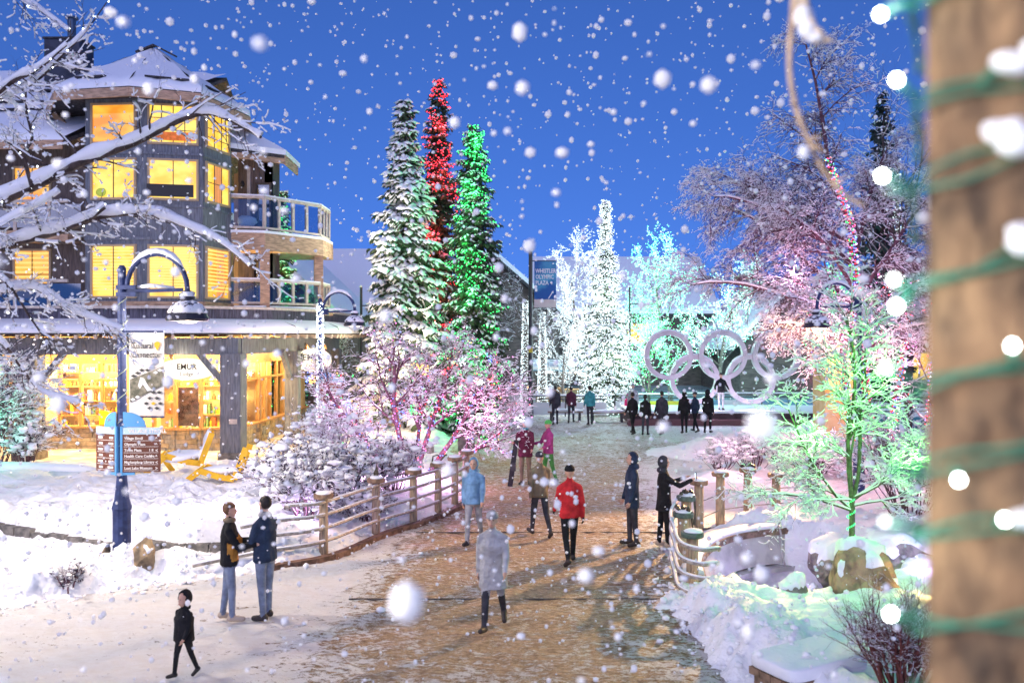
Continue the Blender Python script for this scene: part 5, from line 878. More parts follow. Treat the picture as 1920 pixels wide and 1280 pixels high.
def wrapped_trunk(px, d, h, label, blabel, m):
    x = (px-960)*d/FPX; t = thing('wrapped_tree', (x, d, 0), label, 'tree'); o = MB(); o.tube([(x, d, -0.2), (x+0.05, d, h*0.5), (x, d, h)], [0.17, 0.13, 0.07], n=8); o.build('trunk', barkl, t, smooth=True); out = []; rng = random.Random(int(px)); 
    for k in range(7): grow(rng, (x, d, h*(0.55+0.06*k)), (math.cos(k*2.4), math.sin(k*2.4), 1.0), h*0.33, 0.04, 1, CF_up, out)
    V, F = seg_tubes(np.array(out)[:, :8], 4); tag(np_mesh('crown', V, F, barkl, t), kind='stuff'); V, F = snow_on(np.array(out), np.random.RandomState(1)); tag(np_mesh('snow', V, F, SNOWT, t), kind='stuff')
    n_ = 620; a = np.linspace(0, 6.28*38, n_); z = np.linspace(0.3, h, n_); r_ = np.interp(z, [0, h], [0.3, 0.14]); rs = np.random.RandomState(int(px)); bulbs('string_lights', np.stack([x+r_*np.cos(a), d+r_*np.sin(a), z+rs.normal(size=n_)*0.05], 1), [m], 0.032, blabel)
wrapped_trunk(985, 46, 6.0, 'slender tree with trunk wound in white lights left of the black banner pole', 'white lights wound up the slender trunk left of the banner pole', W2); wrapped_trunk(1017, 46.5, 5.4, 'slender tree with trunk wound in white lights right of the black banner pole', 'white lights wound up the slender trunk right of the banner pole', W2)
wrapped_trunk(1682, 40, 12.4, 'tall thin tree with trunk wound in white lights behind the weeping tree', 'white lights wound up the tall thin trunk behind the weeping tree', W2)
# bare dark trees on the horizon
CF_b = [dict(n=9, w=0.07, t=0.03, tap=0.2, s0=0.25, k=2, a=35, lr=0.5, rr=0.5), dict(n=6, w=0.14, t=0.06, tap=0.3, s0=0.2, k=2, a=38, lr=0.5, rr=0.55), dict(n=4, w=0.2, t=0.02, tap=0.3, s0=0.2, k=1, a=40, lr=0.6, rr=0.6), dict(n=3, w=0.2, t=0, tap=0.3, s0=1, k=0, a=0, lr=0, rr=0)]
for i, (px, d, H, lb) in enumerate(((950, 54, 8.6, 'bare leafless tree left of the black banner pole'), (925, 50, 6.4, 'low bare leafless tree right of the green spruce'), (1700, 33, 13.0, 'bare leafless tree with hanging twigs right of the dark fir'), (640, 41, 5.0, 'small frosted bare tree at the arcade end'))):
    x = (px-960)*d/FPX; out = []; grow(random.Random(80+i), (x, d, -0.2), (0.02, 0, 1), H*0.9, H*0.012+0.02, 0, CF_b, out); tree_from('bare_tree', lb, out, bark, (x, d, 0), snow=dict(keep=0.75 if i == 3 else 0.3, add=0.012), seed=i)
# ---- pink-lit crab-apple in the middle
out = []; rng = random.Random(5); CF_c = [dict(n=6, w=0.10, t=0.05, tap=0.5, s0=0.35, k=2, a=36, lr=0.62, rr=0.62), dict(n=6, w=0.16, t=0.035, tap=0.4, s0=0.25, k=2, a=40, lr=0.55, rr=0.58), dict(n=4, w=0.22, t=0.02, tap=0.4, s0=0.2, k=2, a=45, lr=0.55, rr=0.6), dict(n=3, w=0.26, t=0.0, tap=0.4, s0=0.3, k=0.6, a=45, lr=0.6, rr=0.6), dict(n=2, w=0.3, t=0, tap=0.5, s0=1, k=0, a=0, lr=0, rr=0)]
B0 = Vector((-2.9, 24.4, -0.1))
for dx, dy, dz, L_, r_ in ((-0.75, 0.1, 1.15, 3.3, 0.085), (-0.25, -0.25, 1.3, 3.5, 0.09), (0.3, 0.2, 1.2, 3.3, 0.085), (0.95, -0.15, 0.95, 3.3, 0.085), (-1.2, 0.2, 1.0, 2.8, 0.06), (1.3, 0.3, 0.75, 2.8, 0.06), (0.05, 0.5, 1.3, 3.2, 0.07)):
    grow(rng, B0+Vector((dx*0.25, dy*0.25, 0)), (dx, dy, dz), L_, r_, 0, CF_c, out)
tc_, sgc = tree_from('crab_apple_tree', 'bushy multi-stemmed snowy tree glowing pink and violet beside the bridge railing', out, barkp, (B0.x, B0.y, 0), snow=dict(keep=0.55, add=0.009, k=0.75), split=2, seed=5)
rs = np.random.RandomState(6); ii = rs.choice(np.where(sgc[:, 8] >= 2)[0], 420); bulbs('string_lights', sgc[ii, 0:3], [BR, BG, BB, BY, BP_, BP_], 0.016, 'multicoloured string lights in the pink-lit tree')
cent = sgc[rs.choice(np.where(sgc[:, 8] >= 3)[0], 20), 0:3]; pts = np.repeat(cent, 14, 0)+rs.normal(size=(280, 3))*0.075
for j in range(20): bulbs('light_ball', pts[j*14:(j+1)*14], [(BR, BG, BB, BY, WB)[j % 5]], 0.02, '%s starburst light ball hanging in the pink-lit tree' % ('red', 'green', 'blue', 'amber', 'white')[j % 5], 'light ball', group='%s light balls in the pink tree' % ('red', 'green', 'blue', 'amber', 'white')[j % 5])
tk = sgc[(sgc[:, 8] < 1) & (sgc[:, 2] < 2.4)]; P = np.concatenate([tk[:, :3]*(1-u)+tk[:, 3:6]*u+np.stack([0.085*np.cos(np.arange(len(tk))*2+u*9), -0.085*np.abs(np.sin(np.arange(len(tk))*2+u*9)), 0*tk[:, 0]], 1) for u in np.linspace(0, 1, 9)]); bulbs('string_lights', P, [BR, BP_, BB], 0.016, 'red and violet lights wound up the stems of the pink-lit tree')
lamp('violet_glow', (-3.5, 22.9, 0.7), 130, (0.85, 0.5, 1.0), 0.12, tc_); lamp('violet_glow', (-2.0, 22.9, 0.9), 120, (0.95, 0.5, 0.95), 0.12, tc_); lamp('violet_glow', (-1.0, 23.3, 2.2), 80, (1.0, 0.4, 0.7), 0.12, tc_); lamp('violet_glow', (-4.3, 23.0, 2.4), 80, (0.9, 0.6, 1.0), 0.12, tc_)
# ---- green-lit young tree on the creek bank
out = []; rng = random.Random(9); G0 = Vector((5.72, 14.4, -0.6)); CF_g = [dict(n=6, w=0.10, t=0.05, tap=0.45, s0=0.2, k=2, a=46, lr=0.46, rr=0.55), dict(n=6, w=0.15, t=0.0, tap=0.4, s0=0.15, k=2, a=42, lr=0.5, rr=0.6), dict(n=4, w=0.2, t=-0.02, tap=0.4, s0=0.3, k=1, a=42, lr=0.55, rr=0.6), dict(n=3, w=0.24, t=-0.02, tap=0.5, s0=1, k=0, a=0, lr=0, rr=0)]
out.append((G0.x, G0.y, G0.z, G0.x+0.01, G0.y, 0.4, 0.058, 0.052, 0)); out.append((G0.x+0.01, G0.y, 0.4, G0.x+0.02, G0.y, 1.35, 0.052, 0.048, 0)); Jn = Vector((G0.x+0.02, G0.y, 1.33))
for dx, dy, dz, L_, r_ in ((-0.02, 0.1, 1, 3.2, 0.042), (0.22, -0.05, 1, 3.0, 0.038), (-0.75, 0.1, 0.65, 2.1, 0.026), (-0.9, -0.3, 0.42, 1.9, 0.022), (0.8, 0.2, 0.5, 1.7, 0.024), (-0.3, -0.4, 0.9, 2.2, 0.026), (0.6, -0.4, 0.28, 1.4, 0.02), (0.85, 0.0, 0.12, 1.5, 0.02), (-0.8, 0.3, 0.15, 1.3, 0.018), (-0.5, -0.2, 0.05, 1.0, 0.014)):
    grow(rng, Jn+Vector((0, 0, rng.uniform(-0.12, 0.15))), (dx, dy, dz), L_, r_, 0, CF_g, out)
tg_, sgg = tree_from('young_tree', 'slim young snowy tree glowing bright green on the creek bank', out, mat('green_bark', (0.09, 0.10, 0.06), rough=0.85, var=0.4, vscale=14), (G0.x, G0.y, 0), snow=dict(keep=0.9, add=0.016, k=0.9, ex=0.5), split=1, seed=9)
zz = np.linspace(-0.3, 1.5, 110); aa = zz*30; bulbs('string_lights', np.stack([G0.x+0.06*np.cos(aa), G0.y+0.06*np.sin(aa), zz], 1), [BG], 0.013, 'green string lights wound up the thin trunk of the young tree')
for x, y, z, p_ in ((5.3, 13.4, 0.9, 8), (6.5, 13.8, 2.2, 30), (4.9, 13.7, 2.6, 40), (5.9, 13.5, 3.6, 46)): lamp('green_glow', (x, y, z), p_*1.9, (0.16, 1.0, 0.12), 0.1, tg_)
# ---- weeping birch, violet lit
out = []; rng = random.Random(14); CF_w = [dict(n=10, w=0.06, t=-0.075, tap=0.3, s0=0.2, k=2, a=48, lr=0.42, rr=0.45, acc=True), dict(n=7, w=0.12, t=-0.10, tap=0.35, s0=0.12, k=3, a=42, lr=0.48, rr=0.5, acc=True), dict(n=5, w=0.16, t=-0.16, tap=0.4, s0=0.2, k=2, a=40, lr=0.5, rr=0.6), dict(n=3, w=0.2, t=-0.22, tap=0.5, s0=1, k=0, a=0, lr=0, rr=0)]
H0 = Vector((10.7, 26, 0)); out.append((10.9, 26, -0.3, 10.75, 26, 2.4, 0.2, 0.17, 0)); out.append((10.75, 26, 2.4, 10.5, 26, 5.0, 0.17, 0.14, 0)); out.append((10.5, 26, 5.0, 10.3, 26, 7.6, 0.14, 0.10, 0))
for (x, z), (dx, dy, dz), L_, r_ in (((10.3, 7.6), (-0.45, 0, 1), 5.6, 0.09), ((10.4, 6.3), (-1, -0.2, 0.75), 5.2, 0.085), ((10.6, 4.2), (-1, 0.2, 0.75), 5.4, 0.09), ((10.6, 3.8), (-0.9, -0.5, 0.6), 4.4, 0.07), ((10.5, 5.0), (-0.9, 0.3, 0.9), 5.4, 0.08), ((10.5, 5.2), (0.6, -0.2, 0.9), 4.4, 0.08), ((10.6, 4.4), (0.9, 0.2, 0.7), 4.4, 0.07), ((10.4, 6.4), (0.5, 0.3, 1), 4.2, 0.07), ((10.6, 3.4), (-0.6, -0.8, 0.5), 3.6, 0.06), ((10.6, 3.6), (0.5, -0.8, 0.5), 3.4, 0.06), ((10.4, 5.6), (-0.7, -0.5, 0.8), 4.6, 0.07), ((10.35, 6.9), (-0.8, 0.3, 0.8), 5.0, 0.07)):
    grow(rng, (x, 26, z), (dx, dy, dz), L_, r_, 0, CF_w, out)
tw_, sgw = tree_from('weeping_tree', 'large weeping tree with arching snow-covered limbs glowing violet', out, barkp, (H0.x, H0.y, 0), snow=dict(keep=0.36, add=0.011, add0=0.03, k=0.85), split=1, seed=14)
a = np.linspace(0, 6.28*50, 700); z = np.linspace(0.2, 9.6, 700); xx = np.interp(z, [0, 2.4, 5, 7.6, 9.6], [10.9, 10.75, 10.5, 10.3, 9.6]); r_ = np.interp(z, [0, 10], [0.22, 0.10]); bulbs('string_lights', np.stack([xx+r_*np.cos(a), 26-r_*np.abs(np.sin(a))-0.02, z], 1), [BR, BR, BG, BB, BP_], 0.022, 'red and coloured lights spiralling up the weeping tree trunk')
for x, y, z, p_ in ((7.6, 24.2, 2.6, 210), (9.6, 23.8, 4.4, 170), (10.6, 24.0, 2.6, 150), (8.2, 24.6, 6.0, 150), (12.4, 24.2, 4.0, 140)): lamp('violet_glow', (x, y, z), p_*0.9, (1.0, 0.52, 0.80), 0.15, tw_)
# second multicolour wrapped stems right
for k, (x, y, dx, h) in enumerate(((12.3, 28, 0.9, 6.0), (11.6, 29, -0.5, 5.0), (11.9, 24.6, 0.25, 3.4))):
    t = thing('wrapped_tree', (x, y, 0), ('leaning stem wound in red and blue lights beside the timber post', 'slanting stem wound in pink lights behind the green tree', 'short stem wound in multicoloured lights at the plaza edge')[k], 'tree'); o = MB(); o.tube([(x, y, -0.1), (x+dx*0.5, y, h*0.5), (x+dx, y, h)], [0.12, 0.09, 0.05], n=7); o.build('trunk', barkp, t, smooth=True); out = []
    for q in range(6): grow(random.Random(q+k*9), (x+dx*(0.4+0.1*q), y, h*(0.4+0.1*q)), (math.cos(q*2.1), math.sin(q*2.1), 0.7), 1.8, 0.03, 1, CF_b, out)
    V, F = seg_tubes(np.array(out)[:, :8], 4); tag(np_mesh('crown', V, F, barkp, t), kind='stuff'); V, F = snow_on(np.array(out), np.random.RandomState(2), add=0.014); tag(np_mesh('snow', V, F, SNOWT, t), kind='stuff')
    n_ = 420; u = np.linspace(0, 1, n_); a = u*6.28*30; sg_ = np.array(out); extra = sg_[np.random.RandomState(k).choice(len(sg_), 160), :3]; bulbs('string_lights', np.concatenate([np.stack([x+dx*u+0.13*np.cos(a), y-0.13*np.abs(np.sin(a)), h*u], 1), extra]), [BR, BR, BB, BP_, WB], 0.02, ('red and blue lights on the leaning stem', 'pink and red lights on the slanting stem', 'multicoloured lights on the short stem')[k]); lamp('red_glow', (x, y-0.8, h*0.6), 60, (1.0, 0.35, 0.55), 0.1, t)
# ---- snow-laden shrubs
leafm = mat('shrub_leaf', (0.06, 0.05, 0.07), rough=0.8, var=0.4, vscale=9)
def shrub(x, y, Rr, H, seed, label, puffs=170, stems=26, bk=None, group=None, pr=(0.04, 0.10), leaves=True, snowadd=0.012, name='snowy_shrub'):
    rng = random.Random(seed); rs = np.random.RandomState(seed); out = []; cf = [dict(n=5, w=0.12, t=0.02, tap=0.4, s0=0.4, k=2, a=34, lr=0.5, rr=0.6), dict(n=4, w=0.18, t=0.01, tap=0.4, s0=0.2, k=2, a=40, lr=0.55, rr=0.6), dict(n=3, w=0.2, t=0, tap=0.5, s0=1, k=0, a=0, lr=0, rr=0)]; z = gz(x, y)
    for k in range(stems):
        a = rng.uniform(0, 6.28); q = rng.uniform(0.1, 1); grow(rng, (x+Rr*0.35*q*math.cos(a), y+Rr*0.35*q*math.sin(a), z-0.1), (math.cos(a)*q*Rr/H*1.0, math.sin(a)*q*Rr/H*1.0, 1), H*rng.uniform(0.75, 1.05), 0.014, 0, cf, out)
    t, sg = tree_from(name, label, out, bk or barkp, (x, y, z), snow=dict(keep=0.45, add=snowadd), split=1, cat='shrub', group=group, seed=seed)
    tips = sg[sg[:, 8] >= 1][:, 3:6]
    if leaves:
        p = tips[rs.choice(len(tips), min(len(tips), puffs*5))]; n_ = len(p); D = rs.normal(size=(n_, 3)); D, X, U = frames(D); s = rs.uniform(0.03, 0.07, n_); V, F = scatter(SPR_V, SPR_F, p, np.stack([X*s[:, None], D*s[:, None]*1.4, U*s[:, None]], 2)); tag(np_mesh('leaves', V, F, leafm, t), kind='stuff')
    if puffs:
        p = tips[rs.choice(len(tips), puffs)]; V0, F0 = ICOS[1]; V0, F0 = ICOS[2]; s = rs.uniform(*pr, puffs); V, F = scatter(V0, np.array(F0), p+np.array([0, 0, 0.01]), diag(np.stack([s*rs.uniform(0.7, 1.7, puffs), s*rs.uniform(0.7, 1.5, puffs), s*rs.uniform(0.4, 0.75, puffs)], 1))); V += 0.022*np.sin(V*31+1.3)+0.014*np.sin(V[:, [1, 2, 0]]*53); tag(np_mesh('snow_puffs', V, F, SNOWT, t, smooth=True), kind='stuff')
    return t
shrub(-4.35, 17.6, 0.9, 1.15, 1, 'round shrub heaped with snow just behind the railing end', 190); shrub(-4.95, 19.0, 0.9, 1.15, 2, 'round shrub heaped with snow beside the yellow lounge chairs', 190); shrub(-3.9, 20.0, 1.0, 1.2, 3, 'shrub heaped with snow behind the middle railing posts', 190); shrub(-3.0, 21.2, 0.8, 1.2, 4, 'lower snowy shrub below the pink-lit tree', 120); shrub(-4.7, 21.8, 1.0, 1.5, 6, 'tall twiggy shrub topped with snow puffs in front of the wrapped lamp', 120, stems=20, leaves=False)
shrub(-3.2, 18.6, 0.55, 0.7, 8, 'small low snowy shrub at the foot of the railing', 70); shrub(-7.15, 13.75, 0.22, 0.42, 9, 'tiny dark evergreen sprig poking out of the snow left of the lamp post', 10, stems=10, snowadd=0.006, pr=(0.02, 0.04))
lamp('violet_spot', (-4.2, 17.0, 0.55), 26, (0.75, 0.55, 1.0), 0.08, kerb); lamp('violet_spot', (-6.0, 17.4, 1.0), 60, (0.75, 0.68, 1.0), 0.1, kerb)
# red-twigged shrubs, right
shrub(4.2, 9.2, 0.6, 1.0, 12, 'red-twigged bare shrub in the right corner by the timber post', 0, stems=40, bk=mat('red_twig', (0.16, 0.05, 0.04), rough=0.7, var=0.3, vscale=20), leaves=False, snowadd=0.0015); shrub(8.3, 17.8, 1.0, 2.0, 13, 'plum-coloured bare shrub behind the purple rocks', 30, stems=34, leaves=False); shrub(6.6, 16.2, 0.9, 0.9, 14, 'low tangle of snowy twigs behind the green tree trunk', 20, stems=26, leaves=False)
for i, (x, y, r_, h) in enumerate(((7.6, 27, 1.1, 1.1), (9.2, 26.0, 1.0, 1.2), (10.4, 24.4, 1.2, 1.5), (6.2, 25.5, 0.6, 0.8))): shrub(x, y, r_, h, 20+i, ('snowy low shrub in front of the rings', 'snowy shrub at the foot of the street lamp by the weeping tree', 'dense snowy shrub below the weeping tree', 'small snowy shrub at the plaza snow heap')[i], 90, leaves=False)
# green-lit evergreens far left
for i, (x, y, h, r_) in enumerate(((-14.6, 24.0, 2.9, 0.9), (-13.6, 23.9, 1.2, 0.6), (-15.2, 24.8, 2.2, 0.9))):
    t = shrub(x, y, r_, h, 30+i, ('tall mint-lit snowy shrub against the left arcade column', 'small twiggy shrub beside the mint-lit shrub', 'mint-lit shrub half out of view by the planter wall')[i], 160, stems=24)
lamp('green_glow', (-14.4, 22.9, 2.0), 70, (0.15, 1.0, 0.55), 0.1, pw)
# ---- bare snowy tree at the left, limbs reaching across the lodge
D0 = 11.2; out = []; rng = random.Random(21); TX = (-150-960)*D0/FPX
CF_l = [None, dict(n=7, w=0.15, t=-0.01, tap=0.3, s0=0.2, k=0.75, a=42, lr=0.5, rr=0.5), dict(n=4, w=0.22, t=-0.01, tap=0.4, s0=0.25, k=0.4, a=42, lr=0.55, rr=0.6), dict(n=3, w=0.24, t=0, tap=0.5, s0=1, k=0, a=0, lr=0, rr=0)]
def limb(pts, r0, r1, tw=0.75, tl=0.8, dpt=0.0, dn=0.5):
    P = catmull([Wp(px, py, D0+dpt+(k*0.05)) for k, (px, py) in enumerate(pts)], 6); n_ = len(P)
    for i in range(n_-1):
        ra, rb = r0+(r1-r0)*i/n_, r0+(r1-r0)*(i+1)/n_; out.append((*P[i], *P[i+1], ra, rb, 0))
        if rng.random() < tw*0.85 and i > 2:
            d = (P[i+1]-P[i]).normalized(); v = Vector((rng.gauss(0, 0.5), rng.gauss(0, 0.6), rng.uniform(-1, 1)-dn*0.3)); grow(rng, P[i], d*0.7+v*0.8, tl*rng.uniform(0.4, 1.1), max(0.008, ra*0.32), 1, CF_l, out)
o_tr = [(TX, D0, -0.2, TX-0.05, D0, 1.6, 0.21, 0.19, 0), (TX-0.05, D0, 1.6, TX-0.1, D0, 4.0, 0.19, 0.16, 0), (TX-0.1, D0, 4.0, TX-0.25, D0+0.1, 6.4, 0.16, 0.11, 0), (TX-0.25, D0+0.1, 6.4, TX+0.1, D0+0.1, 8.8, 0.11, 0.05, 0)]; out += o_tr
limb([(-165, 430), (-60, 400), (60, 350), (150, 305), (250, 268), (330, 228), (385, 212), (430, 225), (490, 258)], 0.085, 0.018, 0.8, 0.85)
limb([(-165, 520), (-60, 490), (40, 452), (120, 430), (190, 405), (280, 400), (350, 425), (410, 452), (470, 500)], 0.075, 0.014, 0.8, 0.8, 0.25); limb([(120, 430), (165, 410), (196, 388)], 0.04, 0.03, 0, 0.3, 0.1)
limb([(-165, 300), (-60, 220), (20, 155), (70, 130), (125, 85)], 0.05, 0.010, 0.9, 0.7, -0.2); limb([(-165, 80), (-80, 20), (0, -20), (60, 10), (130, 60)], 0.04, 0.008, 0.9, 0.7, 0.1); limb([(-60, 200), (10, 180), (70, 150), (120, 100), (160, 60), (200, 5)], 0.03, 0.006, 0.7, 0.5, 0.0)
limb([(60, 350), (45, 290), (60, 260), (50, 210), (48, 150)], 0.03, 0.008, 0.9, 0.5, 0.0); limb([(-165, 560), (-40, 555), (60, 540), (130, 580), (180, 600), (230, 620)], 0.04, 0.006, 0.8, 0.7, 0.3); limb([(-165, 640), (-80, 600), (0, 640), (40, 690), (80, 735), (150, 755)], 0.03, 0.006, 0.8, 0.6, 0.4); limb([(-100, 490), (0, 520), (60, 600), (100, 660)], 0.025, 0.006, 0.9, 0.6, -0.2); limb([(-140, 470), (-40, 440), (40, 400), (110, 360)], 0.03, 0.008, 0.9, 0.8, -0.4)
tl_, sgl = tree_from('bare_tree', 'near bare tree with long thickly snow-laden limbs reaching across the lodge', out, bark, (TX, D0, 0), snow=dict(keep=0.62, add=0.012, add0=0.05, k=1.0, ex=0.9, n=7), split=1, seed=21)
P = sgl[(sgl[:, 8] == 0)][::3, 3:6]; P = P[P[:, 0] > TX+0.5]; P = P+np.random.RandomState(2).normal(size=P.shape)*0.03; bulbs('string_lights', P, [WB], 0.012, 'sparse white bulbs strung along the near bare tree limbs')
# ================================================================ people
SKIN = mat('skin', (0.55, 0.33, 0.24), rough=0.55, spec=0.3); HAIRD = mat('hair_dark', (0.025, 0.018, 0.015), rough=0.6, var=0.3, vscale=30); HAIRB = mat('hair_brown', (0.16, 0.08, 0.04), rough=0.6, var=0.3, vscale=30); EYE = mat('eye', (0.02, 0.02, 0.02), rough=0.2); LIP = mat('lip', (0.40, 0.16, 0.14), rough=0.5)
def cloth(name, col, v=0.25): return mat('cloth_'+name, col, rough=0.85, spec=0.15, var=v, vscale=7, bump=0.9, bscale=11)
def person(label, x, y, h, face, jacket, trousers, shoes, group=None, hair=HAIRD, hat=None, hood=False, hem=0.84, legs=((4, 4), (-4, 4)), arms=((8, 10, 18), (8, 10, 18)), lean=0, head_yaw=0, head_pitch=0, gloves=None, voxel=0.016, z=None, long_hair=False, scarf=None, backpack=None, bulk=1.0, pattern=None, armdir=None, hs=1.0):
    """legs: (swing, knee) right/left in degrees; arms: (swing, abduct, elbow) right/left. Local +y is forward."""
    s = h/1.75; prim = []; mb = MB(); M_ = {'j': 0, 't': 1, 's': 2, 'k': 3, 'g': 4, 'e': 5, 'l': 6, 'p': 7}
    def cap(p, q, r0, r1, tagc, n=10):
        p, q = Vector(p), Vector(q); mb.tube([p, q], [r0, r1], n=n); mb.blob(p, r0, sub=2, rough=0); mb.blob(q, r1, sub=2, rough=0)
        for u in np.linspace(0, 1, 6): prim.append((*(p.lerp(q, u)), r0+(r1-r0)*u, M_[tagc]))
    def ell(c, r, tagc): mb.blob(c, r, sub=2, rough=0); prim.append((*c, min(r), M_[tagc]))
    def loft(rings, tagc):
        n = 14; vs = []
        for c, rx, ry in rings:
            for j in range(n): a = 2*math.pi*j/n; vs.append((c[0]+rx*math.cos(a), c[1]+ry*math.sin(a), c[2]))
        k = len(rings); mb.add(vs, [(i*n+j, i*n+(j+1) % n, (i+1)*n+(j+1) % n, (i+1)*n+j) for i in range(k-1) for j in range(n)]+[tuple(range(n))[::-1], tuple((k-1)*n+j for j in range(n))])
        for i in range(k-1):
            for u in (0, 0.25, 0.5, 0.75, 1):
                c = Vector(rings[i][0]).lerp(Vector(rings[i+1][0]), u); rx = rings[i][1]+(rings[i+1][1]-rings[i][1])*u; ry = rings[i][2]+(rings[i+1][2]-rings[i][2])*u
                for o_ in (-0.55, 0, 0.55): prim.append((c.x+o_*rx, c.y, c.z, ry*0.95, M_[tagc]))
    ln = R(lean); tl = lambda zz: Vector((0, math.sin(ln)*(zz-0.92), 0.92+(zz-0.92)*math.cos(ln))); off = lambda zz: tl(zz).y; B = bulk
    loft([((0, off(hem) if hem > 0.92 else 0, hem), 0.185*B if hem > 0.7 else 0.20*B, 0.145*B if hem > 0.7 else 0.17*B), ((0, 0, 0.95), 0.18*B, 0.135*B), ((0, off(1.1), tl(1.1).z), 0.168*B, 0.13*B), ((0, off(1.27), tl(1.27).z), 0.18*B, 0.135*B), ((0, off(1.36), tl(1.36).z), 0.168, 0.118), ((0, off(1.43), tl(1.43).z), 0.125, 0.095), ((0, off(1.475), tl(1.475).z), 0.08, 0.075), ((0, off(1.51), tl(1.51).z), 0.066, 0.066)], 'j')
    loft([((0, 0, 0.80), 0.15, 0.115), ((0, 0, 0.93), 0.165, 0.12)], 't')
    feet = []
    for sg, (a, kb) in zip((1, -1), legs):
        a, kb = R(a), R(kb); hip = Vector((sg*0.09, 0, 0.90)); kn = hip+Vector((sg*0.012, math.sin(a), -math.cos(a)))*0.43; an = kn+Vector((0, math.sin(a-kb), -math.cos(a-kb)))*0.42; fa = a-kb; toe = an+Vector((sg*0.03, math.cos(fa)*0.16, math.sin(fa)*0.16-0.035))
        cap(hip, kn, 0.088*B**0.5, 0.064, 't'); cap(kn, an, 0.062, 0.046, 't'); cap(an+Vector((0, -0.03, -0.025)), toe, 0.052, 0.042, 'k'); feet.append(min(an.z-0.08, toe.z-0.045))
    hands = []
    for sg, (sw, ab, el) in zip((1, -1), arms):
        sw, ab, el = R(sw), R(ab), R(el); sh = tl(1.365)+Vector((sg*0.178, 0, 0)); cap(tl(1.45)+Vector((sg*0.04, 0, 0)), sh, 0.058, 0.062, 'j'); d1 = Vector((sg*math.sin(ab), math.sin(sw)*math.cos(ab), -math.cos(sw)*math.cos(ab))); eb = sh+d1*0.27; d2 = Vector((sg*math.sin(ab)*0.3, math.sin(sw+el), -math.cos(sw+el))).normalized()
        if armdir and armdir.get(sg): d1 = Vector(armdir[sg][0]).normalized(); eb = sh+d1*0.29; d2 = Vector(armdir[sg][1]).normalized()
        wr = eb+d2*0.25; cap(sh, eb, 0.062*B**0.5, 0.053*B**0.5, 'j'); cap(eb, wr, 0.054*B**0.5, 0.041, 'j'); pal = wr+d2*0.055; cap(wr+d2*0.02, pal, 0.030, 0.034, 'g'); hands.append((sg, wr, pal, d2))
    nk = tl(1.50); hp = R(head_pitch); hy = R(head_yaw); hc = tl(1.645)+Vector((0, 0.015, 0)); Mh = Matrix.Rotation(hy, 3, 'Z') @ Matrix.Rotation(-hp, 3, 'X'); cap(nk-Vector((0, 0, 0.03)), tl(1.56), 0.055, 0.05, 's'); hc = hc+Vector((0, 0, (hs-1)*0.09)); H = lambda a, b, c: hc+Mh @ (Vector((a, b, c))*hs); K = lambda r: tuple(q*hs for q in r)
    ell(H(0, -0.012, 0.02), K((0.075, 0.093, 0.098)), 's'); ell(H(0, 0.02, -0.055), K((0.056, 0.064, 0.06)), 's'); ell(H(0, 0.092, -0.012), (0.013, 0.02, 0.024), 's'); ell(H(0.078, -0.005, -0.005), (0.014, 0.022, 0.032), 's'); ell(H(-0.078, -0.005, -0.005), (0.014, 0.022, 0.032), 's')
    tmp = mb.build('tmp', SKIN); tm = tmp.data; md = tmp.modifiers.new('r', 'REMESH'); md.mode = 'VOXEL'; md.voxel_size = voxel; ms = tmp.modifiers.new('s', 'SMOOTH'); ms.factor = 0.5; ms.iterations = 3; dg = bpy.context.evaluated_depsgraph_get(); dg.update(); me = bpy.data.meshes.new_from_object(tmp.evaluated_get(dg)); bpy.data.objects.remove(tmp); bpy.data.meshes.remove(tm)
    nf = len(me.polygons); cen = np.zeros(nf*3, np.float32); me.polygons.foreach_get('center', cen); cen = cen.reshape(-1, 3); pr = np.array(prim); dist = np.linalg.norm(cen[:, None, :]-pr[None, :, :3], axis=2)-pr[None, :, 3]; mi = pr[np.argmin(dist, 1), 4].astype(int)
    hz = hem-0.01; mi[(mi == 0) & (cen[:, 2] < hz) & (np.hypot(cen[:, 0], cen[:, 1]) < 0.3) & (np.abs(cen[:, 0]) < 0.2) & (hem > 0.7)] = 1
    if pattern is not None: mi[(mi == 0) & pattern(cen)] = 7
    vs = np.zeros(len(me.vertices)*3, np.float32); me.vertices.foreach_get('co', vs); vs = vs.reshape(-1, 3); fl = np.zeros(len(me.loops), np.int32); me.loops.foreach_get('vertex_index', fl); ls = np.zeros(nf, np.int32); lt = np.zeros(nf, np.int32); me.polygons.foreach_get('loop_start', ls); me.polygons.foreach_get('loop_total', lt)
    body = MB(); body.v = [tuple(map(float, q)) for q in vs]; body.f = [tuple(int(i) for i in fl[a:a+b]) for a, b in zip(ls, lt)]; body.m = [int(i) for i in mi]; bpy.data.meshes.remove(me)
    for sg, wr, pal, d2 in hands:        # five fingers of unequal length, gently curled; thumb leaves the palm side
        sd = d2.cross(Vector((0, 1, 0))); sd = (Vector((1, 0, 0)) if sd.length < 0.1 else sd.normalized()); nr = sd.cross(d2).normalized(); fw = Vector((0, 1, 0.0))
        for k, (o_, L_) in enumerate(((-0.028, 0.062), (-0.010, 0.075), (0.010, 0.070), (0.027, 0.055))):
            b0 = pal+fw*(-o_)+d2*0.02; c1 = b0+d2*L_*0.6; inn = Vector((-sg, 0, 0)); c2 = c1+(d2*0.6+inn*0.6).normalized()*L_*0.5; body.tube([b0, c1, c2], [0.010, 0.009, 0.007], n=6, mi=4)
        b0 = wr+d2*0.035+fw*0.025; body.tube([b0, b0+(d2*0.6+fw*0.8).normalized()*0.04, b0+(d2*0.9+fw*0.5).normalized()*0.068], [0.012, 0.011, 0.008], n=6, mi=4)
    for sg in (1, -1): body.blob(H(sg*0.032, 0.078, 0.014), (0.012, 0.008, 0.008), sub=1, rough=0, mi=5)
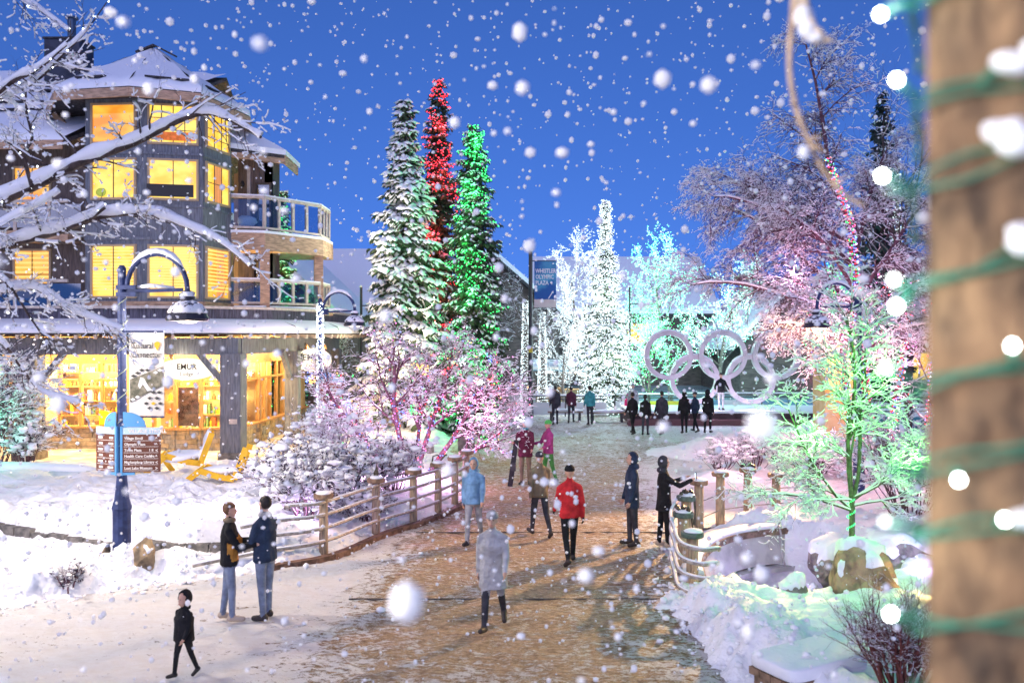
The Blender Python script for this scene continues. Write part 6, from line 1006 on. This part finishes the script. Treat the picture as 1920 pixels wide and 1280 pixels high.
    body.tube([H(-0.024, 0.083, -0.058), H(0, 0.088, -0.060), H(0.024, 0.083, -0.058)], [0.004, 0.007, 0.004], n=5, mi=6)
    extra = []
    if hat:
        o = MB(); o.blob(H(0, -0.015, 0.055), K((0.094, 0.110, 0.092)), sub=3, rough=0.02); V = np.array(o.v); lo_ = H(0, 0, 0.03).z; V[:, 2] = np.maximum(V[:, 2], lo_); o.v = [tuple(q) for q in V]; extra.append(('hat', o, hat))
    elif not hood:
        o = MB(); o.blob(H(0, -0.022, 0.035), K((0.086, 0.102, 0.10)), sub=3, rough=0.04); V = np.array(o.v); c_ = np.array(hc); f_ = np.array(Mh @ Vector((0, 1, 0))); fr = (V-c_) @ f_; low = V[:, 2] < c_[2]+0.035; V[low & (fr > 0.0)] = c_-f_*0.02; o.v = [tuple(q) for q in V]
        if long_hair: o.tube([H(0, -0.08, 0.05), H(0, -0.10, -0.08), H(0, -0.10, -0.24)], [0.07, 0.075, 0.04], n=10, flat=0.6)
        extra.append(('hair', o, hair))
    if hood:
        o = MB(); o.blob(H(0, -0.03, 0.015), K((0.105, 0.118, 0.128)), sub=3, rough=0.03); V = np.array(o.v); c_ = np.array(hc); f_ = np.array(Mh @ Vector((0, 1, 0))); fr = (V-c_) @ f_; h45 = 0.045*hs; V[fr > h45] -= np.outer(fr[fr > h45]-h45, f_); fc = (fr > h45-0.001) & (np.linalg.norm(V-c_-np.array((0, 0, 0.0)), axis=1) < 0.105*hs); V[fc] -= f_*0.09*hs; o.v = [tuple(q) for q in V]; o.blob(tl(1.50)+Vector((0, -0.05, 0)), (0.12, 0.10, 0.07), sub=2, rough=0.05); extra.append(('hood', o, hood if not isinstance(hood, bool) else jacket))
    if scarf: o = MB(); o.lathe(tl(1.47), [(0.07, 0), (0.098, 0.02), (0.095, 0.06), (0.06, 0.08)], n=14); extra.append(('scarf', o, scarf))
    if backpack: o = MB(); o.blob(tl(1.22)+Vector((0, -0.20, 0)), (0.15, 0.10, 0.22), sub=3, rough=0.05, seed=4); extra.append(('backpack', o, backpack))
    zf = min(feet); zz = (gz(x, y) if z is None else z); zz = max(zz, -0.01) if z is None else zz
    T = Matrix.Translation((x, y, zz)) @ Matrix.Rotation(R(face), 4, 'Z') @ Matrix.Scale(s, 4) @ Matrix.Translation((0, 0, -zf))
    t = thing('person', (x, y, zz), label, 'person', group)
    for nm_, m_, mt in [('body', body, [jacket, trousers, SKIN, shoes, gloves or SKIN, EYE, LIP, pattern and PATM or jacket])]+[(a, b, c) for a, b, c in extra]:
        m_.v = [tuple(T @ Vector(q)) for q in m_.v]; m_.build(nm_, mt, t, smooth=True)
    return t, [T @ h_[2] for h_ in hands], T
PATM = cloth('amber', (0.50, 0.24, 0.05))
jeans = cloth('jeans', (0.20, 0.24, 0.33)); blk = cloth('black', (0.018, 0.018, 0.02)); navy = cloth('navy', (0.03, 0.045, 0.08)); grn = cloth('green', (0.07, 0.26, 0.06)); red = cloth('red', (0.55, 0.03, 0.035)); maroon = cloth('maroon', (0.12, 0.025, 0.05)); mag = cloth('magenta', (0.36, 0.06, 0.20)); teal = cloth('teal', (0.06, 0.30, 0.32)); white = cloth('white', (0.42, 0.42, 0.43), 0.2); lblue = cloth('light_blue', (0.16, 0.30, 0.48)); khaki = cloth('khaki', (0.22, 0.17, 0.11)); greyc = cloth('grey', (0.34, 0.34, 0.36)); char = cloth('charcoal', (0.05, 0.05, 0.06)); shoe = mat('boot', (0.04, 0.032, 0.03), rough=0.6); shoel = mat('pale_boot', (0.45, 0.36, 0.28), rough=0.6); plum = cloth('plum', (0.10, 0.035, 0.06)); limeg = cloth('lime', (0.10, 0.55, 0.12))
def at(px, fy): p = Gp(px, fy); return p.x, p.y
x, y = at(430, 1163); person('person in black and amber jacket and pale jeans facing the grey-hooded person', x, y, 1.68, -75, blk, jeans, shoel, legs=((6, 6), (-6, 2)), arms=((30, 4, 65), (32, 4, 60)), hair=HAIRB, scarf=khaki, pattern=lambda c: (c[:, 1] > -0.02) & (c[:, 1] < 0.19) & (np.abs(c[:, 0]) < 0.17) & (c[:, 2] > 0.9) & (c[:, 2] < 1.25))
x, y = at(497, 1160); person('person in dark quilted jacket with grey hood down and jeans, beside the amber jacket', x, y, 1.76, 62, navy, jeans, shoe, legs=((3, 3), (-3, 2)), arms=((18, 8, 40), (15, 8, 50)), scarf=greyc, hair=HAIRD, bulk=1.08)
x, y = at(345, 1268); person('small child in black snowsuit on the bright trodden snow', x, y, 0.98, 150, blk, blk, shoe, legs=((16, 8), (-14, 10)), arms=((-12, 14, 20), (14, 14, 25)), hood=True, bulk=1.4, hs=1.4, hem=0.78)
x, y = at(925, 1178); person('person in white coat and dark trousers walking down the bridge', x, y, 1.68, 172, white, char, shoe, legs=((20, 8), (-18, 22)), arms=((-18, 8, 22), (20, 8, 28)), hat=greyc, hem=0.62, lean=8, bulk=1.12)
x, y = at(888, 1022); person('person in light blue jacket close to the left railing', x, y, 1.70, 170, lblue, greyc, shoe, legs=((16, 6), (-14, 18)), arms=((-14, 8, 20), (16, 8, 26)), hood=True, bulk=1.12)
x, y = at(1068, 1056); person('person in red jacket with black hat and black trousers walking away on the bridge', x, y, 1.76, 8, red, blk, shoe, legs=((15, 6), (-15, 20)), arms=((-16, 9, 18), (18, 9, 24)), hat=blk, gloves=blk, bulk=1.05)
x, y = at(1012, 1005); person('person in brown clothes walking just left of the red jacket', x, y, 1.72, 20, khaki, char, shoe, legs=((-18, 16), (17, 6)), arms=((14, 8, 20), (-14, 8, 18)), hat=char)
x, y = at(985, 908); ps, hd, T_ = person('person in maroon coat and khaki trousers holding skis upright', x, y, 1.78, 170, maroon, khaki, shoe, legs=((4, 3), (-4, 3)), arms=((26, 16, 70), (18, 8, 40)), hat=lblue, hem=0.74, bulk=1.12, scarf=teal)
x2, y2 = at(1028, 906); person('person in magenta jacket, green trousers and bright green hat beside the maroon coat', x2, y2, 1.72, 120, mag, grn, shoe, legs=((8, 4), (-10, 8)), arms=((25, 8, 60), (20, 8, 50)), hat=limeg)
sk = thing('skis', (x-0.40, y-0.25, 0), 'pair of dark skis held upright by the person in the maroon coat', 'skis')
for k in (0, 1):
    o = MB(); o.bar((x-0.46+0.06*k, y-0.28-0.03*k, 0.0), (x-0.28+0.05*k, y-0.26-0.03*k, 1.28), 0.085, 0.02); so = o.build('ski', mat('ski_black', (0.03, 0.03, 0.035), rough=0.35), sk); o = MB(); o.box((x-0.375+0.06*k, y-0.32-0.03*k, 0.55), (0.09, 0.06, 0.22)); o.build('binding', steel, so)
x, y = at(1185, 1022); person('person in dark navy coat and hood standing beside the raised phone', x, y, 1.80, 100, navy, char, shoe, legs=((2, 2), (-3, 2)), arms=((6, 6, 12), (6, 6, 14)), hood=True, hem=0.72)
x, y = at(1245, 1025); pw_, hd, T_ = person('person in black hooded coat raising a phone at the right railing', x, y, 1.74, -80, blk, blk, shoel, legs=((4, 2), (-4, 2)), hood=char, hem=0.70, armdir={1: ((0.15, 0.75, -0.45), (0.0, 0.95, 0.42)), -1: ((-0.15, 0.8, -0.55), (0.25, 0.92, 0.4))})
ph = hd[0]; o = MB(); o.box((0, 0, 0), (0.012, 0.075, 0.15)); o2 = thing('phone', ph, 'phone held up by the person in the black hooded coat', 'phone'); o = MB(); o.box(ph+Vector((0.05, 0, 0.06)), (0.014, 0.078, 0.15)); o.build('case', blk, o2); o = MB(); o.box(ph+Vector((0.041, 0, 0.06)), (0.003, 0.068, 0.135)); o.build('screen', emis('screen', (0.7, 0.85, 1), 1.5), o2)
far = [(1041, 796, 1.76, 5, char, char, 'person in dark coat walking away at the white-lit trees', {}), (1071, 793, 1.70, -10, plum, char, 'person in plum coat walking between the dark coat and the teal jacket', {}), (1106, 796, 1.76, 10, teal, char, 'person in teal jacket seen from behind on the plaza', {}),
       (1186, 814, 1.72, 30, blk, blk, 'slim dark-clad person left of the group at the rings', {}), (1210, 816, 1.66, -20, blk, char, 'dark-clad person with long hair in the group before the rings', dict(long_hair=True)), (1241, 815, 1.78, 10, char, char, 'broad person in charcoal coat in the group before the rings', dict(bulk=1.2)), (1283, 812, 1.74, 0, blk, blk, 'person in black at the right of the charcoal coat', dict(hood=True)), (1303, 810, 1.68, 40, navy, blk, 'person in navy between the two right-hand figures in black', dict(hat=char)), (1327, 812, 1.80, -30, blk, blk, 'tall person in black nearest the stage step', dict(hood=True)), (1187, 790, 1.78, 0, greyc, greyc, 'person in grey standing behind the dark-clad group', dict(hat=greyc))]
for i, (px, fy, h, fc, j, tr, lb, kw) in enumerate(far):
    x, y = at(px, fy); a = 12 if i % 2 else 5; person(lb, x, y, h, fc, j, tr, shoe, legs=((a, 4), (-a, a)), arms=((-a, 9, 15+a), (a, 9, 20)), voxel=0.024, **kw)
p = Wp(1351, 765, 41.0); person('person in black jacket and white trousers posing on the stage inside the rings', p.x, 40.9, 1.72, 180, blk, white, shoe, legs=((3, 2), (-3, 2)), arms=((0, 26, 55), (0, 26, 55)), voxel=0.022, z=0.6)
p = Wp(1162, 725, 46.5); person('child in pink snowsuit at the white rink barrier', p.x, 43.2, 1.15, 170, cloth('pink', (0.6, 0.04, 0.15)), cloth('pink', (0.6, 0.04, 0.15)), shoe, hat=mag, voxel=0.024, bulk=1.25, hs=1.3)
# ================================================================ rocks on the right bank
def zat(x, y): return max(gz(x, y), -0.2)
rock('boulder', (5.45, 13.15, 0.25), (0.60, 0.46, 0.66), 11, 'big brown boulder lit amber at the foot of the green tree', rockb, 0.25, rz=0.5)
rock('boulder', (4.3, 13.1, 0.05), (0.24, 0.22, 0.42), 12, 'narrow pointed snow-covered rock left of the big boulder', rockm, 0.5); rock('boulder', (4.65, 12.75, 0.05), (0.30, 0.24, 0.26), 13, 'dark low rock between the pointed rock and the big boulder', rockm, 0.3)
rock('boulder', (3.75, 13.5, -0.05), (0.36, 0.2, 0.18), 14, 'low flat snow-capped rock at the railing end', rockm, 0.5)
rock('boulder', (7.0, 15.3, 0.1), (0.75, 0.5, 0.5), 15, 'purple-tinted dark rock with a snow cap behind the green trunk', rockm, 0.35); rock('boulder', (8.0, 15.6, 0.15), (0.7, 0.5, 0.6), 16, 'dark rock with dripping snow cap next to the timber post', rockm, 0.3); rock('boulder', (6.65, 16.7, -0.35), (0.75, 0.55, 0.6), 17, 'snow-smothered rock at the creek edge below the concrete wall', rockm, 0.75)
rock('boulder', (6.1, 11.6, 0.1), (0.55, 0.4, 0.35), 18, 'snow-domed rock right of the big boulder', rockm, 0.75); rock('boulder', (4.6, 16.0, -1.1), (0.5, 0.4, 0.4), 19, 'snowy rock down in the creek bed', rockm, 0.7)
lamp('violet_spot', (7.0, 14.2, 0.5), 30, (0.6, 0.45, 1.0), 0.08, cw); lamp('violet_spot', (4.9, 16.4, -0.5), 26, (0.55, 0.45, 1.0), 0.08, cw); lamp('amber_spot', (6.1, 12.3, 0.5), 24, (1.0, 0.66, 0.25), 0.06, cw); lamp('white_spot', (5.0, 15.7, 1.6), 35, (1.0, 0.92, 0.98), 0.1, rf)
# timber box bench under snow, bottom right
bb_ = thing('bench', (3.45, 9.95, 0), 'snow-topped timber box bench at the edge of the right snowbank', 'bench'); Mz = 0.5
for i in range(4): o = MB(); M3 = Matrix.Rotation(Mz, 3, 'Z'); o.box(Vector((3.45, 9.9, 0.33))+M3 @ Vector((0, -0.26+0.17*i, 0)), (1.25, 0.155, 0.08), rz=Mz); o.build('plank', capm, bb_)
for s in (-0.5, 0.5): o = MB(); o.box(Vector((3.45, 9.9, 0.12))+M3 @ Vector((s, 0, 0)), (0.14, 0.6, 0.33), rz=Mz); o.build('leg', capm, bb_)
o = MB(); V, F = ICOS[4]; q = np.sign(V)*np.abs(V)**0.28; q = q*np.array([0.64, 0.36, 0.085]); q = q @ np.array(Matrix.Rotation(Mz, 3, 'Z')).T; o.add(q+np.array([3.45, 9.9, 0.455]), F); o.build('snow', SNOW, bb_, smooth=True)
# ================================================================ lodges behind
lw = mat('far_wall', (0.14, 0.11, 0.10), rough=0.85, var=0.3, vscale=1.5, stretch=(1, 1, 4)); lwb = mat('far_wall_tan', (0.24, 0.18, 0.13), rough=0.85, var=0.3, vscale=1.5)
def house(label, x0, x1, y0, y1, zw, zr, ridge, wm=lw, wins=(), over=0.9, group='lodges beyond the plaza'):
    """ridge 'x' (eaves front/back) or 'y' (gable to the front)"""
    t = thing('far_lodge', ((x0+x1)/2, y0, 0), label, 'building', group); o = MB(); o.box2((x0, y0, -0.2), (x1, y1, zw)); xm, ym = (x0+x1)/2, (y0+y1)/2
    if ridge == 'y': o.add([(x0, y0, zw), (x1, y0, zw), (xm, y0, zr), (x0, y1, zw), (x1, y1, zw), (xm, y1, zr)], [(0, 1, 2), (5, 4, 3)])
    else: o.add([(x0, y0, zw), (x0, y1, zw), (x0, ym, zr), (x1, y0, zw), (x1, y1, zw), (x1, ym, zr)], [(2, 1, 0), (3, 4, 5)])
    o.build('wall', wm, t); k = over
    if ridge == 'y': sl = (zr-zw)/(xm-x0); q = [[(x0-k, y0-k, zw-k*sl), (xm, y0-k, zr), (xm, y1+k, zr), (x0-k, y1+k, zw-k*sl)], [(xm, y0-k, zr), (x1+k, y0-k, zw-k*sl), (x1+k, y1+k, zw-k*sl), (xm, y1+k, zr)]]
    else: sl = (zr-zw)/(ym-y0); q = [[(x0-k, y0-k, zw-k*sl), (x1+k, y0-k, zw-k*sl), (x1+k, ym, zr), (x0-k, ym, zr)], [(x0-k, ym, zr), (x1+k, ym, zr), (x1+k, y1+k, zw-k*sl), (x0-k, y1+k, zw-k*sl)]]
    for qq in q: o = MB(); o.slab([(a, b, c+0.3) for a, b, c in qq], 0.28); r_ = o.build('roof', roofm, t); o = MB(); o.slab([(a, b, c+0.68) for a, b, c in qq], 0.375); o.build('snow', SNOW, r_)
    for (wx, wz, ww, wh) in wins: 
        o = MB(); o.box2((wx, y0-0.06, wz), (wx+ww, y0-0.02, wz+wh)); p = o.build('window', PANE_Y, t); o = MB(); o.box2((wx-0.1, y0-0.09, wz+wh), (wx+ww+0.1, y0-0.01, wz+wh+0.1)); o.box2((wx-0.1, y0-0.09, wz-0.1), (wx+ww+0.1, y0-0.01, wz)); o.box2((wx+ww/2-0.04, y0-0.09, wz), (wx+ww/2+0.04, y0-0.065, wz+wh)); o.build('frame', winframe, p)
house('brown gabled lodge with snowy roof right behind the corner tower', -20, -9.6, 46, 58, 5.2, 10.0, 'y', lwb); house('long low lodge with pale snowy roof behind the frosted spruce', -17.5, -7.5, 60, 72, 6.4, 10.2, 'x', lw, [(-12.5, 3.2, 1.2, 1.4)])
house('steep gabled lodge with snowy roof left of the black banner pole', -6.5, 3.4, 62, 74, 5.6, 9.9, 'y', lw, [(-2.0, 4.2, 0.7, 0.8)]); house('wide lodge with snow-covered roof behind the blue plaza banner', 2.6, 16, 70, 84, 6.2, 10.6, 'x', lw, [(9.5, 3.6, 1.6, 1.5)]); house('gabled lodge with dark roof edge behind the third ring', 15.5, 23, 58, 70, 3.8, 7.6, 'y', lw); house('low lodge behind the kiosk and weeping tree', 22, 38, 52, 64, 4.6, 8.2, 'x', lwb, [(24, 1.5, 1.6, 1.6), (28, 1.5, 1.6, 1.6)])
# plaza furniture: lit stalls and benches far back
for i, (px, d, w_, lb) in enumerate(((1030, 52, 1.6, 'lit market stall under the white-lit trees'), (1075, 51, 1.4, 'second lit market stall right of the banner pole'), (1150, 52, 1.4, 'lit market stall beside the spire-topped spruce'))):
    x = (px-960)*d/FPX; t = thing('market_stall', (x, d, 0), lb, 'stall', 'lit stalls on the plaza'); o = MB(); o.box2((x-w_/2, d, 0), (x+w_/2, d+1.2, 0.95)); o.build('counter', mat('stall_wood', (0.30, 0.20, 0.12), rough=0.7), t)
    for sx in (-1, 1):
        for yy in (0.05, 1.15): o = MB(); o.box((x+sx*(w_/2-0.05), d+yy, 1.5), (0.08, 0.08, 1.2)); o.build('post', steel, t)
    o = MB(); o.slab([(x-w_/2-0.2, d-0.3, 2.1), (x+w_/2+0.2, d-0.3, 2.1), (x+w_/2+0.2, d+1.4, 2.5), (x-w_/2-0.2, d+1.4, 2.5)], 0.06); r_ = o.build('roof', bbl, t); o = MB(); o.slab([(x-w_/2-0.2, d-0.3, 2.28), (x+w_/2+0.2, d-0.3, 2.28), (x+w_/2+0.2, d+1.4, 2.68), (x-w_/2-0.2, d+1.4, 2.68)], 0.17); o.build('snow', SNOW, r_); o = MB(); o.box2((x-0.2, d+0.3, 1.9), (x+0.2, d+0.6, 2.0)); o.build('lamp', emis('stall_lamp', (1, 0.85, 0.6), 6), t); lamp('stall_light', (x, d+0.2, 1.75), 60, (1.0, 0.85, 0.6), 0.1, t)
for i, (x, y) in enumerate(((2.6, 41.5), (4.6, 41.2), (-0.3, 43.0))):
    t = thing('park_bench', (x, y, 0), ('snow-covered bench behind the plum coat', 'snow-covered bench behind the teal jacket', 'snow-covered bench at the foot of the banner pole')[i], 'bench'); 
    for k in range(3): o = MB(); o.box((x, y+0.14*k, 0.45), (1.7, 0.11, 0.05)); o.build('slat', capm, t)
    for s in (-0.7, 0.7): o = MB(); o.box((x+s, y+0.14, 0.21), (0.1, 0.4, 0.43)); o.build('leg', steel, t)
    o = MB(); o.blob((x, y+0.12, 0.52), (0.86, 0.24, 0.09), i, 3, 0.1); o.build('snow', SNOW, t, smooth=True)
# ================================================================ light-wrapped timber post close to the camera
oldt = mat('old_timber', (0.22, 0.13, 0.07), rough=0.85, col2=(0.05, 0.034, 0.024), vscale=9, stretch=(1.6, 1.6, 1.0), bump=0.6, bscale=14, lo=0.38, hi=0.68)
PXc, PYc, PW = 0.748, 1.27, 0.235; prz = -0.46
tp_ = thing('timber_post', (PXc, PYc, 0), 'big old timber post wound with green cable and white bulbs', 'post'); o = MB(); ch = 0.02; a = PW/2
prof = [(-a+ch, -a), (a-ch, -a), (a, -a+ch), (a, a-ch), (a-ch, a), (-a+ch, a), (-a, a-ch), (-a, -a+ch)]; Mr = Matrix.Rotation(prz, 2); pp = [tuple(Vector((PXc, PYc))+Mr @ Vector(q)) for q in prof]; o.prism(pp, -0.1, 6.6); o.build('beam', oldt, tp_)
o = MB(); o.prism([tuple(Vector((PXc, PYc))+Mr @ (Vector(q)*1.25)) for q in prof], -0.1, 0.35); o.build('foot', stone_d, tp_); o = MB(); o.blob((PXc, PYc, 6.62), (0.16, 0.16, 0.1), 4, 2); o.build('snow', SNOW, tp_, smooth=True)
cab = mat('green_cable', (0.02, 0.16, 0.10), rough=0.4, spec=0.5); bulbm = emis('near_bulb', (0.93, 1.0, 0.96), 42, sample=False); rs = np.random.RandomState(8); sl = thing('string_lights', (PXc, PYc, 3.3), 'green cable with glowing white bulbs wrapped round the old timber post', 'string lights')
cor = [(-a-0.014, -a-0.014), (a+0.014, -a-0.014), (a+0.014, a+0.014), (-a-0.014, a+0.014)]; cpts = []; turns = 13; zb = 3.3
hts = np.cumsum(rs.uniform(0.07, 0.145, turns)); hts = zb+(hts-hts[0])*(1.85/hts[-1])
for k in range(turns*4+1):
    q = Mr @ Vector(cor[k % 4]); i0_ = min(k//4, turns-1); i1_ = min(i0_+1, turns-1); zz_ = hts[i0_]+(hts[i1_]-hts[i0_])*((k % 4)/4)+(0.05 if (k % 4) in (1, 2) else 0)*(1 if i0_ % 3 else 0.3); cpts.append(Vector((PXc+q.x, PYc+q.y, zz_+rs.uniform(-0.01, 0.01))))
def ropes(amp, dz):
    cc = []
    for A, B_ in zip(cpts[:-1], cpts[1:]):
        sag = rs.uniform(-0.012, 0.012)
        for u in (0, 0.25, 0.5, 0.75): cc.append(A.lerp(B_, u)+Vector((rs.normal()*amp, rs.normal()*amp, math.sin(u*3.14)*sag+rs.normal()*amp*1.5+dz)))
    return catmull(cc, 2)
for dz in (0, 0.011): o = MB(); o.tube(ropes(0.004, dz), 0.0031, n=6); o.build('cable', cab, sl, smooth=True)
bl = []
for k in range(turns):
    A, B_ = cpts[k*4], cpts[k*4+1]
    for j in range(rs.randint(1, 3)): bl.append((A+Vector((-0.03-rs.rand()*0.032, -0.01, rs.uniform(-0.03, 0.03))), A+Vector((0, 0, rs.uniform(-0.008, 0.008)))))
    if rs.rand() < 0.6: u = rs.uniform(0.15, 0.9); P = A.lerp(B_, u); bl.append((P+Vector((rs.uniform(-0.02, 0.02), -0.02, rs.choice([-1, 1])*(0.015+rs.rand()*0.025))), P))
for i, (P, Q) in enumerate(bl):
    o = MB(); o.tube([Q, Q.lerp(P, 0.35)+Vector((0, -0.003, 0.004)), Q.lerp(P, 0.85)], [0.004, 0.0045, 0.0062], n=7); sk_ = o.build('socket', cab, sl, smooth=True); o = MB(); o.blob(P, (0.0042, 0.0042, 0.0042), sub=2, rough=0); o.build('bulb', (bulbm, emis('near_bulb_soft', (0.93, 1.0, 0.96), 14), bulbm, emis('near_bulb_faint', (0.9, 1.0, 0.95), 6))[i % 4] if i % 6 != 3 else mat('dead_bulb', (0.6, 0.7, 0.66), rough=0.2), sk_, smooth=True)
for k in (1, 4, 7, 10): lamp('bulb_light', cpts[k*4]+Vector((-0.06, -0.07, 0)), 0.7, (0.85, 1.0, 0.92), 0.01, sl)
o = MB(); r_ = random.Random(6)     # lumps of snow caught on the cable
for k in range(turns):
    A, B_ = cpts[k*4], cpts[k*4+1]; P = A.lerp(B_, r_.uniform(0.45, 0.85))
    for j in range(5): o.blob(P+Vector((r_.uniform(-0.03, 0.03), -0.012+r_.uniform(-0.008, 0.004), 0.012+r_.uniform(-0.004, 0.02))), (r_.uniform(0.016, 0.03), r_.uniform(0.01, 0.016), r_.uniform(0.010, 0.018)), k*7+j, 2, 0.2)
tag(o.build('snow', SNOW, sl, smooth=True), kind='stuff')
# dry stem with a curled leaf, hanging from the top of the post
DV = 2.3; vm = mat('dry_stem', (0.50, 0.36, 0.24), rough=0.7, var=0.25, vscale=30); vt = thing('hanging_vine', (PXc, PYc, 6.0), 'pale dry vine stem with a curled snowy leaf dangling beside the timber post', 'vine')
pts = [Vector((PXc-0.1, PYc-0.05, 6.2)), Vector((0.85, 1.7, 6.45)), Wp(1500, -420, DV), Wp(1500, -150, DV), Wp(1488, 0, DV), Wp(1480, 120, DV), Wp(1492, 200, DV), Wp(1515, 262, DV), Wp(1545, 320, DV), Wp(1580, 362, DV), Wp(1622, 388, DV)]; cp_ = catmull(pts, 6); o = MB(); o.tube(cp_, [0.010-0.004*i/len(cp_) for i in range(len(cp_))], n=8); o.build('stem', vm, vt, smooth=True)
for px, py, dx, dy in ((1512, 262, 28, -6), (1520, 272, 30, 16), (1560, 345, 28, -16), (1492, 200, -10, -10)): o = MB(); o.tube([Wp(px, py, DV), Wp(px+dx*0.5, py+dy*0.3, DV-0.01), Wp(px+dx, py+dy, DV-0.02)], [0.007, 0.006, 0.002], n=6); o.build('bud', vm, vt, smooth=True)
o = MB(); lp = [Wp(1490, -60, DV), Wp(1500, 10, DV), Wp(1510, 45, DV), Wp(1530, 68, DV-0.02), Wp(1562, 78, DV-0.03)]; o.tube(catmull(lp, 4), [0.006]+[0.032]*3+[0.045]*4+[0.04]*3+[0.03]*3+[0.012]*2+[0.004], n=10, flat=0.45); o.build('leaf', mat('dry_leaf', (0.60, 0.48, 0.36), rough=0.8, var=0.3, vscale=20), vt, smooth=True)
o = MB(); 
for px, py, r__ in ((1508, 30, 0.026), (1515, 55, 0.022), (1528, 66, 0.018), (1508, 284, 0.016)): o.blob(Wp(px, py, DV-0.03), (r__, r__*0.7, r__*1.1), int(px), 2, 0.2)
tag(o.build('snow', SNOW, vt, smooth=True), kind='stuff')
# ================================================================ falling snow
rs = np.random.RandomState(4); fl = bpy.data.materials.new('snowflake'); fl.use_nodes = True; N, L = nodes(fl); b = N['Principled BSDF']; b.inputs['Base Color'].default_value = (0.95, 0.95, 0.97, 1); b.inputs['Roughness'].default_value = 0.9; tr_ = N.new('ShaderNodeBsdfTranslucent'); tr_.inputs[0].default_value = (0.95, 0.95, 0.97, 1); mx = N.new('ShaderNodeMixShader'); mx.inputs[0].default_value = 0.4; L.new(b.outputs[0], mx.inputs[1]); L.new(tr_.outputs[0], mx.inputs[2]); L.new(mx.outputs[0], N['Material Output'].inputs[0])
n_ = 16500; P = np.stack([rs.uniform(-9, 9, n_), rs.uniform(-3, 14, n_), rs.uniform(0.15, 10, n_)], 1); dd = np.linalg.norm(P-np.array([0, 0, CAMZ]), axis=1); P = P[dd > 1.3]; n_ = len(P)
size = np.clip(rs.lognormal(math.log(0.0148), 0.45, n_), 0.005, 0.034); V0, F0 = ICOS[1]; V, F = scatter(V0, np.array(F0), P, diag(np.stack([size, size, size*rs.uniform(0.7, 1.3, n_)], 1))); tag(np_mesh('falling_snow', V, F, fl, smooth=True), 'white snowflakes falling through the air everywhere', 'snow', kind='stuff')
